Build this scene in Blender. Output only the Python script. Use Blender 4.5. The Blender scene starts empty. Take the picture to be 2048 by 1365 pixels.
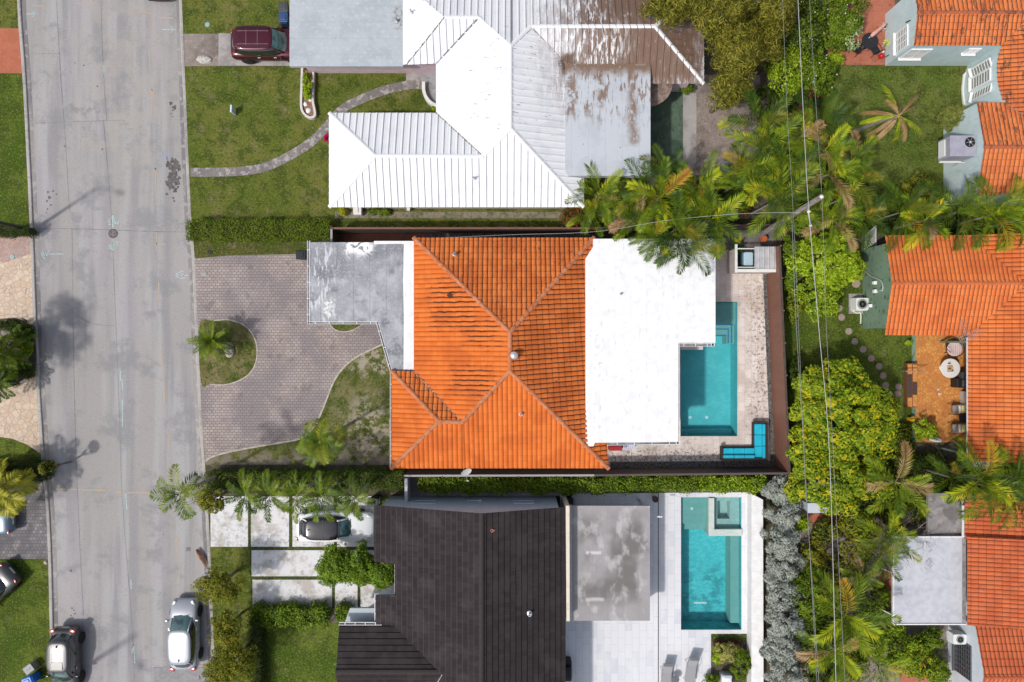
import bpy, bmesh, math, random
import numpy as np
from mathutils import Vector, Matrix, noise as mnoise
# ---------------------------------------------------------------- camera, sky, sun, exposure
sc = bpy.context.scene
COL = sc.collection
H, F, CX, CY = 44.5, 1366.0, 1024.0, 682.5      # flying height (m), focal length and centre in photo pixels
cam_d = bpy.data.cameras.new('camera'); cam = bpy.data.objects.new('camera', cam_d); COL.objects.link(cam)
cam.location = (0, 0, H); cam.rotation_euler = (0, 0, 0)
cam_d.sensor_width = 36.0; cam_d.lens = F / 2048 * 36.0; cam_d.clip_end = 2000; cam_d.clip_start = 0.5
sc.camera = cam
SUNV = Vector((-0.60, -0.38, 1.0)).normalized()   # towards the sun
w = bpy.data.worlds.new('World'); sc.world = w; w.use_nodes = True
nt = w.node_tree; bg = nt.nodes['Background']; sky = nt.nodes.new('ShaderNodeTexSky')
sky.sky_type = 'NISHITA'; sky.sun_disc = False
sky.sun_elevation = math.asin(SUNV.z); sky.sun_rotation = math.atan2(SUNV.x, SUNV.y)
sky.air_density = 1.0; sky.dust_density = 2.5; sky.ozone_density = 1.0
bw = nt.nodes.new('ShaderNodeRGBToBW'); hs = nt.nodes.new('ShaderNodeMix'); hs.data_type = 'RGBA'; hs.inputs[0].default_value = 0.5; nt.links.new(sky.outputs[0], bw.inputs[0]); nt.links.new(sky.outputs[0], hs.inputs[6]); nt.links.new(bw.outputs[0], hs.inputs[7]); nt.links.new(hs.outputs[2], bg.inputs[0]); bg.inputs[1].default_value = 0.20
sd = bpy.data.lights.new('sun', 'SUN'); sd.energy = 3.15; sd.angle = math.radians(2.6); sd.color = (1.0, 0.955, 0.90)
so = bpy.data.objects.new('sun', sd); COL.objects.link(so); so.rotation_euler = SUNV.to_track_quat('Z', 'Y').to_euler(); so.location = SUNV * 60
sc.view_settings.view_transform = 'Standard'; sc.view_settings.look = 'None'
sc.view_settings.exposure = -0.27; sc.view_settings.gamma = 1.0; sc.view_settings.use_curve_mapping = False
sc.render.engine = 'CYCLES'
sc.cycles.max_bounces = 6; sc.cycles.transparent_max_bounces = 12; sc.cycles.caustics_reflective = False
R = math.radians
rnd = random.Random(7)

# ---------------------------------------------------------------- placing helpers
def P(px, py, h=0.0):
    """real-world point of height h seen at photo pixel (px, py)"""
    s = (H - h) / F
    return Vector(((px - CX) * s, -(py - CY) * s, h))
def link(o, parent=None):
    COL.objects.link(o)
    if parent is not None: o.parent = parent
    return o
def tag(o, label=None, cat=None, group=None, kind=None):
    if label: o['label'] = label
    if cat: o['category'] = cat
    if group: o['group'] = group
    if kind: o['kind'] = kind
    return o
def empty(name, loc, rz=0.0, label=None, cat=None, group=None, s=1.0):
    o = bpy.data.objects.new(name, None); o.location = loc; o.rotation_euler = (0, 0, rz); o.scale = (s, s, s)
    o.empty_display_size = 0.3
    link(o); tag(o, label, cat, group); return o
def copy_tree(o, loc=None, rz=None, s=None, label=None, group=None, parent=None):
    c = o.copy(); COL.objects.link(c)
    if parent is not None: c.parent = parent
    if loc is not None: c.location = loc
    if rz is not None: c.rotation_euler = (0, 0, rz)
    if s is not None: c.scale = (s, s, s) if not hasattr(s, '__len__') else s
    if label: c['label'] = label
    if group: c['group'] = group
    for ch in list(o.children): copy_tree(ch, parent=c)
    return c
def catmull(pts, n=6, closed=False):
    pts = [Vector(p) for p in pts]; out = []; N = len(pts)
    rng = range(N if closed else N - 1)
    for i in rng:
        if closed: p0, p1, p2, p3 = pts[i - 1], pts[i], pts[(i + 1) % N], pts[(i + 2) % N]
        else: p0, p1, p2, p3 = pts[max(i - 1, 0)], pts[i], pts[i + 1], pts[min(i + 2, N - 1)]
        for k in range(n):
            t = k / n
            out.append(0.5 * ((2 * p1) + (p2 - p0) * t + (2 * p0 - 5 * p1 + 4 * p2 - p3) * t * t + (3 * p1 - p0 - 3 * p2 + p3) * t ** 3))
    if not closed: out.append(pts[-1])
    return out

# ---------------------------------------------------------------- mesh builder
SPLIT = {'pillar', 'door_gap', 'canopy_post', 'carport_post', 'valley_flashing', 'window', 'wiper', 'roof_seam', 'roof_bar', 'side_rail', 'porch_post'}
class MB:
    def __init__(s): s.v = []; s.f = []; s.m = []; s.mi = 0
    def add(s, verts, faces):
        b = len(s.v); s.v += [tuple(v) for v in verts]
        for f in faces: s.f.append([b + i for i in f]); s.m.append(s.mi)
    def box(s, c, d, rz=0.0, taper=1.0, rot=None):
        x, y, z = d[0] / 2, d[1] / 2, d[2] / 2
        vs = [Vector((sx * x * (taper if sz > 0 else 1), sy * y * (taper if sz > 0 else 1), sz * z)) for sz in (-1, 1) for sx, sy in ((-1, -1), (1, -1), (1, 1), (-1, 1))]
        M = rot if rot is not None else Matrix.Rotation(rz, 3, 'Z')
        s.add([M @ v + Vector(c) for v in vs], [(3, 2, 1, 0), (4, 5, 6, 7), (0, 1, 5, 4), (1, 2, 6, 5), (2, 3, 7, 6), (3, 0, 4, 7)]); return s
    def rbox(s, c, d, r, rz=0.0, n=3, top=0.6):
        """box with rounded plan corners and a softened top edge"""
        x, y = d[0] / 2, d[1] / 2; pl = []
        for cx, cy, a0 in ((x - r, y - r, 0), (-x + r, y - r, 90), (-x + r, -y + r, 180), (x - r, -y + r, 270)):
            for k in range(n + 1):
                a = R(a0 + 90 * k / n); pl.append((cx + r * math.cos(a), cy + r * math.sin(a), cx, cy))
        N = len(pl); M = Matrix.Rotation(rz, 3, 'Z'); z0, z1 = -d[2] / 2, d[2] / 2; rt = r * top
        rings = [(z0, 1.0), (z1 - rt, 1.0), (z1 - rt * .3, 1 - .3 * top), (z1, 1 - top)]
        vs = []
        for z, k in rings:
            for (a, b, cx, cy) in pl: vs.append(M @ Vector((cx + (a - cx) * k, cy + (b - cy) * k, z)) + Vector(c))
        fs = [tuple(range(N - 1, -1, -1)), tuple(range(3 * N, 4 * N))]
        for q in range(3):
            for i in range(N): j = (i + 1) % N; fs.append((q * N + i, q * N + j, (q + 1) * N + j, (q + 1) * N + i))
        s.add(vs, fs); return s
    def prism(s, poly, z0, z1):
        """vertical extrusion of a plan polygon (list of xy) between z0 and z1 (numbers or per-vertex lists)"""
        pts = [Vector((p[0], p[1])) for p in poly]; n = len(pts)
        ar = sum(pts[i].x * pts[(i + 1) % n].y - pts[(i + 1) % n].x * pts[i].y for i in range(n))
        a = z0 if hasattr(z0, '__len__') else [z0] * n; b = z1 if hasattr(z1, '__len__') else [z1] * n
        if ar < 0: pts = pts[::-1]; a = list(a)[::-1]; b = list(b)[::-1]
        vs = [(p.x, p.y, a[i]) for i, p in enumerate(pts)] + [(p.x, p.y, b[i]) for i, p in enumerate(pts)]
        fs = [tuple(range(n - 1, -1, -1)), tuple(range(n, 2 * n))] + [(i, (i + 1) % n, n + (i + 1) % n, n + i) for i in range(n)]
        s.add(vs, fs); return s
    def tube(s, pts, r, n=8, cap=True, flat=1.0):
        pts = [Vector(p) for p in pts]; m = len(pts); rr = r if hasattr(r, '__len__') else [r] * m; vs = []
        prev = None
        for i, p in enumerate(pts):
            t = (pts[min(i + 1, m - 1)] - pts[max(i - 1, 0)])
            t = t.normalized() if t.length > 1e-9 else Vector((0, 0, 1))
            if prev is None: a = t.orthogonal().normalized()
            else: a = (prev - t * prev.dot(t)); a = a.normalized() if a.length > 1e-6 else t.orthogonal().normalized()
            prev = a; b = t.cross(a)
            for k in range(n):
                an = 2 * math.pi * k / n; vs.append(p + (a * math.cos(an) + b * math.sin(an) * flat) * rr[i])
        fs = [(i * n + k, i * n + (k + 1) % n, (i + 1) * n + (k + 1) % n, (i + 1) * n + k) for i in range(m - 1) for k in range(n)]
        if cap: fs += [tuple(range(n - 1, -1, -1)), tuple(range((m - 1) * n, m * n))]
        s.add(vs, fs); return s
    def lathe(s, prof, c=(0, 0, 0), n=20, ax='z', rz=0.0):
        vs = []
        for (r, z) in prof:
            for k in range(n):
                a = 2 * math.pi * k / n
                p = Vector((r * math.cos(a), r * math.sin(a), z))
                if ax == 'y': p = Vector((p.x, p.z, p.y))
                if ax == 'x': p = Vector((p.z, p.x, p.y))
                if rz: p = Matrix.Rotation(rz, 3, 'Z') @ p
                vs.append(p + Vector(c))
        m = len(prof)
        fs = [(i * n + k, i * n + (k + 1) % n, (i + 1) * n + (k + 1) % n, (i + 1) * n + k) for i in range(m - 1) for k in range(n)]
        fs += [tuple(range(n - 1, -1, -1)), tuple(range((m - 1) * n, m * n))]
        if ax == 'y': fs = [f[::-1] for f in fs]
        s.add(vs, fs); return s
    def build(s, name, mats, parent=None, smooth=False, world=False, subsurf=0, bevel=0.0):
        if name in SPLIT:
            par = list(range(len(s.v)))
            def fd(i):
                while par[i] != i: par[i] = par[par[i]]; i = par[i]
                return i
            for f in s.f:
                for j in f[1:]: par[fd(f[0])] = fd(j)
            grp = {}
            for k, f in enumerate(s.f): grp.setdefault(fd(f[0]), []).append(k)
            if len(grp) > 1:
                for ks in grp.values():
                    q = MB(); mp = {}
                    for k in ks:
                        for j in s.f[k]:
                            if j not in mp: mp[j] = len(q.v); q.v.append(s.v[j])
                        q.f.append([mp[j] for j in s.f[k]]); q.m.append(s.m[k])
                    SPLIT.discard(name); o = q.build(name, mats, parent, smooth, world, subsurf, bevel); SPLIT.add(name)
                return o
        if not isinstance(mats, (list, tuple)): mats = [mats]
        me = bpy.data.meshes.new(name)
        off = Vector((0, 0, 0))
        if world and parent is not None: off = parent_world(parent)
        me.from_pydata([(v[0] - off.x, v[1] - off.y, v[2] - off.z) for v in s.v], [], s.f)
        for m in mats: me.materials.append(m)
        me.polygons.foreach_set('material_index', s.m)
        if smooth: me.polygons.foreach_set('use_smooth', [True] * len(s.f))
        me.update()
        o = bpy.data.objects.new(name, me); link(o, parent)
        if bevel:
            b = o.modifiers.new('bevel', 'BEVEL'); b.width = bevel; b.segments = 2; b.limit_method = 'ANGLE'; b.angle_limit = R(40)
        if subsurf:
            b = o.modifiers.new('subdiv', 'SUBSURF'); b.levels = subsurf; b.render_levels = subsurf
        return o
def parent_world(p):
    v = Vector((0, 0, 0))
    while p is not None: v += Vector(p.location); p = p.parent
    return v
def one(mb, name, mats, label, cat, group=None, loc=None, **k):
    """a thing that is a single mesh; geometry in world space, origin moved to loc"""
    o = mb.build(name, mats, **k)
    if loc is not None:
        L = Vector(loc); n = len(o.data.vertices); a = np.empty(n * 3, 'f'); o.data.vertices.foreach_get('co', a)
        a = a.reshape(-1, 3) - np.array(L, 'f'); o.data.vertices.foreach_set('co', a.ravel()); o.data.update(); o.location = L
    return tag(o, label, cat, group)
def fill_poly(outer, holes=(), z=0.0):
    bm = bmesh.new(); es = []
    for lp in [outer] + list(holes):
        vs = [bm.verts.new((p[0], p[1], z)) for p in lp]
        for i in range(len(vs)): es.append(bm.edges.new((vs[i], vs[(i + 1) % len(vs)])))
    bmesh.ops.triangle_fill(bm, use_beauty=True, use_dissolve=False, edges=es)
    for f in bm.faces:
        f.normal_update()
        if f.normal.z < 0: f.normal_flip()
    bm.verts.index_update()
    V = [tuple(v.co) for v in bm.verts]; Fc = [[v.index for v in f.verts] for f in bm.faces]; bm.free(); return V, Fc
def sheet(name, px, z, m, kind='structure', thick=0.0, smooth=0, holes=(), group=None):
    """a ground sheet given by its outline in the photograph, lying at height z"""
    pts = [P(a, b, z) for a, b in px]
    if smooth: pts = catmull(pts, smooth, True)
    hs = [[P(a, b, z) for a, b in h] for h in holes]
    mb = MB(); V, Fc = fill_poly(pts, hs, z); mb.add(V, Fc)
    if thick:
        for lp in [pts] + hs:
            n = len(lp)
            mb.add([(p.x, p.y, z) for p in lp] + [(p.x, p.y, z - thick) for p in lp], [(i, (i + 1) % n, n + (i + 1) % n, n + i) for i in range(n)])
    o = mb.build(name, m); o['kind'] = kind
    return o
def disp(pts, h=0.0): return [P(a, b, h) for a, b in pts]

# ---------------------------------------------------------------- materials
MATS = {}
def surf(name, base, layers=(), rough=0.8, bump=None, metal=0.0, spec=0.4, coat=0.0, transl=0.0, emis=None, alpha=None):
    """procedural material: base colour, then layers (colour, amount, kind, params)"""
    if name in MATS: return MATS[name]
    m = bpy.data.materials.new(name); m.use_nodes = True; t = m.node_tree; N = t.nodes; L = t.links
    bs = N['Principled BSDF']; geo = N.new('ShaderNodeNewGeometry'); tc = N.new('ShaderNodeTexCoord')
    def math_(op, a, b=None, c=None, clamp=False):
        n = N.new('ShaderNodeMath'); n.operation = op; n.use_clamp = clamp
        for i, x in enumerate((a, b, c)):
            if x is None: continue
            if isinstance(x, (int, float)): n.inputs[i].default_value = x
            else: L.new(x, n.inputs[i])
        return n.outputs[0]
    def mrange(x, lo, hi, a=0.0, b=1.0):
        n = N.new('ShaderNodeMapRange'); n.interpolation_type = 'SMOOTHSTEP'; L.new(x, n.inputs[0])
        for i, q in enumerate((lo, hi, a, b)): n.inputs[i + 1].default_value = q
        return n.outputs[0]
    def coord(p):
        src = {'obj': tc.outputs['Object'], 'uv': tc.outputs['UV']}.get(p.get('co', 'pos'), geo.outputs['Position'])
        if 'st' in p or 'rz' in p:
            mp = N.new('ShaderNodeMapping'); L.new(src, mp.inputs[0])
            mp.inputs['Scale'].default_value = p.get('st', (1, 1, 1)); mp.inputs['Rotation'].default_value = (0, 0, p.get('rz', 0)); src = mp.outputs[0]
        return src
    def noise(p, src=None):
        n = N.new('ShaderNodeTexNoise'); n.inputs['Scale'].default_value = p.get('s', 1.0); n.inputs['Detail'].default_value = p.get('d', 3.0)
        n.inputs['Roughness'].default_value = p.get('r', 0.55); n.inputs['Distortion'].default_value = p.get('dist', 0.0)
        L.new(src if src is not None else coord(p), n.inputs['Vector']); return n.outputs['Fac']
    def fac(kind, p):
        if kind == 'all': return None
        if kind == 'noise': return mrange(noise(p), p.get('lo', .4), p.get('hi', .6))
        if kind == 'island': return mrange(geo.outputs['Random Per Island'], p.get('lo', 0), p.get('hi', 1))
        if kind == 'cell':
            src = coord({'co': 'uv'}); fl = N.new('ShaderNodeVectorMath'); fl.operation = 'FLOOR'; L.new(src, fl.inputs[0])
            wn = N.new('ShaderNodeTexWhiteNoise'); wn.noise_dimensions = '2D'; L.new(fl.outputs[0], wn.inputs['Vector'])
            return mrange(wn.outputs['Value'], p.get('lo', 0), p.get('hi', 1))
        if kind in ('ulines', 'vlines', 'xlines', 'ylines', 'zlines'):
            src = coord({'co': 'uv'} if kind[0] in 'uv' else p); sp = N.new('ShaderNodeSeparateXYZ'); L.new(src, sp.inputs[0])
            x = sp.outputs[{'u': 0, 'v': 1, 'x': 0, 'y': 1, 'z': 2}[kind[0]]]
            if p.get('wob'): x = math_('ADD', x, math_('MULTIPLY', math_('SUBTRACT', noise({'s': p.get('ws', 1.5), 'd': 2}), .5), p['wob']))
            fr = math_('FRACT', math_('ADD', math_('DIVIDE', x, p.get('p', 1.0)), p.get('o', 0.0)))
            d = math_('ABSOLUTE', math_('SUBTRACT', fr, .5))
            return mrange(d, p.get('w', .03), p.get('w', .03) * .5)
        if kind in ('brick', 'brickcol'):
            b = N.new('ShaderNodeTexBrick'); L.new(coord(p), b.inputs['Vector']); b.inputs['Scale'].default_value = 1.0
            b.inputs['Brick Width'].default_value = p.get('bw', .2); b.inputs['Row Height'].default_value = p.get('bh', .1)
            b.inputs['Mortar Size'].default_value = p.get('mo', .006); b.inputs['Mortar Smooth'].default_value = .3
            b.offset = p.get('off', .5); b.offset_frequency = 2
            b.inputs['Color1'].default_value = (0, 0, 0, 1); b.inputs['Color2'].default_value = (1, 1, 1, 1); b.inputs['Mortar'].default_value = (0, 0, 0, 1)
            if kind == 'brick': return b.outputs['Fac']
            s_ = N.new('ShaderNodeSeparateColor'); L.new(b.outputs['Color'], s_.inputs[0]); return mrange(s_.outputs[0], p.get('lo', 0), p.get('hi', 1))
        if kind in ('vor', 'vorcol'):
            v = N.new('ShaderNodeTexVoronoi'); v.feature = 'DISTANCE_TO_EDGE' if kind == 'vor' else 'F1'
            v.inputs['Scale'].default_value = p.get('s', 2.0); L.new(coord(p), v.inputs['Vector'])
            if kind == 'vor': return mrange(v.outputs['Distance'], p.get('w', .04), p.get('w', .04) * .4)
            s_ = N.new('ShaderNodeSeparateColor'); L.new(v.outputs['Color'], s_.inputs[0]); return mrange(s_.outputs[0], p.get('lo', 0), p.get('hi', 1))
        if kind == 'spots':
            v = N.new('ShaderNodeTexVoronoi'); v.inputs['Scale'].default_value = p.get('s', 3.0); L.new(coord(p), v.inputs['Vector'])
            return mrange(v.outputs['Distance'], p.get('w', .2), p.get('w', .2) * .6)
    def mask(box, z=0.0, soft=.5, wob=.6, ws=1.2):
        x0, y0, x1, y1 = box; a = P(x0, y1, z); b = P(x1, y0, z)
        sp = N.new('ShaderNodeSeparateXYZ'); L.new(geo.outputs['Position'], sp.inputs[0])
        x, y = sp.outputs[0], sp.outputs[1]
        if wob:
            x = math_('ADD', x, math_('MULTIPLY', math_('SUBTRACT', noise({'s': ws, 'd': 4}), .5), wob * 4))
            y = math_('ADD', y, math_('MULTIPLY', math_('SUBTRACT', noise({'s': ws * 1.13, 'd': 4, 'st': (1, 1.1, 1)}), .5), wob * 4))
        f = mrange(x, a.x - soft, a.x + soft)
        f = math_('MULTIPLY', f, mrange(x, b.x + soft, b.x - soft)); f = math_('MULTIPLY', f, mrange(y, a.y - soft, a.y + soft))
        return math_('MULTIPLY', f, mrange(y, b.y + soft, b.y - soft))
    cur = None
    for ly in layers:
        c, amt, kind = ly[0], ly[1], ly[2]; p = ly[3] if len(ly) > 3 else {}
        f = fac(kind, p)
        f = math_('MULTIPLY', f, amt) if f is not None else amt
        if 'box' in p: f = math_('MULTIPLY', f, mask(p['box'], p.get('z', 0), p.get('soft', .5), p.get('bw_', .6), p.get('bs', 1.2)))
        mx = N.new('ShaderNodeMix'); mx.data_type = 'RGBA'; mx.blend_type = p.get('blend', 'MIX')
        if isinstance(f, (int, float)): mx.inputs[0].default_value = f
        else: L.new(f, mx.inputs[0])
        if cur is None: mx.inputs[6].default_value = (*base, 1)
        else: L.new(cur, mx.inputs[6])
        mx.inputs[7].default_value = (*c, 1); cur = mx.outputs[2]
    if cur is None: bs.inputs['Base Color'].default_value = (*base, 1)
    else: L.new(cur, bs.inputs['Base Color'])
    bs.inputs['Roughness'].default_value = rough; bs.inputs['Metallic'].default_value = metal
    bs.inputs['Specular IOR Level'].default_value = spec; bs.inputs['Coat Weight'].default_value = coat; bs.inputs['Coat Roughness'].default_value = .08
    if bump:
        bn = N.new('ShaderNodeBump'); bn.inputs['Strength'].default_value = bump[1]; bn.inputs['Distance'].default_value = bump[2] if len(bump) > 2 else .03
        L.new(noise({'s': bump[0], 'd': 4, 'st': bump[3] if len(bump) > 3 else (1, 1, 1)}), bn.inputs['Height']); L.new(bn.outputs[0], bs.inputs['Normal'])
    if transl:
        tr = N.new('ShaderNodeBsdfTranslucent'); ms = N.new('ShaderNodeMixShader'); ms.inputs[0].default_value = transl
        if cur is not None: L.new(cur, tr.inputs[0])
        else: tr.inputs[0].default_value = (*base, 1)
        L.new(bs.outputs[0], ms.inputs[1]); L.new(tr.outputs[0], ms.inputs[2]); L.new(ms.outputs[0], N['Material Output'].inputs[0])
    MATS[name] = m; return m
def leafmat(name, a, b, c=None, camt=.3, clo=.75, dark=None, rough=.58, transl=.09, patch=1.2):
    """leaf colours: a to b from leaf to leaf, c on some leaves, slow drift over the plant"""
    ly = [(b, 1.0, 'island', {'lo': 0, 'hi': 1}), (b, .5, 'noise', {'s': patch, 'd': 2, 'lo': .42, 'hi': .65})]
    if c: ly += [(c, camt * .45, 'island', {'lo': clo, 'hi': clo + .06}), (c, camt, 'noise', {'s': patch * 1.6, 'd': 2, 'lo': .55, 'hi': .63})]
    return surf(name, a, ly, rough=rough, spec=.14, transl=transl)
def frondmat(name, a, b, tip=None):
    """palm leaf colours that stay even along one frond and drift from frond to frond"""
    ly = [(b, .35, 'island', {'lo': 0, 'hi': 1}), (b, .9, 'noise', {'s': 1.1, 'd': 1, 'lo': .40, 'hi': .60})]
    if tip: ly += [(tip, .85, 'noise', {'s': 1.5, 'd': 1, 'lo': .60, 'hi': .68})]
    return surf(name, a, ly, rough=.5, spec=.2, transl=.08)
def glassmat(name, col=(.02, .03, .035), rough=.05):
    return surf(name, col, rough=rough, spec=1.0, coat=.6)
WHITE = surf('white_paint', (.8, .8, .8), [((.62, .62, .60), .35, 'noise', {'s': 2.5, 'lo': .5, 'hi': .7})], rough=.5)
OFFW = surf('off_white', (.72, .71, .68), [((.5, .48, .44), .4, 'noise', {'s': 3, 'lo': .5, 'hi': .7})], rough=.7)
GREYM = surf('grey_metal', (.42, .42, .43), [((.3, .3, .3), .5, 'noise', {'s': 5, 'lo': .45, 'hi': .65})], rough=.45, metal=.4)
BLACK = surf('black_plastic', (.015, .015, .017), rough=.5)
DARK = surf('dark_grey', (.05, .05, .055), rough=.6)
RUBBER = surf('rubber', (.018, .018, .018), rough=.85)
ALLOY = surf('alloy', (.5, .5, .52), rough=.3, metal=.8)
GLASS = glassmat('dark_glass')
WOODG = surf('weathered_wood', (.28, .25, .22), [((.14, .12, .10), .7, 'noise', {'s': 9, 'st': (1, 1, .1), 'lo': .4, 'hi': .6})], rough=.85)
TRUNK = surf('bark', (.20, .17, .13), [((.10, .085, .065), .8, 'noise', {'s': 12, 'lo': .4, 'hi': .6})], rough=.9, bump=(20, .6))
TRUNKG = surf('palm_trunk', (.30, .28, .25), [((.15, .13, .11), .8, 'zlines', {'p': .12, 'w': .12, 'wob': .04}), ((.2, .2, .17), .5, 'noise', {'s': 6})], rough=.9)
STUCCO_B = surf('pale_blue_stucco', (.55, .66, .68), [((.46, .57, .60), .6, 'noise', {'s': 1.3, 'lo': .4, 'hi': .65}), ((.36, .44, .45), .35, 'noise', {'s': 6, 'st': (1, 1, .25), 'lo': .55, 'hi': .7})], rough=.85, bump=(30, .25))
# ================================================================= ground, road, pavements
LG1, LG2 = (.095, .130, .018), (.155, .160, .036)
def lawnmat(name, a=LG1, b=LG2, dry=(.23, .19, .10), da=.7, dlo=.52, extra=()):
    return surf(name, a, [(b, .9, 'noise', {'s': .35, 'd': 4, 'lo': .38, 'hi': .62}), ((.055, .082, .013), .85, 'noise', {'s': 1.1, 'd': 5, 'lo': .47, 'hi': .60}),
        (dry, da, 'noise', {'s': .9, 'd': 6, 'r': .7, 'lo': dlo, 'hi': dlo + .16}), ((.04, .055, .010), .8, 'noise', {'s': 6, 'd': 4, 'r': .8, 'lo': .50, 'hi': .62}),
        ((.27, .28, .07), .6, 'noise', {'s': 8.5, 'd': 3, 'r': .8, 'lo': .53, 'hi': .64}), ((.34, .30, .17), .5, 'noise', {'s': 3.5, 'd': 5, 'r': .75, 'lo': .60, 'hi': .70})] + list(extra), rough=.95, spec=.1, bump=(38, .9, .05))
LAWN = lawnmat('lawn_grass')
LAWNG = lawnmat('lawn_green', (.055, .100, .009), (.120, .160, .024), da=.5, dlo=.56)
LAWND = lawnmat('lawn_dry', (.10, .11, .034), (.17, .145, .06), da=.9, dlo=.46)
LAWNP = lawnmat('lawn_patchy', (.11, .13, .034), (.16, .15, .06), extra=[((.42, .36, .29), .9, 'noise', {'s': 1.4, 'd': 7, 'r': .75, 'lo': .47, 'hi': .55, 'box': (690, 800, 790, 960), 'soft': 1.4}),
    ((.40, .35, .28), .9, 'noise', {'s': 1.8, 'd': 7, 'r': .75, 'lo': .46, 'hi': .56, 'box': (700, 690, 790, 745)}), ((.24, .2, .16), .9, 'noise', {'s': 1.2, 'd': 6, 'lo': .42, 'hi': .55, 'box': (400, 905, 790, 945)})])
SOIL = surf('soil', (.12, .095, .07), [((.05, .055, .02), .8, 'noise', {'s': .8, 'd': 5, 'lo': .45, 'hi': .6}), ((.2, .17, .14), .6, 'noise', {'s': 5, 'd': 5, 'lo': .5, 'hi': .65}), ((.03, .03, .02), .7, 'noise', {'s': 14, 'd': 4, 'lo': .5, 'hi': .65})], rough=.95, bump=(20, .8, .05))
EARTH = surf('grey_brown_earth', (.27, .225, .20), [((.16, .13, .11), .8, 'noise', {'s': .7, 'd': 5, 'lo': .42, 'hi': .62}), ((.36, .32, .30), .5, 'noise', {'s': 3, 'd': 6, 'lo': .52, 'hi': .66}), ((.08, .06, .045), .6, 'noise', {'s': 16, 'd': 4, 'lo': .56, 'hi': .66})], rough=.95, bump=(18, .6, .04))
ROAD = surf('road_asphalt', (.322, .303, .290), [
    ((.25, .24, .25), .8, 'noise', {'s': .9, 'd': 5, 'st': (1, .07, 1), 'lo': .44, 'hi': .60}),
    ((.37, .36, .36), .8, 'noise', {'s': .55, 'd': 4, 'st': (1.6, .1, 1), 'lo': .46, 'hi': .62}),
    ((.37, .335, .345), .5, 'noise', {'s': .3, 'd': 3, 'st': (1, .2, 1), 'lo': .5, 'hi': .62}),
    ((.23, .23, .235), .75, 'noise', {'s': .45, 'd': 6, 'r': .7, 'lo': .50, 'hi': .64}),
    ((.36, .33, .30), .6, 'noise', {'s': .8, 'd': 5, 'box': (150, -20, 330, 330), 'soft': 1.5}),
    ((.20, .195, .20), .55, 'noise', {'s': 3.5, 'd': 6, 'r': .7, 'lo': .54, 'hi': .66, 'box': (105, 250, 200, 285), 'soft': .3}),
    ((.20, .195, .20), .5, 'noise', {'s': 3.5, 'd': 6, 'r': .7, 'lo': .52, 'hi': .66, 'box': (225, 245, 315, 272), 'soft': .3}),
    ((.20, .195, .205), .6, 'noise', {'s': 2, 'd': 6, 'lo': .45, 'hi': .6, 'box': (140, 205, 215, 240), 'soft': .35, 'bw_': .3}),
    ((.22, .215, .22), .5, 'noise', {'s': 4, 'd': 5, 'box': (60, 430, 110, 490), 'soft': .4, 'bw_': .2}),
    ((.18, .18, .18), .5, 'noise', {'s': 9, 'd': 3, 'r': .8, 'lo': .56, 'hi': .68}), ((.48, .47, .46), .4, 'noise', {'s': 11, 'd': 3, 'r': .8, 'lo': .56, 'hi': .68}),
    ((.15, .145, .15), .8, 'spots', {'s': .55, 'w': .035})], rough=.9, bump=(70, .25, .01))
KERB = surf('kerb_concrete', (.40, .375, .35), [((.24, .22, .21), .7, 'noise', {'s': 1.2, 'd': 5, 'st': (1, .25, 1), 'lo': .45, 'hi': .62}), ((.10, .095, .09), .8, 'ylines', {'p': 3.05, 'w': .006, 'wob': .2, 'ws': .1}), ((.5, .46, .42), .5, 'noise', {'s': 4, 'lo': .5, 'hi': .66})], rough=.9, bump=(40, .3))
GUTTER = surf('gutter_pan', (.30, .28, .27), [((.16, .15, .155), .85, 'noise', {'s': .8, 'd': 5, 'st': (1.5, .15, 1), 'lo': .40, 'hi': .58}), ((.42, .39, .36), .6, 'noise', {'s': 3, 'lo': .52, 'hi': .66})], rough=.9)
CONC = surf('concrete_slab', (.36, .335, .32), [((.22, .2, .195), .75, 'noise', {'s': .9, 'd': 6, 'lo': .42, 'hi': .62}), ((.45, .42, .40), .5, 'noise', {'s': 4, 'd': 5, 'lo': .52, 'hi': .66}), ((.15, .14, .135), .5, 'noise', {'s': 22, 'lo': .58, 'hi': .68})], rough=.9, bump=(30, .3))
BRK = {'bw': .27, 'bh': .18, 'mo': .02}
PAVERS = surf('driveway_pavers', (.33, .275, .255), [
    ((.40, .335, .30), .9, 'brickcol', dict(BRK, lo=.35, hi=.9)), ((.215, .19, .20), .7, 'noise', {'s': .28, 'd': 4, 'lo': .42, 'hi': .6}),
    ((.43, .375, .355), .5, 'noise', {'s': .4, 'd': 5, 'st': (1, 1.2, 1), 'lo': .52, 'hi': .66}), ((.17, .14, .14), .6, 'noise', {'s': 1.5, 'd': 6, 'lo': .56, 'hi': .68}),
    ((.12, .10, .10), .75, 'brick', BRK), ((.12, .11, .11), .4, 'noise', {'s': 30, 'lo': .58, 'hi': .68})], rough=.9, bump=(30, .3))
PAVERG = surf('grey_pavers', (.17, .16, .165), [((.27, .25, .25), .9, 'brickcol', {'bw': .22, 'bh': .22, 'mo': .014, 'lo': .5, 'hi': 1}), ((.07, .065, .07), .9, 'brick', {'bw': .22, 'bh': .22, 'mo': .014}), ((.09, .085, .09), .6, 'noise', {'s': .8, 'd': 5, 'lo': .45, 'hi': .62})], rough=.9, bump=(30, .3))
PAVERP = surf('pink_pavers', (.42, .26, .21), [((.52, .38, .33), .9, 'brickcol', {'bw': .16, 'bh': .16, 'mo': .012, 'rz': .785}), ((.25, .17, .15), .7, 'brick', {'bw': .16, 'bh': .16, 'mo': .012, 'rz': .785}), ((.3, .25, .23), .5, 'noise', {'s': 1.2})], rough=.9)
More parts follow.
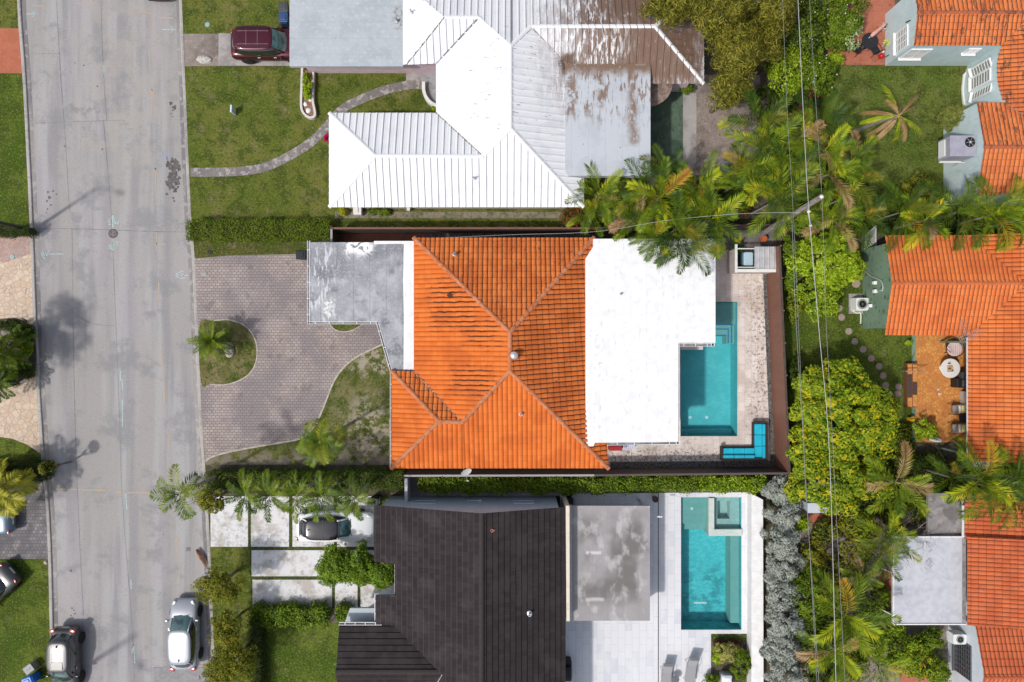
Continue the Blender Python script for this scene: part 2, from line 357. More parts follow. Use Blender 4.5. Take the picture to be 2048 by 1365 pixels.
FLAG = surf('beige_flagstone', (.56, .42, .30), [((.64, .52, .40), .9, 'vorcol', {'s': 2.6}), ((.36, .29, .24), .8, 'noise', {'s': .5, 'd': 4, 'lo': .5, 'hi': .66, 'box': (-200, 770, 90, 900), 'soft': 1.2}), ((.24, .2, .17), .75, 'vor', {'s': 2.6, 'w': .05}), ((.45, .35, .27), .5, 'noise', {'s': 3, 'd': 5})], rough=.85)
TERRA = surf('terracotta_drive', (.42, .135, .072), [((.34, .10, .055), .6, 'noise', {'s': 1, 'd': 5}), ((.5, .22, .15), .4, 'noise', {'s': 5, 'd': 5, 'lo': .55, 'hi': .7})], rough=.85)
TERRAD = surf('terracotta_patio', (.40, .125, .070), [((.22, .075, .05), .8, 'noise', {'s': .9, 'd': 6, 'lo': .5, 'hi': .64}), ((.14, .06, .045), .5, 'ylines', {'p': .6, 'w': .02}), ((.14, .06, .045), .5, 'xlines', {'p': .6, 'w': .02}), ((.45, .2, .13), .4, 'noise', {'s': 5, 'd': 5})], rough=.85)
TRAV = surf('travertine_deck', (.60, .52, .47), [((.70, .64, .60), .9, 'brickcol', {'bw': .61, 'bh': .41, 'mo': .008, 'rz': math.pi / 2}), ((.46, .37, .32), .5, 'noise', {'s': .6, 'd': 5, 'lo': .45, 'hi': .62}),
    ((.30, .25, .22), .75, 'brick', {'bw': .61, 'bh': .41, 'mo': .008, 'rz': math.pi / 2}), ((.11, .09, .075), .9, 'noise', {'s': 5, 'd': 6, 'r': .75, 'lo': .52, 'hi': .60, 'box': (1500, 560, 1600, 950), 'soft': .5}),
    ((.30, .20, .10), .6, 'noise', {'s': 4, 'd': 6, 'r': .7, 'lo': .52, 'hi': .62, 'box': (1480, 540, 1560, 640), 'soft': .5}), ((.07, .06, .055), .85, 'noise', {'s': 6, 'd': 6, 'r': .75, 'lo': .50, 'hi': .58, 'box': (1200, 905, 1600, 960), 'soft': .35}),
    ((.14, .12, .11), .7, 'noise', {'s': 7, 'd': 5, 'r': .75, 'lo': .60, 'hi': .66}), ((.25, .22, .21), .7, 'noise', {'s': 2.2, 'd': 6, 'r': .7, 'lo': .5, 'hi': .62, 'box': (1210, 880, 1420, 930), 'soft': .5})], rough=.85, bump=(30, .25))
MARB = surf('white_marble_pavers', (.66, .66, .69), [((.54, .55, .61), .8, 'brickcol', {'bw': .92, 'bh': .46, 'mo': .006, 'rz': math.pi / 2, 'lo': .45, 'hi': 1}), ((.70, .70, .71), .7, 'noise', {'s': .7, 'd': 5, 'st': (1.3, .7, 1), 'lo': .45, 'hi': .6}), ((.40, .41, .45), .75, 'brick', {'bw': .92, 'bh': .46, 'mo': .010, 'rz': math.pi / 2}), ((.58, .58, .60), .25, 'noise', {'s': 4, 'd': 6, 'lo': .55, 'hi': .68})], rough=.6)
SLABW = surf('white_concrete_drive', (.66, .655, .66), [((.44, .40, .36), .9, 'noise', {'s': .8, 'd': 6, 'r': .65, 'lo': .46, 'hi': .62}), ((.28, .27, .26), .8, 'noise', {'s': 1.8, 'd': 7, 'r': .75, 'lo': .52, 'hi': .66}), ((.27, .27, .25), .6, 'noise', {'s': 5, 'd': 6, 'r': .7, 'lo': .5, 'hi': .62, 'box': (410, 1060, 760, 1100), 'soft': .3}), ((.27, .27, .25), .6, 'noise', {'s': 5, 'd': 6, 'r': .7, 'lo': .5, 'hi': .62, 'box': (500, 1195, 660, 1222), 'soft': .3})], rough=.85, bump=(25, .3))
GREENC = surf('green_painted_concrete', (.085, .135, .095), [((.05, .09, .062), .7, 'noise', {'s': 1.2, 'd': 5}), ((.17, .22, .17), .5, 'noise', {'s': 4, 'd': 6, 'lo': .55, 'hi': .68}), ((.02, .03, .025), .8, 'noise', {'s': 3.5, 'd': 5, 'st': (2, .7, 1), 'lo': .60, 'hi': .66})], rough=.7)
GREENS = surf('green_painted_slab', (.15, .24, .165), [((.20, .29, .20), .6, 'noise', {'s': 1.2, 'd': 5}), ((.04, .07, .045), .8, 'noise', {'s': 3.5, 'd': 5, 'st': (2.2, .7, 1), 'lo': .58, 'hi': .64})], rough=.75)
ORBR = surf('orange_brick_patio', (.55, .21, .045), [((.66, .33, .09), .9, 'vorcol', {'s': 5.5}), ((.36, .13, .035), .7, 'vor', {'s': 5.5, 'w': .10}), ((.45, .17, .05), .6, 'noise', {'s': 1, 'd': 5}), ((.27, .09, .03), .6, 'noise', {'s': 2, 'd': 5, 'lo': .5, 'hi': .65, 'box': (1825, 820, 1935, 900)})], rough=.8)
BROWND = surf('brown_deck', (.17, .055, .032), [((.10, .035, .022), .8, 'brick', {'bw': .5, 'bh': .5, 'mo': .02}), ((.22, .08, .05), .5, 'noise', {'s': 1.5})], rough=.7)
GRAVEL = surf('dark_gravel', (.09, .085, .085), [((.2, .19, .18), .9, 'noise', {'s': 12, 'd': 3, 'lo': .5, 'hi': .6}), ((.02, .02, .02), .8, 'noise', {'s': 7, 'd': 4, 'lo': .52, 'hi': .62})], rough=.95, bump=(16, .8))
TURF = lawnmat('gap_turf', (.05, .07, .025), (.065, .075, .03), da=.2)
LC = [(35, -200), (35, 0), (45, 147), (53, 300), (60, 455), (67, 650), (75, 800), (82, 905), (91, 1000), (97, 1120), (100, 1250), (104, 1365), (110, 1700)]   # left kerb back
RC = [(352, -200), (363, 0), (370, 160), (377, 330), (383, 450), (389, 520), (397, 700), (404, 850), (411, 950), (418, 1060), (422, 1150), (428, 1300), (432, 1365), (445, 1700)]
lcw = [P(*a) for a in LC]; rcw = [P(*a) for a in RC]
# pool outlines (photo pixels at water-edge level)
POOL1 = [(1406, 604), (1475, 604), (1475, 873), (1361, 873), (1361, 700), (1406, 700)]
POOL2 = [(1362, 995), (1483, 995), (1483, 1260), (1362, 1260)]
road_hole = [Vector((p.x, p.y)) for p in lcw] + [Vector((p.x, p.y)) for p in reversed(rcw)]
BIG = 260
road_hole[0].y = road_hole[-1].y = 250; road_hole[len(lcw) - 1].y = road_hole[len(lcw)].y = -250
mb = MB(); V, Fc = fill_poly([(-BIG, -BIG), (BIG, -BIG), (BIG, BIG), (-BIG, BIG)], [road_hole, disp(POOL1), disp(POOL2)], 0.0); mb.add(V, Fc)
ground = mb.build('ground', SOIL); ground['kind'] = 'structure'
mb = MB(); V, Fc = fill_poly(road_hole, [], -0.10); mb.add(V, Fc); road = mb.build('road', ROAD); road['kind'] = 'structure'
def strip(mb, line, off0, off1, z0, z1):
    """ribbon between two offsets of a plan line (+ = to the right of travel)"""
    n = len(line); vs = []
    for i, p in enumerate(line):
        t = (line[min(i + 1, n - 1)] - line[max(i - 1, 0)]); t.z = 0; t.normalize(); nr = Vector((t.y, -t.x, 0))
        vs += [Vector((p.x, p.y, 0)) + nr * off0 + Vector((0, 0, z0)), Vector((p.x, p.y, 0)) + nr * off1 + Vector((0, 0, z1))]
    mb.add(vs, [(2 * i, 2 * i + 1, 2 * i + 3, 2 * i + 2) for i in range(n - 1)]); return mb
for line, sg, nm_ in ((catmull(lcw, 4), -1, 'a'), (catmull(rcw, 4), 1, 'b')):
    mb = MB(); q = sg      # travel is downwards (south) so left kerb has the road on its left (-)
    prof = [(-.02, .012), (.13, .016), (.17, .0), (.20, -.08)]
    for (a, za), (b, zb) in zip(prof[:-1], prof[1:]): strip(mb, line, a * q, b * q, za, zb)
    mb.mi = 1; strip(mb, line, .20 * q, .46 * q, -.08, -.093)
    for k in range(len(mb.f)):
        pass
    o = mb.build('kerb', [KERB, GUTTER]); o['kind'] = 'structure'
# --- west side
sheet('lawn', [(-400, -200), (35, -200), (35, 0), (39, 57), (-400, 57)], .006, LAWN)
sheet('driveway', [(-400, 57), (38.5, 57), (44, 147), (-400, 147)], .012, TERRA)
sheet('lawn', [(-400, 147), (44, 147), (52, 300), (58, 455), (-400, 455)], .006, LAWNG)
sheet('driveway', [(-400, 455), (59, 455), (62, 508), (16, 524), (-400, 524)], .010, PAVERP)
sheet('driveway', [(-400, 524), (16, 524), (62, 508), (66, 650), (74, 800), (81, 908), (55, 890), (25, 878), (-10, 873), (-400, 873)], .014, FLAG)
sheet('planting_bed', [(-60, 640), (0, 638), (30, 637), (55, 648), (69, 675), (73, 710), (69, 740), (52, 758), (20, 765), (-60, 765)], .022, SOIL, smooth=4)
sheet('lawn', [(-400, 874), (-10, 874), (25, 879), (55, 891), (81, 910), (86, 945), (-400, 945)], .008, LAWNG)
sheet('driveway', [(-400, 945), (86, 945), (97, 1118), (-400, 1118)], .012, PAVERG)
sheet('lawn', [(-400, 1118), (97, 1118), (99.5, 1250), (103.5, 1365), (110, 1700), (-400, 1700)], .008, LAWNG)
# --- east side, lot of the white roofed house
sheet('lawn', [(353, -200), (700, -200), (700, 66), (367, 68), (364, 0)], .006, LAWN)
sheet('gravel_apron', [(367, 68), (438, 68), (438, 132), (370, 133)], .010, EARTH)
sheet('driveway', [(437, 67), (640, 67), (640, 132), (437, 132)], .014, CONC)
sheet('lawn', [(370, 133), (870, 133), (870, 230), (1180, 230), (1180, 458), (384, 458), (377, 330)], .006, LAWN)
sheet('soil_strip', [(670, 424), (1200, 424), (1200, 437), (670, 437)], .012, surf('dry_strip', (.2, .17, .12), [((.06, .075, .02), .8, 'noise', {'s': 2, 'd': 5}), ((.3, .27, .22), .5, 'noise', {'s': 5, 'd': 5})], rough=.95))
pc = catmull(disp([(381, 345), (430, 345), (480, 343), (530, 335), (580, 312), (625, 283), (655, 252), (685, 219), (725, 198), (770, 181), (815, 171), (850, 168)], 0), 8)
mb = MB(); L_ = 0; seg = [pc[0]]; 
for a, b in zip(pc[:-1], pc[1:]):
    L_ += (b - a).length; seg.append(b)
    if L_ > .62:
        L_ = 0; n = len(seg); vs = []
        for i, p in enumerate(seg):
            t = (seg[min(i + 1, n - 1)] - seg[max(i - 1, 0)]).normalized(); nr = Vector((t.y, -t.x, 0))
            if i == 0: p = p + t * .012
            vs += [p + nr * .29, p - nr * .29]
        z = .03
        top = [(v.x, v.y, z) for v in vs]; bot = [(v.x, v.y, 0) for v in vs]
        fs = [(2 * i, 2 * i + 2, 2 * i + 3, 2 * i + 1) for i in range(n - 1)]
        mb.add(top + bot, [f[::-1] for f in fs] + [(2 * i, 2 * n + 2 * i, 2 * n + 2 * i + 2, 2 * i + 2) for i in range(n - 1)] + [(2 * i + 1, 2 * i + 3, 2 * n + 2 * i + 3, 2 * n + 2 * i + 1) for i in range(n - 1)])
        seg = [b]
o = mb.build('garden_path', surf('path_slabs', (.25, .225, .215), [((.16, .14, .135), .7, 'island', {}), ((.48, .44, .42), .85, 'noise', {'s': 2.5, 'd': 6, 'lo': .50, 'hi': .62}), ((.14, .125, .12), .6, 'noise', {'s': 12, 'd': 3})], rough=.9)); o['kind'] = 'structure'
sheet('path_bed', [(812, 147), (850, 147), (850, 178), (812, 178)], .02, CONC)
# --- middle lot
sheet('lawn', [(385, 478), (616, 478), (616, 512), (389, 516)], .008, lawnmat('lawn_worn', (.075, .09, .022), (.11, .1, .03), dry=(.28, .2, .14), da=.7, dlo=.5))
sheet('lawn', [(399, 640), (790, 640), (790, 945), (411, 945), (404, 850)], .008, LAWNP)
DRV = [(389, 517), (470, 511), (640, 508), (640, 646), (659, 646), (668, 658), (684, 664), (702, 662), (716, 655), (728, 645), (762, 645), (768, 688), (725, 708), (700, 724), (682, 742), (667, 765), (655, 795), (643, 825), (632, 850), (618, 866), (600, 878), (560, 886), (500, 896), (455, 905), (425, 914), (411, 923), (404, 850), (397, 700)]
sheet('driveway', DRV, .016, PAVERS)
edge_m = surf('pale_edging', (.5, .44, .38), [((.3, .26, .22), .6, 'noise', {'s': 4})], rough=.9)
def edging(px, w_=.05, z=.04, closed=False):
    mb = MB(); l = catmull(disp(px), 5, closed)
    strip(mb, l, -w_, w_, z, z); strip(mb, l, w_, w_ + .01, z, 0); strip(mb, l, -w_ - .01, -w_, 0, z)
    for f in range(len(mb.f)): pass
    o = mb.build('driveway_edging', edge_m); o['kind'] = 'structure'
edging([(768, 688), (725, 708), (700, 724), (682, 742), (667, 765), (655, 795), (643, 825), (632, 850), (618, 866), (600, 878), (560, 886), (500, 896), (455, 905), (425, 914), (411, 923)])
ISL = [(399, 650), (425, 642), (455, 640), (485, 649), (505, 668), (514, 695), (512, 725), (499, 748), (475, 763), (448, 770), (420, 769), (402, 765)]
sheet('lawn', ISL, .026, LAWND, smooth=4); edging(ISL[1:-1], .035)
edging([(659, 647), (668, 658), (684, 664), (702, 662), (716, 655), (728, 647)], .03)
sheet('brown_deck', [(664, 462), (846, 462), (846, 490), (664, 490)], .012, BROWND)
sheet('gravel_strip', [(846, 462), (1200, 462), (1200, 490), (846, 490)], .010, GRAVEL)
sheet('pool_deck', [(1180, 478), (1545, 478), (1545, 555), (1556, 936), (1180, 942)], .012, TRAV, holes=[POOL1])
sheet('gravel_strip', [(1526, 545), (1537, 545), (1556, 936), (1541, 925), (1536, 800)], .018, GRAVEL)
sheet('gravel_strip', [(1220, 924), (1541, 922), (1556, 936), (1220, 940)], .018, GRAVEL)
sheet('courtyard', [(1450, 450), (1552, 450), (1552, 500), (1450, 500)], .016, surf('dark_courtyard', (.17, .15, .15), [((.10, .09, .09), .7, 'noise', {'s': 1.2, 'd': 5}), ((.06, .05, .05), .7, 'brick', {'bw': .9, 'bh': .9, 'mo': .02})], rough=.9))
# --- lower lot
sheet('turf_base', [(418, 990), (800, 990), (800, 1218), (424, 1218)], .006, TURF)
for q in [(421, 993, 496, 1094), (502, 993, 578, 1094), (585, 993, 668, 1094), (674, 993, 760, 1094), (503, 1101, 668, 1153), (674, 1101, 800, 1153), (505, 1160, 664, 1215), (670, 1160, 715, 1215), (721, 1160, 800, 1215)]:
    x0, y0, x1, y1 = q; sheet('driveway_slab', [(x0, y0), (x1, y0), (x1, y1), (x0, y1)], .03, SLABW, thick=.03)
sheet('lawn', [(418, 1094), (499, 1094), (503, 1215), (503, 1700), (440, 1700), (428, 1300)], .010, LAWN)
sheet('lawn', [(503, 1216), (700, 1216), (700, 1700), (503, 1700)], .010, LAWNG)
sheet('soil_strip', [(652, 1217), (676, 1217), (676, 1245), (652, 1245)], .016, EARTH)
sheet('side_path', [(800, 950), (1255, 950), (1255, 992), (800, 992)], .010, CONC)
sheet('planting_bed', [(406, 930), (812, 930), (812, 990), (415, 990)], .012, SOIL)
sheet('patio', [(1120, 988), (1494, 985), (1494, 1268), (1422, 1268), (1422, 1700), (1120, 1700)], .018, MARB, holes=[POOL2], thick=.018)
sheet('turf_strip', [(1494, 985), (1502, 985), (1502, 1290), (1422, 1290), (1422, 1268), (1494, 1268)], .014, lawnmat('artificial_turf', (.07, .08, .03), (.08, .085, .035), da=.1))
sheet('planting_bed', [(1422, 1284), (1503, 1284), (1503, 1500), (1422, 1500)], .022, SOIL)
mb = MB(); mb.box((P(1316.5, 1176).x, P(1316, 1176).y, .024), (.05, P(0, 985).y - P(0, 1400).y, .012)); o = mb.build('drain_channel', DARK); o['kind'] = 'structure'
# --- north-east lots
sheet('court_floor', [(1290, 160), (1368, 160), (1368, 352), (1290, 352)], .010, GREENC)
sheet('side_path', [(1366, 160), (1393, 160), (1393, 320), (1380, 352), (1366, 352)], .016, CONC)
sheet('yard_earth', [(1393, 150), (1520, 150), (1520, 340), (1380, 352), (1393, 320)], .012, EARTH)
sheet('lawn', [(1600, 131), (2200, 131), (2200, 470), (1600, 470)], .008, lawnmat('lawn_neighbour', (.080, .130, .018), (.125, .155, .032), da=.4))
sheet('terrace', [(1655, -60), (1790, -60), (1790, 130), (1655, 130)], .014, TERRAD)
sheet('lawn', [(1562, 560), (1830, 560), (1830, 960), (1562, 960)], .008, LAWNG)
sheet('terrace', [(1828, 636), (1990, 636), (1990, 885), (1828, 885)], .016, ORBR)
mb = MB(); a, b = P(1823, 650), P(1831, 885); mb.box(((a.x + b.x) / 2, (a.y + b.y) / 2, .03), (b.x - a.x, a.y - b.y, .05)); o = mb.build('terrace_kerb', GREENS); o['kind'] = 'structure'
sheet('yard_earth', [(1600, 960), (1960, 960), (1960, 1500), (1600, 1500)], .010, EARTH)
sheet('terrace', [(1757, 1140), (1800, 1140), (1800, 1240), (1757, 1240)], .018, TERRAD)
sheet('terrace', [(1800, 1320), (1890, 1320), (1890, 1365), (1800, 1400)], .018, TERRAD)
sheet('terrace', [(1617, 1025), (1720, 1028), (1720, 1052), (1617, 1048)], .018, TERRAD)

# ---- marks, joints and stains on the road (all lie on it)
def ribbon(mb, pts, wd, z=-.094, jit=0):
    pts = [P(*p, 0) for p in pts]; 
    if len(pts) > 2: pts = catmull(pts, 3)
    n = len(pts); vs = []
    for i, p in enumerate(pts):
        t = (pts[min(i + 1, n - 1)] - pts[max(i - 1, 0)]).normalized(); nr = Vector((t.y, -t.x, 0)); q = wd / 2 * (1 + (rnd.uniform(-jit, jit) if jit else 0))
        vs += [Vector((p.x, p.y, z)) + nr * q, Vector((p.x, p.y, z)) - nr * q]
    mb.add(vs, [(2 * i, 2 * i + 2, 2 * i + 3, 2 * i + 1)[::-1] for i in range(n - 1)])
CY_ = surf('cyan_spray_paint', (.42, .60, .58), [((.34, .35, .35), .8, 'noise', {'s': 9, 'd': 4, 'lo': .50, 'hi': .62})], rough=.8)
OR_ = surf('orange_spray_paint', (.46, .33, .20), [((.34, .33, .33), .85, 'noise', {'s': 5, 'd': 4, 'lo': .45, 'hi': .58})], rough=.8)
BL_ = surf('blue_spray_paint', (.25, .32, .55), [((.33, .33, .35), .85, 'noise', {'s': 7, 'd': 4, 'lo': .42, 'hi': .56})], rough=.8)
TAR = surf('tar_line', (.15, .145, .15), [((.28, .27, .28), .7, 'noise', {'s': 4, 'd': 4})], rough=.8)
OIL = surf('oil_stain', (.075, .065, .06), [((.15, .14, .14), .6, 'noise', {'s': 6})], rough=.6)
def letter(mb, ch, cx, cy, s, wd=.035, flip=False):
    G = {'S': [[(.9, .1), (.5, -.05), (.1, .15), (.2, .42), (.75, .58), (.9, .85), (.5, 1.05), (.1, .9)]],
         'W': [[(0, 0), (.25, 1)], [(.25, 1), (.5, .2)], [(.5, .2), (.75, 1)], [(.75, 1), (1.05, 0)]],
         'R': [[(.1, 1), (.1, 0)], [(.1, 0), (.7, .0), (.9, .25), (.65, .5), (.1, .5)], [(.4, .5), (.95, 1)]]}[ch]
    for st in G: ribbon(mb, [(cx + (x - .5) * s, cy + (y - .5) * s) for x, y in st], wd)
mb = MB()
ribbon(mb, [(224, 428), (224, 457)], .06); ribbon(mb, [(221, 440), (224, 428), (227, 440)], .035); letter(mb, 'S', 218, 444, 9); letter(mb, 'W', 231, 444, 10)
ribbon(mb, [(224, 478), (224, 503)], .06); ribbon(mb, [(221, 496), (224, 503), (227, 496)], .035); letter(mb, 'S', 219, 493, 7); letter(mb, 'R', 231, 487, 8)
for (a, b) in [((206, 130), (206, 160)), ((240, 742), (239, 762)), ((242, 758), (244, 780)), ((243, 800), (243, 855)), ((250, 985), (252, 1020)), ((260, 1160), (261, 1180)), ((265, 1290), (262, 1310)), ((265, 1290), (268, 1328))]: ribbon(mb, [a, b], .045)
for (x, y) in [(63, 27), (341, 58)]: ribbon(mb, [(x - 18, y), (x + 10, y)], .04); ribbon(mb, [(x - 2, y - 6), (x + 6, y), (x - 2, y + 6)], .035); ribbon(mb, [(x, y - 7), (x + 2, y + 6)], .035)
ribbon(mb, [(350, 550), (375, 551)], .05); letter(mb, 'S', 362, 547, 9); ribbon(mb, [(356, 545), (350, 550), (356, 556)], .035); ribbon(mb, [(358, 557), (370, 556)], .04)
ribbon(mb, [(80, 508), (125, 508)], .04); letter(mb, 'W', 89, 507, 11); ribbon(mb, [(86, 500), (81, 508), (88, 518)], .04)
o = mb.build('spray_marking', CY_, road)
mb = MB()
for pts in [[(148, 6), (165, 7), (192, 5)], [(257, 17), (268, 18)], [(301, 24), (300, 60)], [(275, 20), (300, 26)], [(298, 100), (298, 142)], [(302, 177), (303, 200), (301, 238)], [(297, 190), (302, 178), (307, 190)], [(309, 335), (310, 370), (313, 408)], [(305, 350), (309, 336), (313, 350)], [(311, 460), (312, 500)], [(306, 487), (330, 488)], [(316, 565), (317, 612)], [(321, 700), (326, 760), (330, 835)], [(334, 855), (337, 900)], [(110, 979), (150, 980), (210, 982)], [(228, 985), (300, 987)], [(352, 1075), (354, 1115)], [(357, 1130), (358, 1170)], [(62, 10), (88, 12)], [(315, 34), (345, 35)]]:
    ribbon(mb, pts, .07, jit=.4)
mb.build('spray_marking', OR_, road)
mb = MB(); ribbon(mb, [(322, 302), (325, 326)], .05, jit=.4); ribbon(mb, [(326, 306), (333, 318), (325, 327)], .05, jit=.4); ribbon(mb, [(331, 305), (333, 322)], .04); ribbon(mb, [(230, 1352 - 454), (256, 903)], .03); mb.build('spray_marking', BL_, road)
mb = MB()
ribbon(mb, [(62, 456), (200, 459), (300, 463), (372, 464)], .035); ribbon(mb, [(68, 246), (120, 244), (210, 241), (250, 240)], .03)
for pts in [[(200, 0), (203, 100), (208, 190), (212, 240)], [(111, 0), (118, 130), (128, 270), (137, 420)], [(142, 455), (145, 700), (150, 910)], [(150, 910), (158, 1100), (165, 1232)], [(205, 240), (220, 420), (228, 600)], [(228, 600), (236, 800), (243, 1000), (262, 1250), (268, 1400)],
            [(130, 605), (150, 630), (185, 648), (230, 652)], [(60, 107), (120, 106)], [(306, 1337), (425, 1330)]]: ribbon(mb, pts, .028, jit=.5)
mb.build('tar_joint', TAR, road)
mb = MB()
def blob(mb, px, py, r, z=-.092, sy=1.0):
    c = P(px, py); n = 12; ph = rnd.uniform(0, 9); vs = []
    for k in range(n):
        a = 2 * math.pi * k / n; q = r * (1 + .28 * math.sin(3 * a + ph) + .2 * math.sin(5 * a + 2 * ph) * rnd.random()); vs.append((c.x + q * math.cos(a), c.y + q * math.sin(a) * sy, z))
    mb.add(vs, [tuple(range(n))])
for k in range(46):
    t = k / 46; y = 322 + 60 * t + rnd.uniform(-4, 4); x = 345 + rnd.gauss(0, 4 + 4 * math.sin(t * 3.1)); blob(mb, x, y, rnd.uniform(.04, .17), z=-.092 + k * .00005, sy=1.2)
for (x, y, r) in [(340, 206, .11), (347, 214, .14), (344, 220, .06), (341, 227, .05), (343, 233, .04), (332, 388, .09), (345, 396, .07), (347, 402, .06), (350, 1340, .04), (94, 384, .07), (97, 395, .1), (92, 402, .06), (100, 410, .06), (93, 418, .05), (104, 382, .06), (111, 388, .05), (91, 425, .04), (140, 1325 - 20, .03), (142, 1218, .06), (146, 1222, .05), (148, 1229, .06), (140, 1233, .05), (140, 1143, .08), (166, 130, .05), (193, 172, .05), (127, 292, .05), (203, 298, .05)]: blob(mb, x, y, r, z=-.089)
mb.build('oil_spot', OIL, road)
mb = MB(); 
for (x0, y0, x1, y1) in [(306, 1336, 428, 1420)]: mb.add([P(x0, y1) + Vector((0, 0, -.096)), P(x1, y1) + Vector((0, 0, -.096)), P(x1, y0) + Vector((0, 0, -.096)), P(x0, y0) + Vector((0, 0, -.096))], [(0, 1, 2, 3)])
mb.build('asphalt_patch', surf('asphalt_patch', (.27, .265, .27), [((.2, .19, .2), .8, 'noise', {'s': 5, 'd': 5}), ((.36, .35, .35), .4, 'noise', {'s': 20})], rough=.9), road)
# manhole and small covers
c = P(224.5, 467); t = empty('manhole_cover', (c.x, c.y, -.1), label='round dark iron manhole cover in the middle of the road between two cyan arrows', cat='manhole cover')
IRON = surf('iron', (.10, .085, .085), [((.22, .2, .2), .8, 'noise', {'s': 9, 'd': 3})], rough=.6, metal=.3)
mb = MB(); mb.lathe([(.30, 0), (.30, .012), (.255, .012), (.255, .006)], n=28); mb.build('rim', surf('iron_dark', (.05, .04, .045), rough=.6), t)
mb = MB(); mb.lathe([(.253, 0), (.253, .014), (.20, .014), (.195, .010), (.12, .010), (.115, .016), (.01, .017)], n=28)
for a in range(6): mb.box((.21 * math.cos(a), .21 * math.sin(a), .016), (.05, .02, .006), a)
mb.build('lid', IRON, t)
def cover(px, py, w_, h_, m, label, z=.02, rz=0):
    c = P(px, py); mb = MB(); mb.box((0, 0, 0), (w_, h_, .02), rz); mb.box((0, 0, .012), (w_ * .8, h_ * .8, .006), rz)
    o = mb.build('utility_cover', m); o.location = (c.x, c.y, z); tag(o, label, 'utility cover')
cover(408, 548, .36, .33, CONC, 'grey square utility cover set in the paver driveway near the kerb', .024)
cover(375, 1100, .26, .24, surf('cover_grey', (.16, .16, .165), rough=.7), 'small grey square valve cover in the road near the lower driveway', -.094)
for (x, y, m, l, z) in [(415, 50, (.25, .42, .42), 'round pale teal valve lid in the lawn beside the gravel apron', .016), (25, 514, (.3, .45, .48), 'round pale blue valve lid in the pink pavers across the road', .02)]:
    c = P(x, y); mb = MB(); mb.lathe([(.16, 0), (.16, .015), (.13, .02), (.03, .022), (.01, .022)], n=18); o = mb.build('valve_lid', surf('lid_%d' % x, m, [((.3, .3, .28), .5, 'noise', {'s': 14})], rough=.7)); o.location = (c.x, c.y, z); tag(o, l, 'valve lid')
c = P(420, 505); mb = MB(); mb.lathe([(.14, 0), (.14, .03), (.1, .035), (.09, .005), (.01, .005)], n=14); mb.box((.07, .02, .05), (.16, .1, .03), .5); o = mb.build('meter_box', BLACK); o.location = (c.x, c.y, .01); tag(o, 'open black meter box in the worn grass beside the paver driveway', 'meter box')
c = P(471, 225); mb = MB(); mb.box((0, 0, .35), (.07, .42, .7), 0); mb.box((0, 0, .72), (.10, .46, .04), 0); mb.box((.05, 0, .5), (.02, .3, .2), 0)
o = mb.build('lawn_sign', surf('sign_white', (.6, .65, .68), rough=.5)); o.location = (c.x, c.y, 0); o.rotation_euler = (0, 0, -.05); tag(o, 'small pale sign panel standing on edge in the front lawn', 'lawn sign')
# island rock, pots etc. come later

# ---- pools
WATER = bpy.data.materials.new('pool_water'); WATER.use_nodes = True
t_ = WATER.node_tree; N = t_.nodes; L = t_.links; N.remove(N['Principled BSDF'])
tr = N.new('ShaderNodeBsdfTransparent'); tr.inputs[0].default_value = (.70, .90, .92, 1)
gl = N.new('ShaderNodeBsdfGlossy'); gl.inputs['Roughness'].default_value = .04; fr = N.new('ShaderNodeFresnel'); fr.inputs[0].default_value = 1.33
ms = N.new('ShaderNodeMixShader'); no = N.new('ShaderNodeTexNoise'); no.inputs['Scale'].default_value = 3.2; no.inputs['Detail'].default_value = 4; no.inputs['Distortion'].default_value = .6
gp = N.new('ShaderNodeNewGeometry'); mp = N.new('ShaderNodeMapping'); mp.inputs['Scale'].default_value = (1, 2.2, 1); mp.inputs['Rotation'].default_value = (0, 0, .5)
L.new(gp.outputs['Position'], mp.inputs[0]); L.new(mp.outputs[0], no.inputs['Vector'])
bn = N.new('ShaderNodeBump'); bn.inputs['Strength'].default_value = .35; bn.inputs['Distance'].default_value = .08; L.new(no.outputs[0], bn.inputs['Height'])
L.new(bn.outputs[0], gl.inputs['Normal']); L.new(bn.outputs[0], fr.inputs['Normal']); L.new(fr.outputs[0], ms.inputs[0]); L.new(tr.outputs[0], ms.inputs[1]); L.new(gl.outputs[0], ms.inputs[2]); L.new(ms.outputs[0], N['Material Output'].inputs[0])
cr = N.new('ShaderNodeMapRange'); cr.inputs[1].default_value = .3; cr.inputs[2].default_value = .7; cr.inputs[3].default_value = .80; cr.inputs[4].default_value = 1.0
PLAST = surf('pool_plaster', (.14, .54, .57), [((.19, .62, .63), .7, 'noise', {'s': 2.2, 'd': 4, 'dist': 1.2, 'lo': .45, 'hi': .6, 'st': (1, 1.8, 1), 'rz': .5}), ((.11, .48, .52), .6, 'noise', {'s': .8, 'd': 4})], rough=.7)
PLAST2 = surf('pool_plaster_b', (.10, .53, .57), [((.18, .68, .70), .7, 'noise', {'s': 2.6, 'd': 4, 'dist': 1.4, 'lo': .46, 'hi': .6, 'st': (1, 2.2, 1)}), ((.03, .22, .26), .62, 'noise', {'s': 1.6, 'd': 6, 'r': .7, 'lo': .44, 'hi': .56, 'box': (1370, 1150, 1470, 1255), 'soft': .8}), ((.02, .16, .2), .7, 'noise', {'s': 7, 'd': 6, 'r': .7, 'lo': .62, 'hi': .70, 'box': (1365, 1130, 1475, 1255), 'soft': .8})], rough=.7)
STEPP = surf('pool_step_plaster', (.27, .44, .40), [((.22, .38, .35), .6, 'noise', {'s': 3, 'd': 4}), ((.3, .5, .5), .3, 'noise', {'s': 20})], rough=.7)
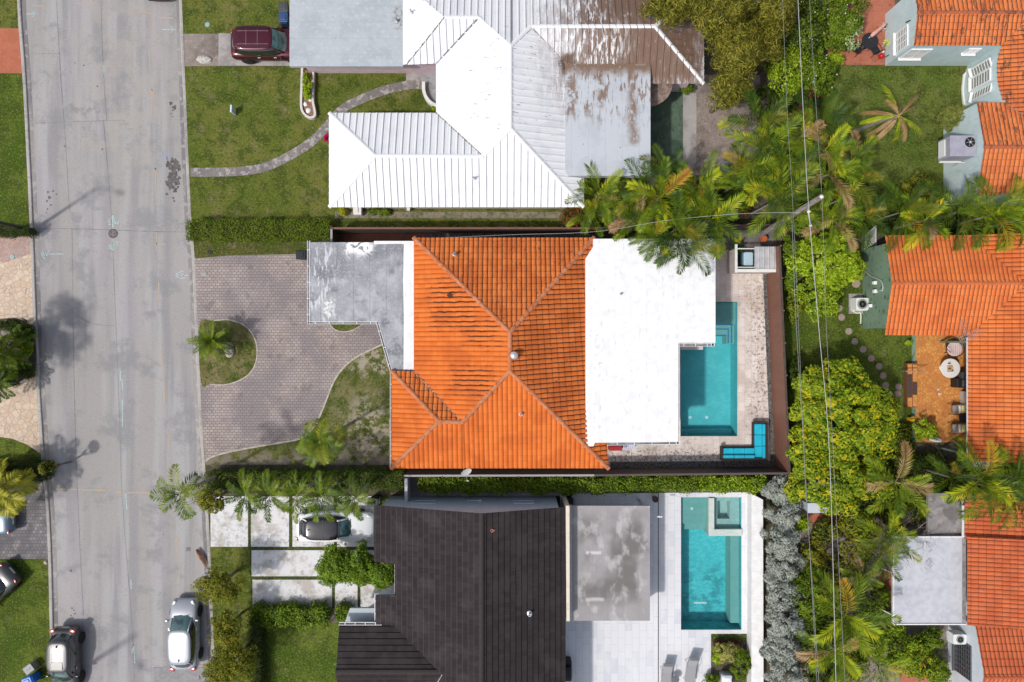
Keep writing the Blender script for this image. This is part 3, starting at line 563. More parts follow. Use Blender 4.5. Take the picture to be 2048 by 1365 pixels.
COPE = surf('coping_stone', (.68, .62, .58), [((.5, .44, .4), .6, 'noise', {'s': 2, 'd': 5}), ((.3, .25, .22), .4, 'noise', {'s': 8, 'd': 5, 'lo': .56, 'hi': .66})], rough=.8)
BTILE = surf('blue_mosaic', (.03, .13, .30), [((.10, .32, .5), .9, 'noise', {'s': 22, 'd': 1, 'lo': .45, 'hi': .55})], rough=.4)
def basin(px, depth, m, parent, zt=.012):
    pts = disp(px); mb = MB(); V, Fc = fill_poly(pts, [], -depth); mb.add(V, Fc); n = len(pts)
    ar = sum(pts[i].x * pts[(i + 1) % n].y - pts[(i + 1) % n].x * pts[i].y for i in range(n))
    if ar < 0: pts = pts[::-1]
    mb.add([(p.x, p.y, zt) for p in pts] + [(p.x, p.y, -depth) for p in pts], [(i, (i + 1) % n, n + (i + 1) % n, n + i) for i in range(n)])
    return mb.build('basin', m, parent, world=True)
def pblock(mb, x0, y0, x1, y1, z0, z1):
    a = P(x0, y1); b = P(x1, y0); mb.box(((a.x + b.x) / 2, (a.y + b.y) / 2, (z0 + z1) / 2), (b.x - a.x, b.y - a.y, z1 - z0))
p1 = empty('swimming_pool', P(1418, 780), label='turquoise pool with shallow entry steps wrapped by travertine deck beside the flat white roof', cat='swimming pool')
basin(POOL1, 1.45, PLAST, p1)
mb = MB(); pblock(mb, 1407, 604.6, 1474.4, 650, -1.44, -.32); pblock(mb, 1407, 650.3, 1474.4, 672, -1.44, -.55); pblock(mb, 1458, 672.2, 1474.4, 688, -1.44, -.56); mb.build('steps', STEPP, p1, world=True)
mb = MB(); pblock(mb, 1407, 647.5, 1470, 650.4, -.321, -.314); pblock(mb, 1467, 650, 1470, 687, -.552, -.544); pblock(mb, 1407, 669.6, 1458, 672.6, -.553, -.545); pblock(mb, 1407, 657, 1463, 659.5, -.549, -.543); pblock(mb, 1460.5, 657, 1463, 687, -.548, -.542); mb.build('mosaic_line', BTILE, p1, world=True)
mb = MB(); pblock(mb, 1361.5, 862, 1474.5, 872.6, -1.44, -1.0); mb.build('bench', PLAST, p1, world=True)
def water(px, parent, z=-.07):
    V, Fc = fill_poly(disp(px), [], z); mb = MB(); mb.add(V, Fc); return mb.build('water', WATER, parent, world=True)
water(POOL1, p1)
mb = MB()
for (x, y) in [(1392, 840), (1426, 840)]:
    c = P(x, y); mb = MB(); mb.lathe([(.11, -1.448), (.11, -1.42), (.07, -1.41), (.065, -1.43), (.01, -1.43)], (c.x, c.y, 0), n=18); mb.build('drain', WHITE, p1, world=True)
p2 = empty('swimming_pool', P(1422, 1120), label='rectangular turquoise pool with a raised square spa in its corner on the white marble patio', cat='swimming pool')
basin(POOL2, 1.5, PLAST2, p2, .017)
mb = MB(); pblock(mb, 1362.6, 995.6, 1416, 1050, -1.49, -.30); pblock(mb, 1465, 1072, 1482.4, 1252, -1.49, -.45); pblock(mb, 1362.6, 1050.3, 1416, 1064, -1.49, -.62); mb.build('sun_shelf', STEPP, p2, world=True)
SPA = empty('spa', P(1450, 1033), label='square raised spa with grey stone rim in the corner of the lower pool', cat='spa')
SPAM = surf('spa_stone', (.50, .56, .52), [((.42, .49, .46), .7, 'noise', {'s': 6}), ((.6, .62, .58), .5, 'noise', {'s': 2})], rough=.6)
mb = MB(); pblock(mb, 1416.3, 995.6, 1427, 1071, -1.49, .16); pblock(mb, 1427, 1058, 1482.4, 1071, -1.49, .157); mb.build('rim', SPAM, SPA, world=True)
mb = MB(); pblock(mb, 1427.2, 996, 1438, 1057.8, -1.2, -.38); pblock(mb, 1463, 996, 1482.2, 1057.8, -1.2, -.38); pblock(mb, 1438, 996, 1463, 1005, -1.2, -.381); pblock(mb, 1438, 1041, 1463, 1057.8, -1.2, -.381); pblock(mb, 1438, 1005, 1463, 1041, -1.2, -1.0); mb.build('seat', SPAM, SPA, world=True)
water([(1427.2, 995.7), (1482.3, 995.7), (1482.3, 1057.9), (1427.2, 1057.9)], SPA, -.05)
water([(1362, 995), (1416.2, 995), (1416.2, 1071.2), (1483, 1071.2), (1483, 1260), (1362, 1260)], p2)
mb = MB(); c = P(1386, 1019.5); mb.lathe([(.1, -.298), (.1, -.28), (.05, -.27), (.01, -.27)], (c.x, c.y, 0), n=16); mb.build('drain', WHITE, p2, world=True); mb = MB(); pblock(mb, 1400, 1221, 1426, 1225, -1.499, -1.46); mb.build('drain', WHITE, p2, world=True)
# ================================================================= roofs and buildings
def newell(pts):
    n = Vector((0, 0, 0))
    for i in range(len(pts)):
        a, b = pts[i], pts[(i + 1) % len(pts)]
        n += Vector(((a.y - b.y) * (a.z + b.z), (a.z - b.z) * (a.x + b.x), (a.x - b.x) * (a.y + b.y)))
    n.normalize(); return n if n.z > 0 else -n
def roof_face(mb, uvs, pts, kind, p=.29, Lc=.40, A=.06, normal=None, off=0.0, jit=0.0):
    """fill a roof plane (convex outline) with tile, standing-seam or flat-tile relief"""
    n = normal or newell(pts); dn = Vector((0, 0, -1)) + n * n.z; dn.normalize(); u = n.cross(dn); u.normalize(); o = pts[0]
    A_ = [(q - o).dot(u) for q in pts]; B_ = [(q - o).dot(dn) for q in pts]
    a0, a1, b0, b1 = min(A_), max(A_), min(B_), max(B_)
    ph = (o.dot(u)) % p; pb = o.dot(dn) % Lc
    k0 = int(math.floor((a0 + ph) / p)) - 1; k1 = int(math.ceil((a1 + ph) / p)) + 1
    aa = []; ah = []
    if kind == 'barrel':
        sm = 8
        for k in range(k0, k1):
            for s in range(sm):
                t = s / sm; aa.append(k * p + t * p - ph); ah.append(A * (abs(math.sin(math.pi * t)) ** .75))
    elif kind == 'seam':
        for k in range(k0, k1):
            for t, h in ((0, .0), (.004, A), (.046, A), (.05, 0), (.05 + (p - .05) * .33, 0), (.06 + (p - .05) * .33, .008), (.08 + (p - .05) * .33, .008), (.09 + (p - .05) * .33, 0), (.05 + (p - .05) * .66, 0), (.06 + (p - .05) * .66, .008), (.08 + (p - .05) * .66, .008), (.09 + (p - .05) * .66, 0)):
                aa.append(k * p + t - ph); ah.append(h)
    else:
        for k in range(k0, k1): aa += [k * p - ph, k * p - ph + p * .985]; ah += [0, 0]
    if kind == 'seam': bb = [b0 - .1, b1 + .1]; bh = [0, 0]
    else:
        bb = []; bh = []; j0 = int(math.floor((b0 + pb) / Lc)) - 1; j1 = int(math.ceil((b1 + pb) / Lc)) + 1
        for j in range(j0, j1): bb += [j * Lc - pb, (j + .97) * Lc - pb, (j + .985) * Lc - pb]; bh += [0, .034, .034]
    na, nb = len(aa), len(bb); a_ = np.array(aa); b_ = np.array(bb); hh = np.array(ah)[:, None] + np.array(bh)[None, :] + off
    if jit:
        rs = np.random.RandomState(int(abs(o.x * 7 + o.y * 13)) + 3); cells = rs.rand(k1 - k0 + 1, nb // 3 + 1)
        ia = (np.arange(na) // 8); ib = (np.arange(nb) // 3); hh += (cells[ia][:, ib] - .5) * jit
    base = np.array(o); co = base + a_[:, None, None] * np.array(u) + b_[None, :, None] * np.array(dn) + hh[..., None] * np.array(n)
    bm = bmesh.new(); vs = [bm.verts.new(c) for c in co.reshape(-1, 3)]; uvl = bm.loops.layers.uv.new('uv')
    cross = u.cross(dn).dot(n) > 0
    for i in range(na - 1):
        for j in range(nb - 1):
            q = [(i, j), (i + 1, j), (i + 1, j + 1), (i, j + 1)]
            if not cross: q = q[::-1]
            f = bm.faces.new([vs[x * nb + y] for x, y in q]); f.smooth = kind == 'barrel'
            for lp, (x, y) in zip(f.loops, q):
                lp[uvl].uv = ((aa[x] + ph) / p + (1e-4 if x == i else -1e-4), (bb[y] + pb) / Lc + (1e-4 if y == j else -1e-4))
    cen = sum(pts, Vector((0, 0, 0))) / len(pts)
    for i in range(len(pts)):
        A1, B1 = pts[i], pts[(i + 1) % len(pts)]; d = Vector((B1.x - A1.x, B1.y - A1.y, 0))
        if d.length < 1e-4: continue
        m = Vector((d.y, -d.x, 0)).normalized()
        if m.dot(cen - A1) > 0: m = -m
        bmesh.ops.bisect_plane(bm, geom=bm.verts[:] + bm.edges[:] + bm.faces[:], plane_co=(A1.x, A1.y, 0), plane_no=m, clear_outer=True)
    bm.verts.index_update(); b = len(mb.v); mb.v += [tuple(v.co) for v in bm.verts]
    for f in bm.faces:
        mb.f.append([b + l.vert.index for l in f.loops]); mb.m.append(mb.mi)
        uvs += [tuple(l[uvl].uv) for l in f.loops]
    bm.free()
def roof_build(mb, uvs, name, mats, parent, smooth=True):
    o = mb.build(name, mats, parent, world=True); lay = o.data.uv_layers.new(name='uv')
    a = np.array(uvs, 'f').ravel(); lay.data.foreach_set('uv', a)
    if smooth:
        o.data.polygons.foreach_set('use_smooth', [True] * len(o.data.polygons)); 
        try: o.data.set_sharp_from_angle(angle=R(50))
        except Exception: pass
    return o
def cap_line(mb, A, B, r=.13, L=.38, lift=.05, n=7):
    """row of overlapping half-round ridge tiles from A (low) to B (high)"""
    d = B - A; N = max(1, int(d.length / L)); st = d / N; t = d.normalized(); side = t.cross(Vector((0, 0, 1))).normalized(); up = side.cross(t).normalized()
    for i in range(N):
        p0 = A + st * i - st * .06; p1 = A + st * (i + 1); vs = []
        for p_, rr, lf in ((p0, r * 1.08, lift + .025), (p1, r * .92, lift)):
            for k in range(n + 1):
                a = math.pi * k / n; vs.append(p_ + side * (rr * math.cos(a)) + up * (rr * .8 * math.sin(a) + lf - .05))
        fs = [(k, k + 1, n + 2 + k, n + 1 + k) for k in range(n)] + [tuple(range(n + 1))[::-1]]
        mb.add(vs, fs)
def ridge_h(px, py, eave, axis, he, slope):
    """height of a ridge point seen at (px,py) whose run is measured from eave coordinate (world) along axis"""
    h = he + 1
    for _ in range(30):
        p = P(px, py, h); h = he + slope * abs((p.x if axis == 'x' else p.y) - eave)
    return h
def walls(px, h0, h1, m, parent, name='wall', he=None, thick=None, inset=0.0, worldpts=None):
    pts = worldpts or [P(a, b, he if he is not None else 0) for a, b in px]
    mb = MB(); mb.prism([(p.x, p.y) for p in pts], h0, h1); return mb.build(name, m, parent, world=True)
def gutter_run(px, h, parent, m=None, wd=.13, step=1.05, name='gutter', inner=None):
    """open gutter trough with hanging straps along a roof edge (photo pixels at height h)"""
    m = m or [WHITE, DARK]; l = [P(a, b, h) for a, b in px]; mb = MB()
    for a, b in zip(l[:-1], l[1:]):
        d = b - a; Ln = d.length; t = d.normalized(); nr = Vector((t.y, -t.x, 0)); rz = math.atan2(d.y, d.x); c = (a + b) / 2
        mb.mi = 0
        mb.box(c + nr * (wd * .5) + Vector((0, 0, -.05)), (Ln + wd, .025, .11), rz)
        mb.box(c - nr * (wd * .5) + Vector((0, 0, -.045)), (Ln + wd, .022, .10), rz)
        mb.mi = 1; mb.box(c + Vector((0, 0, -.10)), (Ln + wd * .6, wd * .92, .012), rz)
        mb.mi = 0; k = int(Ln / step)
        for i in range(k + 1):
            q = a + t * (Ln * (i + .5) / (k + 1)); mb.box(q + Vector((0, 0, .006)), (.035, wd * .95, .012), rz)
    return mb.build(name, m, parent, world=True)
GUTM = surf('grey_gutter_inside', (.30, .30, .31), [((.12, .11, .10), .6, 'noise', {'s': 3, 'd': 4})], rough=.6)

def tilemat(name, a, b, c, dirt, dirt_lo=.58, mold=None, extra=()):
    ly = [(b, .8, 'cell', {'lo': .1, 'hi': .95}), (c, .75, 'noise', {'s': .55, 'd': 4, 'lo': .45, 'hi': .62}),
          (dirt, .8, 'noise', {'s': 3.2, 'd': 6, 'r': .75, 'lo': dirt_lo, 'hi': dirt_lo + .08}), (dirt, .55, 'vlines', {'p': 1.0, 'o': .5, 'w': .045}), (dirt, .5, 'ulines', {'p': 1.0, 'o': .5, 'w': .07})]
    return surf(name, a, ly + list(extra), rough=.75, spec=.3, bump=(30, .25, .01))
def streaks(box, z=4, amt=.95, lo=.5, st=(1, 1, 1), c=(.05, .022, .014)):
    return (c, amt, 'noise', {'s': 2.6, 'd': 4, 'r': .6, 'lo': lo, 'hi': lo + .05, 'st': st, 'box': box, 'z': z, 'soft': .9})
# dark grime sits along the joint between two tile rows: as cells in roof coordinates
TILEA = tilemat('orange_barrel_tile', (.60, .135, .018), (.68, .175, .03), (.48, .10, .015), (.20, .055, .018), .60)
def grime(box, z, st, s=2.2, lo=.5):
    return ((.045, .02, .014), .9, 'ulines', {'p': 1.0, 'o': .5, 'w': .20, 'wob': .55, 'ws': 2.2, 'box': box, 'z': z, 'soft': .5, 'bs': s, 'bw_': .5})
TILEA_N = tilemat('orange_barrel_tile_north', (.56, .14, .026), (.66, .185, .042), (.46, .105, .02), (.16, .05, .02), .57, extra=[((.03, .016, .012), .8, 'ulines', {'p': 1.0, 'o': .5, 'w': .13, 'wob': .30, 'ws': 2.5}), ((.05, .02, .012), .7, 'vlines', {'p': 1.0, 'o': .5, 'w': .06})])
TILEA_E = tilemat('orange_barrel_tile_east', (.55, .13, .024), (.64, .175, .038), (.44, .10, .018), (.16, .05, .02), .58, extra=[((.04, .018, .012), .85, 'ulines', {'p': 1.0, 'o': .5, 'w': .14, 'wob': .24, 'ws': 2.5}), ((.05, .02, .012), .6, 'vlines', {'p': 1.0, 'o': .5, 'w': .05})])
TILEA_W = tilemat('orange_barrel_tile_west', (.62, .14, .018), (.68, .175, .03), (.50, .105, .015), (.22, .06, .02), .62, extra=[grime((860, 560, 960, 660), 3.9, 0), grime((930, 640, 1000, 690), 4.3, 0), grime((900, 735, 990, 790), 4.2, 0, s=3)])
CAPM = surf('ridge_tile', (.46, .15, .06), [((.52, .22, .11), .8, 'island', {}), ((.22, .08, .045), .6, 'noise', {'s': 4, 'd': 5, 'lo': .5, 'hi': .65})], rough=.8)
VENTM = surf('vent_pipe_metal', (.45, .45, .46), [((.25, .24, .23), .6, 'noise', {'s': 9})], rough=.5)

# ------------------------------------------------ middle house with orange barrel tiles
HA = empty('tiled_house', P(1000, 700), label='middle house with orange barrel tile hip roof and flat white and grey wings', cat='house')
S = .32; he = 3.0
W_ = P(828, 600, he).x; E_ = P(1201, 600, he).x; Nn = P(900, 476, he).y; So = P(900, 937, he).y; Ww = P(783, 800, he).x
cNW = Vector((W_, Nn, he)); cNE = Vector((P(1188, 476, he).x, Nn, he)); cSE = Vector((P(1217, 937, he).x, So, he)); cSW = Vector((Ww, So, he)); cWN = Vector((Ww, P(783, 742, he).y, he))
def rp(px, py, eave, ax): return P(px, py, ridge_h(px, py, eave, ax, he, S))
RN = rp(1020, 665, W_, 'x'); RS = rp(1020, 742, W_, 'x'); zr = RN.z = max(RN.z, RS.z); RS.z = zr
V1 = rp(925, 845, So, 'y'); V0 = rp(878, 843, So, 'y'); V0.z = V1.z = (V0.z + V1.z) / 2
pW = Vector((W_, P(828, 742, he).y, he))
ra, ru = MB(), []
ra.mi = 0; roof_face(ra, ru, [cNW, RN, RS, V1, pW], 'barrel', normal=Vector((-S, 0, 1)).normalized())
ra.mi = 1; roof_face(ra, ru, [cNW, cNE, RN], 'barrel', jit=.006)
ra.mi = 2; roof_face(ra, ru, [RN, cNE, cSE, RS], 'barrel', normal=newell([RN, cNE, cSE]), jit=.006)
ra.mi = 0; roof_face(ra, ru, [RS, cSE, Vector((V1.x, So, he)), V1], 'barrel'); roof_face(ra, ru, [V1, Vector((V1.x, So, he)), cSW, V0], 'barrel')
roof_face(ra, ru, [cWN, V0, cSW], 'barrel')
ra.mi = 1; roof_face(ra, ru, [cWN, pW, V1, V0], 'barrel', jit=.006)
roof_build(ra, ru, 'tile_roof', [TILEA_W, TILEA_N, TILEA_E], HA)
mb = MB()
for a, b in ((cNW, RN), (RS, RN), (cNE, RN), (cSE, RS), (V1, RS), (V0, V1), (cSW, V0), (cWN, V0)): cap_line(mb, a, b)
mb.build('ridge_cap', CAPM, HA, world=True, smooth=False)
mb = MB(); mb.tube([pW + Vector((0, 0, .06)), V1 + Vector((0, 0, .05))], .045, 5); mb.build('valley_flashing', surf('valley_metal', (.16, .12, .10), [((.5, .45, .42), .8, 'noise', {'s': 5, 'lo': .55, 'hi': .6})], rough=.7), HA, world=True)
walls(None, 0, he - .1, OFFW, HA, worldpts=[Vector((Ww + .5, So + .5, 0)), Vector((cSE.x - .5, So + .5, 0)), Vector((cSE.x - .5, So + 1.9, 0)), Vector((P(1352, 800, 3.2).x - .1, So + 1.9, 0)), Vector((P(1352, 800, 3.2).x - .1, P(1400, 660, 3).y, 0)), Vector((P(1422, 600, 3.2).x - .3, P(1400, 660, 3).y, 0)), Vector((P(1422, 600, 3.2).x - .3, Nn - .5, 0)), Vector((W_ + .4, Nn - .5, 0)), Vector((W_ + .4, cWN.y - .4, 0)), Vector((Ww + .5, cWN.y - .4, 0))])
FLATW = surf('white_flat_roof', (.78, .78, .785), [((.68, .68, .69), .55, 'noise', {'s': 2, 'd': 5, 'lo': .5, 'hi': .65}), ((.50, .49, .48), .35, 'xlines', {'p': .95, 'w': .014, 'wob': .01}), ((.50, .49, .48), .2, 'ylines', {'p': 3.1, 'w': .005}), ((.45, .44, .43), .7, 'noise', {'s': 3.5, 'd': 6, 'r': .7, 'lo': .52, 'hi': .62, 'box': (1190, 670, 1205, 750), 'z': 3.4, 'soft': .25, 'bw_': .15}),
    ((.55, .54, .52), .6, 'noise', {'s': 2.5, 'd': 6, 'r': .7, 'lo': .52, 'hi': .62, 'box': (1300, 485, 1440, 560), 'z': 3.4, 'soft': .6}), ((.5, .5, .48), .6, 'noise', {'s': 3, 'd': 6, 'r': .75, 'lo': .57, 'hi': .68, 'st': (1.6, .4, 1)})], rough=.55)
hf = 3.5
WR = [(1171, 893), (1171, 518), (1187, 493), (1187, 478), (1431, 478), (1431, 686), (1357, 686), (1357, 884), (1190, 886), (1187, 893)]
mb = MB(); l = disp(WR, hf); mb.prism([(p.x, p.y) for p in l], hf - .35, hf); mb.build('flat_roof', FLATW, HA, world=True)
gutter_run([(1426, 480), (1426, 690), (1356, 690), (1356, 886), (1217, 888)], hf - .02, HA, [WHITE, GUTM], wd=.17)
GREYR = surf('grey_membrane_roof', (.30, .305, .33), [((.19, .195, .215), .8, 'noise', {'s': .6, 'd': 5, 'lo': .42, 'hi': .6}), ((.46, .47, .50), .6, 'noise', {'s': .8, 'd': 6, 'r': .65, 'dist': .6, 'lo': .48, 'hi': .66, 'st': (1, .6, 1)}), ((.13, .135, .15), .55, 'noise', {'s': 1.2, 'd': 5, 'lo': .54, 'hi': .66}),
    ((.84, .84, .85), 1.0, 'noise', {'s': 2.2, 'd': 4, 'dist': 1, 'lo': .40, 'hi': .44, 'box': (690, 480, 745, 512), 'z': 2.85, 'soft': .2, 'bw_': .25, 'bs': 1.6}), ((.78, .77, .70), .8, 'noise', {'s': 5, 'd': 5, 'lo': .48, 'hi': .54, 'box': (645, 600, 668, 632), 'z': 2.85, 'soft': .2, 'bw_': .15}),
    ((.62, .63, .66), .75, 'noise', {'s': 3.5, 'd': 4, 'lo': .52, 'hi': .58, 'st': (1.6, .35, 1), 'rz': -.35, 'box': (620, 485, 670, 640), 'z': 2.85, 'soft': .5}), ((.08, .08, .09), .7, 'xlines', {'p': 1.0, 'o': .17, 'w': .012, 'wob': .02}), ((.45, .46, .48), .5, 'noise', {'s': 7, 'd': 5, 'lo': .55, 'hi': .62})], rough=.5, bump=(8, .3, .02))
hg = 2.85
GR = [(617, 485), (829, 485), (829, 742), (785, 742), (757, 645), (617, 645)]
mb = MB(); l = disp(GR, hg); mb.prism([(p.x, p.y) for p in l], hg - .3, hg); mb.build('carport_roof', GREYR, HA, world=True)
STR = [(808, 487), (828, 487), (828, 740), (807, 740), (808, 640), (806, 560)]
mb = MB(); l = disp(STR, hg + .004); mb.prism([(p.x, p.y) for p in l], hg - .2, hg + .012); l = disp([(748, 482.5), (829, 482.5), (829, 490), (806, 489), (800, 488), (748, 489)], hg); mb.prism([(p.x, p.y) for p in l], hg - .2, hg + .014); mb.build('white_coating_strip', FLATW, HA, world=True)
gutter_run([(617, 484), (617, 646), (755, 646), (783, 745)], hg + .02, HA, [WHITE, GUTM], wd=.14)
gutter_run([(782, 745), (782, 936)], he - .02, HA, [WHITE, GUTM], wd=.10, step=1.6)
mb = MB()
for (a, b) in [(640, 520), (640, 625), (745, 625)]: c = P(a, b, 2.5); mb.box((c.x, c.y, 1.25), (.2, .2, 2.5))
mb.build('carport_post', OFFW, HA, world=True)
# brown wall under the south eave and grey side of the north wing
t = empty('roof_vent', P(1028, 711, 4.9), label='round silver turbine vent on the ridge of the orange tile roof', cat='roof vent')
mb = MB(); mb.lathe([(.11, -.5), (.11, .12), (.13, .14)], n=16); mb.build('pipe', VENTM, t)
mb = MB(); mb.lathe([(.10, .12), (.19, .18), (.235, .28), (.225, .38), (.15, .46), (.04, .49), (.01, .49)], n=18)
mb.build('cap', surf('silver_cap', (.7, .7, .72), rough=.3, metal=.6), t, smooth=True)
def pipe_vent(px, py, h, r, label, m=VENTM, hh=.3):
    c = P(px, py, h); mb = MB(); mb.lathe([(r * 1.9, 0), (r * 1.8, .03), (r, .05), (r, hh), (r * .7, hh), (r * .65, hh - .1), (.01, hh - .1)], n=14); o = mb.build('vent_pipe', m); o.location = c - Vector((0, 0, .06)); tag(o, label, 'vent pipe')
pipe_vent(909, 509, 3.62, .07, 'small dark vent pipe near the north eave of the orange tile roof')
pipe_vent(1042, 829, 4.2, .07, 'small pinkish vent pipe on the south slope of the orange tile roof', surf('pink_pipe', (.6, .4, .36), rough=.7))
pipe_vent(1242, 588, 3.52, .06, 'tiny vent pipe on the flat white roof', VENTM, .2)
c = P(899, 592, 3.95); mb = MB()
for k in range(14): a = rnd.uniform(0, 6.3); mb.box((.16 * math.cos(a) * rnd.random(), .16 * math.sin(a) * rnd.random(), .03 + .03 * rnd.random()), (.22, .03, .02), rnd.uniform(0, 3))
o = mb.build('leaf_clump', surf('dead_leaf', (.06, .03, .02), rough=.9)); o.location = c; tag(o, 'clump of dead leaves stuck on the west slope of the orange tile roof', 'leaf clump')
# satellite dish
c = P(932, 944, 2.9); t = empty('satellite_dish', c, label='white satellite dish mounted below the south eave of the orange tile roof', cat='satellite dish')
mb = MB(); M_ = Matrix.Rotation(R(50), 3, Vector((1, .8, 0)).normalized()) 
V = []; rows = 5; n = 20
for i in range(rows + 1):
    for k in range(n): a = 2 * math.pi * k / n; r = .36 * i / rows; V.append(M_ @ Vector((r * math.cos(a), r * .86 * math.sin(a), .35 * r * r)))
V2 = [v + M_ @ Vector((0, 0, -.012)) for v in V]; fs = [(i * n + k, i * n + (k + 1) % n, (i + 1) * n + (k + 1) % n, (i + 1) * n + k) for i in range(rows) for k in range(n)]
mb.add(V, fs); mb.add(V2, [f[::-1] for f in fs]); mb.build('dish', surf('dish_grey', (.7, .69, .67), [((.5, .3, .2), .7, 'spots', {'s': 1.5, 'w': .2, 'co': 'obj'})], rough=.5), t, smooth=True)
mb = MB(); mb.tube([M_ @ Vector((0, -.3, .03)), M_ @ Vector((0, -.42, .35))], .014, 6); mb.box(M_ @ Vector((0, -.42, .37)), (.12, .07, .07)); mb.build('feed_arm', GREYM, t)
mb = MB(); mb.tube([(0, 0, 0), (0, .06, -.3), (0, .3, -.4)], .025, 6); mb.tube([(-.12, 0, -.05), (-.2, .3, -.2)], .012, 5); mb.build('bracket', GREYM, t)
# ------------------------------------------------ white metal roof house
HB = empty('white_roof_house', P(1000, 250), label='house with white standing seam metal roof, pink walls and grey flat carport roof', cat='house')
SM = surf('white_metal_roof', (.75, .755, .77), [((.62, .63, .67), .5, 'noise', {'s': .8, 'd': 4, 'lo': .5, 'hi': .65}),
    ((.16, .105, .075), .9, 'noise', {'s': 3.0, 'd': 6, 'r': .75, 'lo': .60, 'hi': .65, 'st': (.35, 2.5, 1), 'box': (930, 30, 1130, 290), 'z': 4, 'soft': 1.2}),
    ((.19, .115, .08), .95, 'noise', {'s': 2.2, 'd': 6, 'r': .7, 'lo': .43, 'hi': .50, 'st': (2.6, .40, 1), 'box': (1120, -250, 1440, 200), 'z': 4, 'soft': 2.2, 'bw_': .9}),
    ((.18, .11, .075), 1.0, 'noise', {'s': 3, 'd': 6, 'r': .7, 'lo': .30, 'hi': .42, 'box': (1210, -250, 1500, 52), 'z': 4, 'soft': 1.0, 'bw_': .35}),
    ((.18, .11, .075), .95, 'noise', {'s': 3, 'd': 6, 'r': .7, 'lo': .30, 'hi': .44, 'st': (1.6, .6, 1), 'box': (1250, 40, 1410, 160), 'z': 4, 'soft': .8, 'bw_': .35}),
    ((.15, .09, .06), 1.0, 'noise', {'s': 3, 'd': 6, 'r': .7, 'lo': .3, 'hi': .45, 'box': (1120, 112, 1150, 150), 'z': 3.4, 'soft': .25, 'bw_': .2})], rough=.38, spec=.5)
S = .35; he = 3.0; SP = .41
xW = P(658, 300, he).x; yS = P(700, 415, he).y; yWn = P(700, 226, he).y; xM = P(872, 150, he).x; yI = P(880, 128, he).y; xE = P(1168, 400, he).x
def rpt(px, py, ev, ax): return P(px, py, ridge_h(px, py, ev, ax, he, S))
R1 = rpt(750, 312, yS, 'y'); R2 = rpt(966, 313, yS, 'y'); R2.z = R1.z; R3 = rpt(1021, 257, yS, 'y'); R4 = rpt(1021, 91, xM, 'x'); zt = (R3.z + R4.z) / 2; R3.z = R4.z = zt
R5 = P(957, 35, zt - .57); R6 = P(889, 35, zt - .57); R7 = P(1062, 53, zt - .38); R8 = P(1310, 52, zt - .38); R8.y = R7.y; R5.y = R6.y
A0 = Vector((xW, yS, he)); A1 = Vector((xW, yWn, he)); A2 = Vector((xM, yWn, he)); A3 = Vector((xM, yI, he)); A4 = P(812, 130, he); A5 = Vector((xE, yS, he)); yC = P(1400, 168, he).y; xF = P(1408, 100, he).x; A6 = Vector((xF, yC, he))
rb, ub = MB(), []
def rf(pts, **k): roof_face(rb, ub, pts, 'seam', p=SP, A=.075, **k)
nS = Vector((0, -S, 1)).normalized(); nW = Vector((-S, 0, 1)).normalized(); nE = Vector((S, 0, 1)).normalized(); nN = Vector((0, S, 1)).normalized()
rf([A0, R1, A1]); rf([A1, R1, R2, A2])
rf([A0, Vector((R2.x, yS, he)), R2, R1]); rf([Vector((R2.x, yS, he)), A5, R3, R2])
# big west face split in convex pieces (one plane)
def onpl(x, y, q, n): return Vector((x, y, q.z - ((x - q.x) * n.x + (y - q.y) * n.y) / n.z))
rf([A2, R2, R3, R4, R5, A3], normal=newell([A2, R3, R4]))
rf([A4, A3, R5, R6])
xA = P(806, 0, he).x; rf([Vector((xA, A4.y, he)), A4, R6, Vector((xA, R6.y + R6.x - xA, he))])
yN2 = R7.y + (R7.y - yC)
nNn = newell([R7, R8, Vector((R8.x, yN2, he))]); NE_ = Vector((xF, yN2, he)); V3 = lambda x: Vector((x, yN2, he))
rf([R8, NE_, V3(R8.x)], normal=nNn); rf([R7, R8, V3(R8.x), V3(R7.x)], normal=nNn); rf([R5, R4, V3(R4.x), V3(R5.x)], normal=nNn); rf([R4, R7, V3(R7.x), V3(R4.x)], normal=nNn); rf([R6, R5, V3(R5.x), V3(xA)], normal=nNn)
rf([R8, A6, NE_])
nEm = newell([R4, A5, R3]); VA = P(1132, 128, he + .38); VA = onpl(VA.x, VA.y, R4, nEm)
rf([R7, R8, A6, Vector((R7.x + (R7.y - yC), yC, he))])
rf([R4, R7, VA, Vector((xE, VA.y - (xE - VA.x), he)), A5, R3], normal=nEm)
roof_build(rb, ub, 'metal_roof', SM, HB, smooth=False)
mb = MB()
def ridge_strip(a, b, w_=.11, up=.05):
    d = (b - a); t = d.normalized(); s = t.cross(Vector((0, 0, 1))).normalized(); z = Vector((0, 0, 1))
    mb.add([a - s * w_ + z * (up - .02), a + z * (up + .03), a + s * w_ + z * (up - .02), b - s * w_ + z * (up - .02), b + z * (up + .03), b + s * w_ + z * (up - .02), a - s * w_ - z * .05, a + s * w_ - z * .05, b - s * w_ - z * .05, b + s * w_ - z * .05], [(0, 3, 4, 1), (1, 4, 5, 2), (0, 6, 8, 3), (2, 5, 9, 7)])
for a, b in ((A1, R1), (A0, R1), (R1, R2), (R2, R3), (R3, R4), (R4, R5), (R5, R6), (R4, R7), (R7, R8), (R8, A6), (A5, R3), (R8, NE_)): ridge_strip(a, b)
mb.build('ridge_cap', surf('ridge_white', (.78, .78, .80), rough=.4), HB, world=True)
mb = MB()
for a, b in ((A2, R2), (A4, R6), (A3, R5), (R7, VA)): ridge_strip(a, b, .05, .012)
mb.build('valley_flashing', surf('valley_grey', (.35, .33, .33), [((.12, .08, .06), .8, 'noise', {'s': 4, 'd': 4})], rough=.6), HB, world=True)
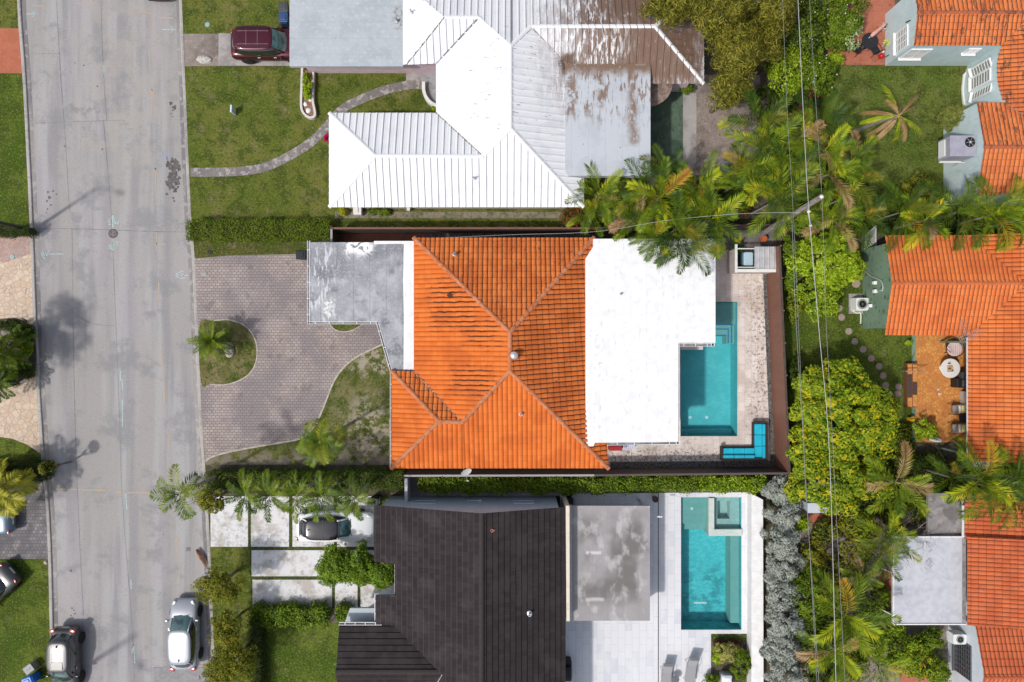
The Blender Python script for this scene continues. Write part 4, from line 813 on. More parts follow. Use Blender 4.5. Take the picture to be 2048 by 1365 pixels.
PINK = surf('pink_stucco', (.62, .50, .54), [((.5, .4, .43), .5, 'noise', {'s': 2, 'd': 4})], rough=.85, bump=(30, .2))
walls(None, 0, he - .12, PINK, HB, worldpts=[Vector((xW + .5, yS + .5, 0)), Vector((xE - .5, yS + .5, 0)), Vector((xE - .5, yC + .6, 0)), Vector((xF - .5, yC + .6, 0)), Vector((xF - .5, yN2 - .6, 0)), Vector((P(806, 0, he).x + .3, yN2 - .6, 0)), Vector((P(806, 0, he).x + .3, yI + .5, 0)), Vector((xM + .6, yI + .5, 0)), Vector((xM + .6, yWn - .5, 0)), Vector((xW + .5, yWn - .5, 0))])
hc = 2.75; CPR = surf('grey_flat_membrane', (.42, .45, .48), [((.35, .38, .41), .7, 'noise', {'s': .9, 'd': 5, 'lo': .45, 'hi': .62}), ((.24, .24, .25), .6, 'ylines', {'p': 1.0, 'w': .008, 'wob': .03}), ((.5, .53, .56), .5, 'noise', {'s': 4, 'd': 5, 'lo': .52, 'hi': .65}), ((.10, .09, .09), .8, 'noise', {'s': 9, 'd': 4, 'lo': .68, 'hi': .72}), ((.2, .19, .18), .7, 'noise', {'s': 5, 'd': 5, 'lo': .5, 'hi': .6, 'box': (786, 15, 808, 60), 'z': 2.75, 'soft': .2, 'bw_': .1})], rough=.7, bump=(6, .2))
l = disp([(579, -90), (806, -90), (806, 133), (579, 133)], hc); mb = MB(); mb.prism([(p.x, p.y) for p in l], hc - .22, hc); mb.build('carport_roof', CPR, HB, world=True)
l = disp([(620, 147), (848, 147), (848, -60), (620, -60)], 0); mb = MB(); mb.prism([(p.x, p.y) for p in l], 0, hc - .22); mb.build('wall', PINK, HB, world=True)
mb = MB()
for x in (700, 745, 775): a = P(x, 147); mb.box((a.x, a.y - .01, 1.6), (.9, .06, 1.0))
mb.build('window', [GLASS], HB, world=True)
GFL = surf('grey_flat_stained', (.47, .50, .54), [((.40, .43, .47), .6, 'noise', {'s': .9, 'd': 5, 'lo': .45, 'hi': .62}), ((.2, .19, .2), .55, 'xlines', {'p': 1.02, 'w': .008, 'wob': .04}), ((.12, .10, .09), .8, 'noise', {'s': 9, 'd': 4, 'lo': .67, 'hi': .71}),
    ((.19, .12, .08), 1.0, 'noise', {'s': 2.5, 'd': 6, 'r': .7, 'lo': .30, 'hi': .40, 'box': (1120, 120, 1310, 146), 'z': 3.47, 'soft': .35, 'bw_': .25, 'bs': 1.4}),
    ((.20, .125, .085), .9, 'noise', {'s': 1.7, 'd': 7, 'r': .72, 'lo': .52, 'hi': .57, 'st': (2.4, .45, 1), 'box': (1120, 120, 1310, 235), 'z': 3.47, 'soft': .9, 'bw_': .5}),
    ((.19, .12, .08), .95, 'noise', {'s': 2.6, 'd': 6, 'r': .7, 'lo': .38, 'hi': .46, 'st': (1.6, .8, 1), 'box': (1258, 120, 1272, 290), 'z': 3.47, 'soft': .3, 'bw_': .22, 'bs': 1.1}),
    ((.19, .12, .08), .9, 'noise', {'s': 3, 'd': 6, 'r': .7, 'lo': .42, 'hi': .50, 'box': (1196, 130, 1208, 215), 'z': 3.47, 'soft': .25, 'bw_': .2}), ((.19, .12, .08), .85, 'noise', {'s': 3, 'd': 6, 'r': .7, 'lo': .44, 'hi': .52, 'box': (1128, 140, 1150, 225), 'z': 3.47, 'soft': .3, 'bw_': .3})], rough=.65, bump=(6, .2))
l = disp([(1130, 128), (1301, 128), (1301, 352), (1137, 352), (1130, 345)], he + .47); mb = MB(); mb.prism([(p.x, p.y) for p in l], he - .1, he + .47); mb.build('flat_roof', GFL, HB, world=True)
c = P(1318, 172, 2.3); mb = MB(); mb.lathe([(1.45, 2.1), (1.45, 2.3), (.02, 2.32)], (c.x - .6, c.y + .2, 0), n=28); mb.build('round_canopy', surf('brown_canopy', (.20, .13, .10), [((.35, .3, .28), .6, 'noise', {'s': 3})], rough=.9), HB, world=True)
mb = MB(); l = disp([(842, 110), (900, 110), (900, 228), (872, 215), (852, 198), (848, 178), (842, 160)], 0); mb.prism([(p.x, p.y) for p in l], 0, .18); mb.build('porch', surf('porch_grey', (.30, .31, .32), [((.15, .15, .15), .5, 'noise', {'s': 3})], rough=.7), HB, world=True)
mb = MB()
pl = catmull(disp([(849, 170), (850, 190), (858, 206), (872, 216), (885, 218)], 0), 6)
for (o_, z_) in ((0, .55),):
    strip(mb, pl, -.10, .10, z_, z_); strip(mb, pl, .10, .10, z_, 0); strip(mb, pl, -.10, -.10, 0, z_)
mb.build('planter_wall', OFFW, HB, world=True)
def roof_pipe(px, py, h, label, m=None, s=1): pipe_vent(px, py, h, .055 * s, label, m or surf('white_pipe', (.6, .6, .66), rough=.5), .35)
roof_pipe(822, 24, 3.4, 'white vent pipe beside the grey carport roof on the white metal roof'); roof_pipe(948, 357, 3.75, 'white vent pipe on the south slope of the white metal roof'); pipe_vent(794, 42, 2.8, .06, 'curved grey vent at the edge of the grey carport roof', GREYM, .3)
# ------------------------------------------------ dark flat-tile house
HC = empty('dark_roof_house', P(950, 1200), label='house with dark flat tile gable roof and pale blue walls', cat='house')
DK = surf('dark_flat_tile', (.028, .022, .024), [((.042, .034, .037), .9, 'cell', {}), ((.028, .023, .025), .7, 'noise', {'s': 4, 'd': 3, 'st': (.3, 6, 1), 'lo': .45, 'hi': .6}), ((.06, .05, .05), .6, 'noise', {'s': .8, 'd': 5, 'lo': .5, 'hi': .66}), ((.13, .11, .105), .75, 'vlines', {'p': 1.0, 'o': .52, 'w': .05}), ((.015, .012, .012), .6, 'ulines', {'p': 1.0, 'o': .5, 'w': .03}), ((.02, .02, .02), .5, 'noise', {'s': 12, 'd': 3, 'lo': .58, 'hi': .66})], rough=.85, spec=.12)
DK2 = surf('dark_flat_tile_b', (.030, .024, .025), [((.042, .035, .036), .9, 'cell', {}), ((.027, .022, .024), .7, 'noise', {'s': 4, 'd': 3, 'st': (.3, 6, 1), 'lo': .45, 'hi': .6}), ((.010, .008, .008), .9, 'vlines', {'p': 1.0, 'o': .5, 'w': .09}), ((.05, .042, .041), .5, 'noise', {'s': .8, 'd': 5, 'lo': .5, 'hi': .66})], rough=.85, spec=.12)
S = .307; he = 2.9
xl = P(748, 1100, he).x; yT = P(750, 1010, he).y; xr = P(963, 1100, 4.95).x; zr = he + (xr - xl) * S; xe = P(1131, 1100, 3.35).x; zE = zr - (xe - xr) * S
y1 = P(800, 1124, he).y; y3 = 0; xn = P(790, 1160, 3.2).x; y2 = P(790, 1192, 3.2).y; x3 = P(752, 1220, he).x; y3 = P(752, 1247, he).y; yB = P(963, 1440, 4.5).y - 3
def wz(x): return he + (x - xl) * S
nWc = Vector((-S, 0, 1)).normalized()
yv0 = y3; V_a = Vector((xn, yv0, wz(xn))); V_b = P(886, 1352, 4.25); V_b.z = wz(V_b.x)
rc, uc = MB(), []
def rq(pts, n=None, mi=0): rc.mi = mi; roof_face(rc, uc, pts, 'flat', p=.30, Lc=.355, normal=n)
rq([Vector((xl, yT, he)), Vector((xn, yT, wz(xn))), Vector((xn, y1, wz(xn))), Vector((xl, y1, he))], nWc)
rq([Vector((xn, yT, wz(xn))), Vector((xr, yT, zr)), Vector((xr, y2, zr)), Vector((xn, y2, wz(xn)))], nWc)
rq([Vector((x3, y2, wz(x3))), Vector((xr, y2, zr)), Vector((xr, yv0, zr)), Vector((xn, yv0, wz(xn))), Vector((x3, y3, wz(x3)))], nWc)
rq([Vector((xn, yv0, wz(xn))), Vector((xr, yv0, zr)), Vector((xr, V_b.y, zr)), V_b], nWc)
rq([V_b, Vector((xr, V_b.y, zr)), Vector((xr, yB, zr)), Vector((V_b.x, yB, wz(V_b.x)))], nWc)
nEc = Vector((S, 0, 1)).normalized()
rq([Vector((xr, yT, zr)), Vector((xe, yT, zE)), Vector((xe, yB, zE)), Vector((xr, yB, zr))], nEc, 1)
yW = P(700, 1248, he).y; xw = P(679, 1300, he).x; rr_ = Vector((xw, V_b.y, he + (yW - V_b.y) * .33))
zwr = rr_.z; q = Vector((V_b.x, V_b.y, zwr)); nNw = Vector((0, .33, 1)).normalized()
rq([Vector((xw, yW, he)), Vector((xn, yW, he)), q, rr_], nNw, 1)
ys2 = V_b.y - (yW - V_b.y)
rq([rr_, Vector((V_b.x + 1.8, V_b.y, zwr)), Vector((V_b.x + 1.8, ys2, he)), Vector((xw, ys2, he))], Vector((0, -.33, 1)).normalized(), 0)
roof_build(rc, uc, 'tile_roof', [DK, DK2], HC, smooth=False)
mb = MB(); cap_line(mb, Vector((xr, yB, zr)), Vector((xr, yT, zr)), r=.16, L=.36, lift=.02, n=4); mb.build('ridge_cap', DK, HC, world=True); mb = MB(); cap_line(mb, rr_, q, r=.16, L=.36, lift=.02, n=4); mb.build('ridge_cap', DK, HC, world=True)
VF = surf('pale_valley', (.40, .39, .38), [((.1, .1, .1), .6, 'noise', {'s': 6})], rough=.6)
mb = MB(); mb.tube([Vector((xn, yW, he + .1)), q + Vector((0, 0, .06))], .035, 5); mb.tube([q + Vector((0, 0, .06)), q + Vector((-1.2, -2.2, -.5))], .035, 5); mb.build('valley_flashing', VF, HC, world=True)
# walls and pale blue gable
BLW = surf('pale_blue_wall', (.50, .58, .66), [((.42, .5, .58), .5, 'noise', {'s': 1.2, 'd': 5}), ((.6, .66, .72), .4, 'noise', {'s': 5, 'd': 5})], rough=.85)
mb = MB(); yw = yT - .10; T = .3
prof = [(xl + .5, 0), (xe - .4, 0), (xe - .4, zE + .02), (xr, zr - .12), (xl + .5, wz(xl + .5) - .12)]
n = len(prof); mb.add([(a, yw, b) for a, b in prof] + [(a, yw - T, b) for a, b in prof], [tuple(range(n))[::-1], tuple(range(n, 2 * n))] + [(i, (i + 1) % n, n + (i + 1) % n, n + i) for i in range(n)])
mb.build('gable_wall', BLW, HC, world=True)
walls(None, 0, he - .15, BLW, HC, worldpts=[Vector((xn + .4, yw - T, 0)), Vector((xe - .4, yw - T, 0)), Vector((xe - .4, yB + .4, 0)), Vector((xw + .5, yB + .4, 0)), Vector((xw + .5, yW - .5, 0)), Vector((xn + .4, yW - .5, 0))])
walls(None, 0, he - .15, BLW, HC, worldpts=[Vector((xl + .5, yw - T, 0)), Vector((xn + .4, yw - T, 0)), Vector((xn + .4, y1 + .5, 0)), Vector((xl + .5, y1 + .5, 0))])
mb = MB()
for x in (851, 1047):
    a = P(x, 995, 1.9); mb.box((a.x, yw + .005, 1.9), (1.15, .05, .42))
mb.build('window', [GLASS], HC, world=True)
FBL = surf('frame_blue', (.55, .6, .66), rough=.6)
for x in (851, 1047):
    mb = MB(); a = P(x, 995, 1.9); mb.box((a.x, yw + .02, 1.66), (1.3, .12, .05)); mb.box((a.x - .62, yw + .02, 1.9), (.06, .08, .5)); mb.box((a.x + .62, yw + .02, 1.9), (.06, .08, .5)); mb.box((a.x, yw + .02, 2.14), (1.3, .08, .05)); mb.build('window_frame', FBL, HC, world=True)
mb = MB(); a = P(935, 990, 1.5); mb.tube([(a.x, yw + .04, .5), (a.x, yw + .04, 1.5), (a.x + .8, yw + .04, 1.5)], .03, 6); mb.box((a.x + .8, yw + .05, 1.5), (.14, .1, .2))
a = P(1000, 1018, 3.8)
mb.build('wall_conduit', FBL, HC, world=True)
# parapet and flat canopy behind
CREAM = surf('cream_parapet', (.70, .62, .50), [((.55, .45, .33), .6, 'noise', {'s': 3, 'd': 6, 'lo': .5, 'hi': .65})], rough=.8)
def slab_px(name, px, h, th, m, parent): l = disp(px, h); mb = MB(); mb.prism([(p.x, p.y) for p in l], h - th, h); return mb.build(name, m, parent, world=True)
slab_px('parapet', [(1131.5, 1012), (1139, 1012), (1139.5, 1243), (1133, 1243)], zE + .05, zE, CREAM, HC)
GF2 = surf('grey_terrace_roof', (.33, .31, .315), [((.30, .285, .285), .8, 'noise', {'s': .7, 'd': 5, 'lo': .42, 'hi': .6}), ((.15, .135, .13), .95, 'noise', {'s': .42, 'd': 3, 'r': .45, 'lo': .40, 'hi': .54, 'st': (1, .8, 1), 'box': (1160, 1035, 1295, 1205), 'z': 2.5, 'soft': .8, 'bw_': .3}), ((.50, .48, .48), .6, 'noise', {'s': 1.3, 'd': 5, 'lo': .52, 'hi': .66, 'st': (1, .6, 1)}),
    ((.22, .21, .21), .6, 'xlines', {'p': .95, 'w': .012, 'o': .3}), ((.25, .24, .24), .35, 'ylines', {'p': 2.4, 'w': .006}), ((.62, .60, .60), .8, 'noise', {'s': 5, 'd': 4, 'lo': .36, 'hi': .42, 'box': (1172, 1103, 1205, 1109), 'z': 2.5, 'soft': .08, 'bw_': .03}), ((.56, .54, .54), .7, 'noise', {'s': 5, 'd': 4, 'lo': .36, 'hi': .42, 'box': (1172, 1196, 1208, 1203), 'z': 2.5, 'soft': .1, 'bw_': .05}), ((.15, .14, .14), .5, 'noise', {'s': 14, 'd': 4, 'lo': .62, 'hi': .7})], rough=.7, bump=(8, .3, .02))
slab_px('flat_roof', [(1143, 1012), (1300, 1012), (1300, 1242), (1145, 1242)], 2.5, .25, GF2, HC)
slab_px('roof_edge', [(1139.6, 1011), (1143, 1011), (1145, 1243), (1140, 1243)], 2.62, .3, GREYM, HC)
mb = MB()
for (a, b) in [(1290, 1235), (1290, 1018)]: c = P(a, b, 2.4); mb.box((c.x, c.y, 1.15), (.15, .15, 2.3))
mb.build('canopy_post', OFFW, HC, world=True)
# entry canopy, gutters, notch
slab_px('entry_canopy', [(700, 1217), (752, 1217), (752, 1247), (689, 1247)], 2.2, .2, surf('canopy_blue_grey', (.42, .47, .50), rough=.7), HC)
gutter_run([(680, 1248), (761, 1248)], 2.95, HC, [WHITE, GUTM], wd=.15, step=.8); gutter_run([(751, 1240), (751, 1190), (791, 1190), (791, 1126)], 2.95, HC, [WHITE, BLW], wd=.10, step=.9)
pipe_vent(984, 1061, 4.75, .09, 'small square orange clay vent on the dark tile roof', surf('clay_vent', (.5, .22, .14), rough=.8), .18); pipe_vent(1059, 1228, 4.15, .09, 'silver vent cap on the dark tile roof east slope', surf('silver_cap', (.7, .7, .7)), .3)
# freestanding boundary walls of this lot
t = one(MB().box((P(812.5, 980, 1.6).x, P(812, 978, 1).y, .85), (.18, 1.6, 1.7)), 'boundary_wall', surf('lilac_grey_wall', (.50, .50, .54), rough=.8), 'short grey boundary wall joining the dark roofed house to the long brown fence', 'wall', loc=P(812, 978))
mb = MB(); l = disp([(1503, 988), (1526, 1000), (1528, 1700), (1503, 1700)], .9); mb.prism([(p.x, p.y) for p in l], 0, .9)
one(mb, 'garden_wall', surf('white_wall_top', (.78, .775, .77), [((.6, .58, .56), .4, 'noise', {'s': 2, 'd': 5}), ((.4, .38, .35), .5, 'ylines', {'p': 1.4, 'w': .006})], rough=.7), 'broad white rendered garden wall running along the east side of the lower pool', 'wall', loc=P(1515, 1200))
# ------------------------------------------------ east houses
def tm(name, mold, a=(.60, .165, .045)):
    ex = [((.12, .04, .02), .85, 'ulines', {'p': 1.0, 'o': .5, 'w': .10})]
    if mold: ex += [((.10, .045, .03), .8, 'noise', {'s': 1.5, 'd': 5, 'r': .7, 'lo': .53, 'hi': .62, 'st': (2.2, .7, 1)}), ((.07, .03, .02), .85, 'ulines', {'p': 1.0, 'o': .5, 'w': .10, 'wob': .4, 'ws': 1.0})]
    return tilemat(name, a, (a[0] * 1.1, a[1] * 1.25, a[2] * 1.4), (a[0] * .84, a[1] * .75, a[2] * .8), (.20, .06, .03), .60, extra=ex)
TD = tm('old_clay_tile', True); TD2 = tm('old_clay_tile_light', False); TE = tm('orange_clay_tile', False, (.62, .155, .035)); TF = tm('red_clay_tile', False, (.52, .12, .04))
HD = empty('blue_house', P(1900, 150), label='pale blue stucco house with mossy old clay tile roof in the top right corner', cat='house')
he = 3.3; S = .22
def PW(px, py, h=None): return P(px, py, he if h is None else h)
rd, ud = MB(), []
yt = PW(1826, 92).y; xg = PW(1826, 50).x; ytr = P(1832, 25, he + .45).y; zrr = he + (ytr - yt) * S
g0 = Vector((xg, yt, he)); g1 = Vector((xg, ytr, zrr)); g2 = Vector((xg, 2 * ytr - yt, he)); far = PW(2200, 90).x
def rg(pts, mi=0, n=None, pp=.27): rd.mi = mi; roof_face(rd, ud, pts, 'barrel', p=pp, Lc=.38, A=.055, normal=n, jit=.01)
i0 = Vector((PW(2003, 88).x, yt, he)); i1 = Vector((PW(2060, 55).x, ytr, zrr))
rg([g0, i0, i1, g1], 0); rg([g1, Vector((far, ytr, zrr)), Vector((far, g2.y, he)), g2], 0)
# main body: west slope, curved eave approximated by short convex pieces
nB = Vector((-S, 0, 1)).normalized(); cur_ = [(2004, 88), (1997, 110), (1994, 130), (1994, 150), (1997, 175), (2004, 200), (2010, 207)]
cw = [PW(*a) for a in cur_]; x0 = PW(2004, 88).x
def zb(x): return he + (x - x0) * S
xb = PW(2200, 100).x
for a, b in zip(cw[:-1], cw[1:]): rg([Vector((a.x, a.y, zb(a.x))), Vector((xb, a.y, zb(xb))), Vector((xb, b.y, zb(xb))), Vector((b.x, b.y, zb(b.x)))], 0, nB)
rg([i0, Vector((xb, yt, zb(xb))), Vector((xb, yt + 3, zb(xb))), Vector((i1.x, yt + 2, zb(i1.x)))], 0, nB)
xs = PW(1952, 206).x; ysn = PW(1952, 206).y; yss = PW(1952, 392).y; ysr = (ysn + yss) / 2 - .05; zsr = he + (ysn - ysr) * .24
s0, s1, s2 = Vector((xs, ysn, he)), Vector((xs, ysr, zsr)), Vector((xs, yss, he)); fx = PW(2200, 200).x
rg([s0, Vector((cw[-1].x, ysn, he)), Vector((cw[-1].x + 3.0, ysr, zsr)), s1], 0); rg([s1, Vector((fx, ysr, zsr)), Vector((fx, yss, he)), s2], 1)
rg([Vector((cw[-1].x, ysn, zb(cw[-1].x))), Vector((xb, ysn, zb(xb))), Vector((xb, ysr, zb(xb))), Vector((cw[-1].x + 3.0, ysr, zsr))], 0, nB)
roof_build(rd, ud, 'tile_roof', [TD, TD2], HD)
mb = MB(); cap_line(mb, g1, Vector((far, ytr, zrr)), r=.12); ORT = surf('old_ridge_tile', (.40, .12, .06), [((.15, .06, .04), .8, 'noise', {'s': 3, 'd': 5, 'lo': .48, 'hi': .6})], rough=.85); mb.build('ridge_cap', ORT, HD, world=True); mb = MB(); cap_line(mb, s1, Vector((fx, ysr, zsr)), r=.12)
mb.build('ridge_cap', surf('old_ridge_tile', (.40, .12, .06), [((.15, .06, .04), .8, 'noise', {'s': 3, 'd': 5, 'lo': .48, 'hi': .6})], rough=.85), HD, world=True)
def gable_block(parent, x0_, x1_, y0_, y1_, yr_, zr_, h_, m, name='wall'):
    """block whose west end is a gable: eaves at y0_/y1_, ridge at yr_"""
    mb = MB(); prof = [(y0_, 0), (y1_, 0), (y1_, h_), (yr_, zr_), (y0_, h_)]
    mb.add([(x0_, a, b) for a, b in prof] + [(x1_, a, b) for a, b in prof], [(0, 1, 2, 3, 4), (9, 8, 7, 6, 5)] + [(i, 5 + i, 5 + (i + 1) % 5, (i + 1) % 5) for i in range(5)])
    return mb.build(name, m, parent, world=True)
gable_block(HD, xg + .12, far, yt + .12, g2.y - .12, ytr, zrr - .12, he - .08, STUCCO_B)
gable_block(HD, xs + .12, fx, yss + .12, ysn - .0, ysr, zsr - .12, he - .08, STUCCO_B)
cb = catmull([P(1988 + 12, 131), P(1950, 134), P(1930, 150), P(1924, 175), P(1927, 205), P(1935, 222), P(1975, 235)], 5)
cb = catmull([Vector((PW(*q).x + .12, PW(*q).y, 0)) for q in cur_], 4)
mb = MB(); mb.prism([(p.x, p.y) for p in cb] + [(xb, cb[-1].y - .3), (xb, cb[0].y + .3)], 0, he - .06); mb.build('bay_wall', STUCCO_B, HD, world=True)
# windows: white frame, grey louvres
LOUV = surf('window_louvre', (.30, .29, .28), [((.12, .12, .12), .9, 'zlines', {'p': .16, 'w': .14})], rough=.4)
LOUVH = surf('window_louvre_b', (.26, .27, .26), [((.16, .17, .16), .8, 'zlines', {'p': .18, 'w': .2})], rough=.35, spec=.8)
def window_on(parent, c, wd, ht, nrm, bars=3, name='window', gm=None, fr=.07, fm=None):
    """a window standing on a wall plane: c centre, nrm outward horizontal normal"""
    nrm = Vector(nrm).normalized(); t = Vector((-nrm.y, nrm.x, 0)); rz = math.atan2(t.y, t.x)
    mb = MB(); mb.box(Vector(c) + nrm * .02, (wd, .05, ht), rz); w1 = mb.build(name, gm or LOUVH, parent, world=True)
    mb = MB()
    for s in (-1, 1): mb.box(Vector(c) + nrm * .03 + t * s * (wd / 2), (fr, .09, ht + fr), rz); mb.box(Vector(c) + nrm * .03 + Vector((0, 0, s * ht / 2)), (wd - fr, .09, fr), rz)
    for k in range(1, bars): mb.box(Vector(c) + nrm * .04 + t * (-wd / 2 + wd * k / bars), (.06, .06, ht - fr), rz)
    for k in range(1, 7): mb.box(Vector(c) + nrm * .05 + Vector((0, 0, -ht / 2 + ht * k / 7)), (wd - fr, .035, .035 if k % 2 else .02), rz)
    mb.box(Vector(c) + nrm * .09 + Vector((0, 0, -ht / 2 - .06)), (wd + .18, .2, .06), rz)
    mb.build('window_frame', fm or WHITE, w1, world=True); return w1
wx = xg + .12; wy = yt + .12
window_on(HD, (wx, wy + .85, 1.95), 1.25, 1.25, (-1, 0, 0), 3); window_on(HD, (wx + .85, wy, 1.95), 1.25, 1.25, (0, -1, 0), 2)
a = P(1945, 96, 2.4); window_on(HD, (a.x, wy, 2.35), .7, .6, (0, -1, 0), 2)
bc = [(1997, 130), (1994.5, 148), (1997, 168)]
for k, (q, rzv) in enumerate(zip([(1996, 119), (1994, 140), (1996.5, 163), ], [(-1, -.28, 0), (-1, 0, 0), (-1, .2, 0)])):
    a = PW(*q); window_on(HD, (a.x + .10, a.y, 1.75), .72, 1.7, rzv, 1)
mb = MB(); mb.tube([Vector((wx - .06, wy + 1.6, 2.9)), Vector((wx - .3, wy + 1.5, 2.85))], .04, 6); mb.build('wall_lamp', BLACK, HD, world=True)
mb = MB(); c = P(1922, 190); mb.prism([(p.x, p.y) for p in disp([(1925, 150), (1935, 140), (1945, 215), (1925, 213), (1922, 180)])], 0, .12); mb.build('bay_plinth', OFFW, HD, world=True)

HE = empty('orange_roof_house', P(1900, 600), label='house with smooth bright orange clay tile roof beside the brick patio', cat='house')
he = 3.1; S = .26; re, ue = MB(), []
def rh(pts, mi=0, n=None): re.mi = mi; roof_face(re, ue, pts, 'barrel', p=.262, Lc=.42, A=.06, normal=n)
xg = P(1769, 570, he).x; ya = P(1769, 471, he).y; yb = P(1769, 671, he).y; yr = P(1781, 567, he + .75).y; zr = he + (ya - yr) * S; zb_ = he + 0
g0, g1, g2 = Vector((xg, ya, he)), Vector((xg, yr, zr)), Vector((xg, yb, zr - (yr - yb) * S))
xm = P(1935, 800, he).x
def zm(x): return he + (x - xm) * S
xf = P(2250, 700, he).x; h1 = P(1968, 481, he + .1)
jx = xm + (zr - he) / S       # where the ridge meets the main slope
rh([g0, Vector((xm, ya, he)), Vector((jx, yr, zr)), g1]); rh([g1, Vector((jx, yr, zr)), Vector((xm + .15, yb, he)), g2])
nm_ = Vector((-S, 0, 1)).normalized(); ybt = P(1935, 922, he).y
rh([Vector((xm, ya, he)), Vector((xf, ya, zm(xf))), Vector((xf, yr, zm(xf))), Vector((jx, yr, zr))], 0, nm_)
rh([Vector((jx, yr, zr)), Vector((xf, yr, zm(xf))), Vector((xf, yb, zm(xf))), Vector((xm, yb, he))], 0, nm_)
rh([Vector((xm, yb, he)), Vector((xf, yb, zm(xf))), Vector((xf, ybt, zm(xf))), Vector((xm, ybt, he))], 0, nm_)
roof_build(re, ue, 'tile_roof', [TE], HE)
mb = MB(); cap_line(mb, g1, Vector((jx, yr, zr)), r=.11, lift=.05); mb.build('ridge_cap', surf('ridge_tile_e', (.52, .15, .06), [((.4, .11, .04), .6, 'island', {})], rough=.8), HE, world=True)
GRW = surf('dull_green_wall', (.16, .22, .17), [((.1, .14, .11), .5, 'noise', {'s': 2, 'd': 4})], rough=.85)
gable_block(HE, xg + .25, xf, yb + .45, ya - .45, yr, zr - .14, he - .05, GREENS)
walls(None, 0, he - .1, GRW, HE, worldpts=[Vector((xm + 2.6, yb + .4, 0)), Vector((xf, yb + .4, 0)), Vector((xf, ybt + .4, 0)), Vector((xm + 2.6, ybt + .4, 0))])
mb = MB()
for y in (yb - .4, ybt + .3): mb.box((xm + .3, y, he / 2), (.12, .12, he))
mb.build('porch_post', GRW, HE, world=True)
gutter_run([(1936, 677), (1937, 922)], he, HE, [OFFW, OFFW], wd=.07, step=3)
pipe_vent(1795, 545, 3.5, .06, 'small red vent pipe on the smooth orange tile roof', surf('red_pipe', (.5, .2, .15)), .25)

HF = empty('red_roof_house', P(1950, 1200), label='house with red orange tile roof and pale blue wall in the bottom right corner', cat='house')
he = 3.0; rf_, uf = MB(), []
def rk(pts, mi=0, n=None): rf_.mi = mi; roof_face(rf_, uf, pts, 'barrel', p=.265, Lc=.42, A=.06, normal=n)
S = .2; n_ = Vector((-S, 0, 1)).normalized()
a0 = P(1928, 998, 3.0); a1 = P(1928, 1078, 3.0); fx = P(2250, 1000, 3).x
rk([a0, Vector((fx, a0.y, 3.0 + (fx - a0.x) * S)), Vector((fx, a1.y, 3.0 + (fx - a0.x) * S)), a1], 0, n_)
b0 = P(1933, 1078, 3.35); b1 = P(1935, 1250, 3.35); zf = 3.35 + (fx - b0.x) * S; b1.x = b0.x
rk([Vector((b0.x, b0.y + .12, 3.35)), Vector((fx, b0.y + .12, zf)), Vector((fx, b1.y, zf)), b1], 0, n_)
c0 = P(1949, 1251, 2.8); c1 = P(1972, 1355, 3.62); S3 = (c1.z - c0.z) / max(.1, c0.y - c1.y); c1.x = c0.x
rk([c0, Vector((fx, c0.y, c0.z)), Vector((fx, c1.y, c1.z)), c1], 0); c2 = Vector((c0.x, 2 * c1.y - c0.y, c0.z)); rk([c1, Vector((fx, c1.y, c1.z)), Vector((fx, c2.y, c0.z)), c2], 0)
roof_build(rf_, uf, 'tile_roof', [TF], HF)
mb = MB(); cap_line(mb, c1, Vector((fx, c1.y, c1.z)), r=.11); mb.build('ridge_cap', surf('ridge_tile_f', (.42, .10, .04), rough=.8), HF, world=True); mb = MB(); cap_line(mb, Vector((b0.x, b0.y + .1, 3.3)), Vector((fx, b0.y + .1, zf - .05)), r=.07); mb.build('ridge_cap', surf('ridge_tile_f', (.42, .10, .04), rough=.8), HF, world=True)
BLF = surf('pale_wall_f', (.60, .65, .70), [((.5, .56, .62), .5, 'noise', {'s': 2, 'd': 5})], rough=.8)
walls(None, 0, 2.9, BLF, HF, worldpts=[Vector((b0.x + 1.2, a0.y - .3, 0)), Vector((fx, a0.y - .3, 0)), Vector((fx, c0.y + .1, 0)), Vector((b0.x + 1.2, c0.y + .1, 0))])
gable_block(HF, c0.x + .15, fx, c2.y + .15, c0.y - .15, c1.y, c1.z - .12, c0.z - .06, BLF)
wx = c0.x + .15; a = P(1925, 1318, 1.6); window_on(HF, (wx, a.y, 1.55), 2.1, 1.5, (-1, 0, 0), 7, gm=GLASS, fm=surf('dark_bars', (.10, .10, .11), rough=.5))
slab_px('flat_roof', [(1787, 1074), (1932, 1074), (1932, 1249), (1787, 1249)], 2.75, .22, surf('pale_grey_flat', (.47, .48, .52), [((.40, .41, .45), .6, 'noise', {'s': .9, 'd': 5}), ((.3, .3, .32), .5, 'xlines', {'p': 1.0, 'w': .008, 'o': .4}), ((.56, .57, .60), .5, 'noise', {'s': 3, 'd': 5}), ((.12, .11, .11), .7, 'noise', {'s': 8, 'd': 4, 'lo': .70, 'hi': .74})], rough=.7), HF)
mb = MB(); a, b, c_ = P(1787, 1074, 2.8), P(1787, 1249, 2.8), P(1932, 1249, 2.8)
mb.box(((a.x + b.x) / 2, (a.y + b.y) / 2, 2.76), (.06, a.y - b.y, .14)); mb.box(((b.x + c_.x) / 2, b.y, 2.76), (c_.x - b.x, .06, .14)); mb.box(((b.x + c_.x) / 2, a.y, 2.76), (c_.x - b.x, .06, .14))
mb.build('roof_edge', WHITE, HF, world=True)
slab_px('old_flat_roof', [(1856, 987), (1927, 987), (1927, 1074), (1856, 1074)], 2.5, .2, surf('weathered_flat_roof', (.24, .225, .22), [((.13, .12, .115), .8, 'noise', {'s': 1.2, 'd': 6, 'lo': .45, 'hi': .62}), ((.36, .33, .32), .6, 'noise', {'s': 3, 'd': 5, 'lo': .5, 'hi': .64})], rough=.9), HF)
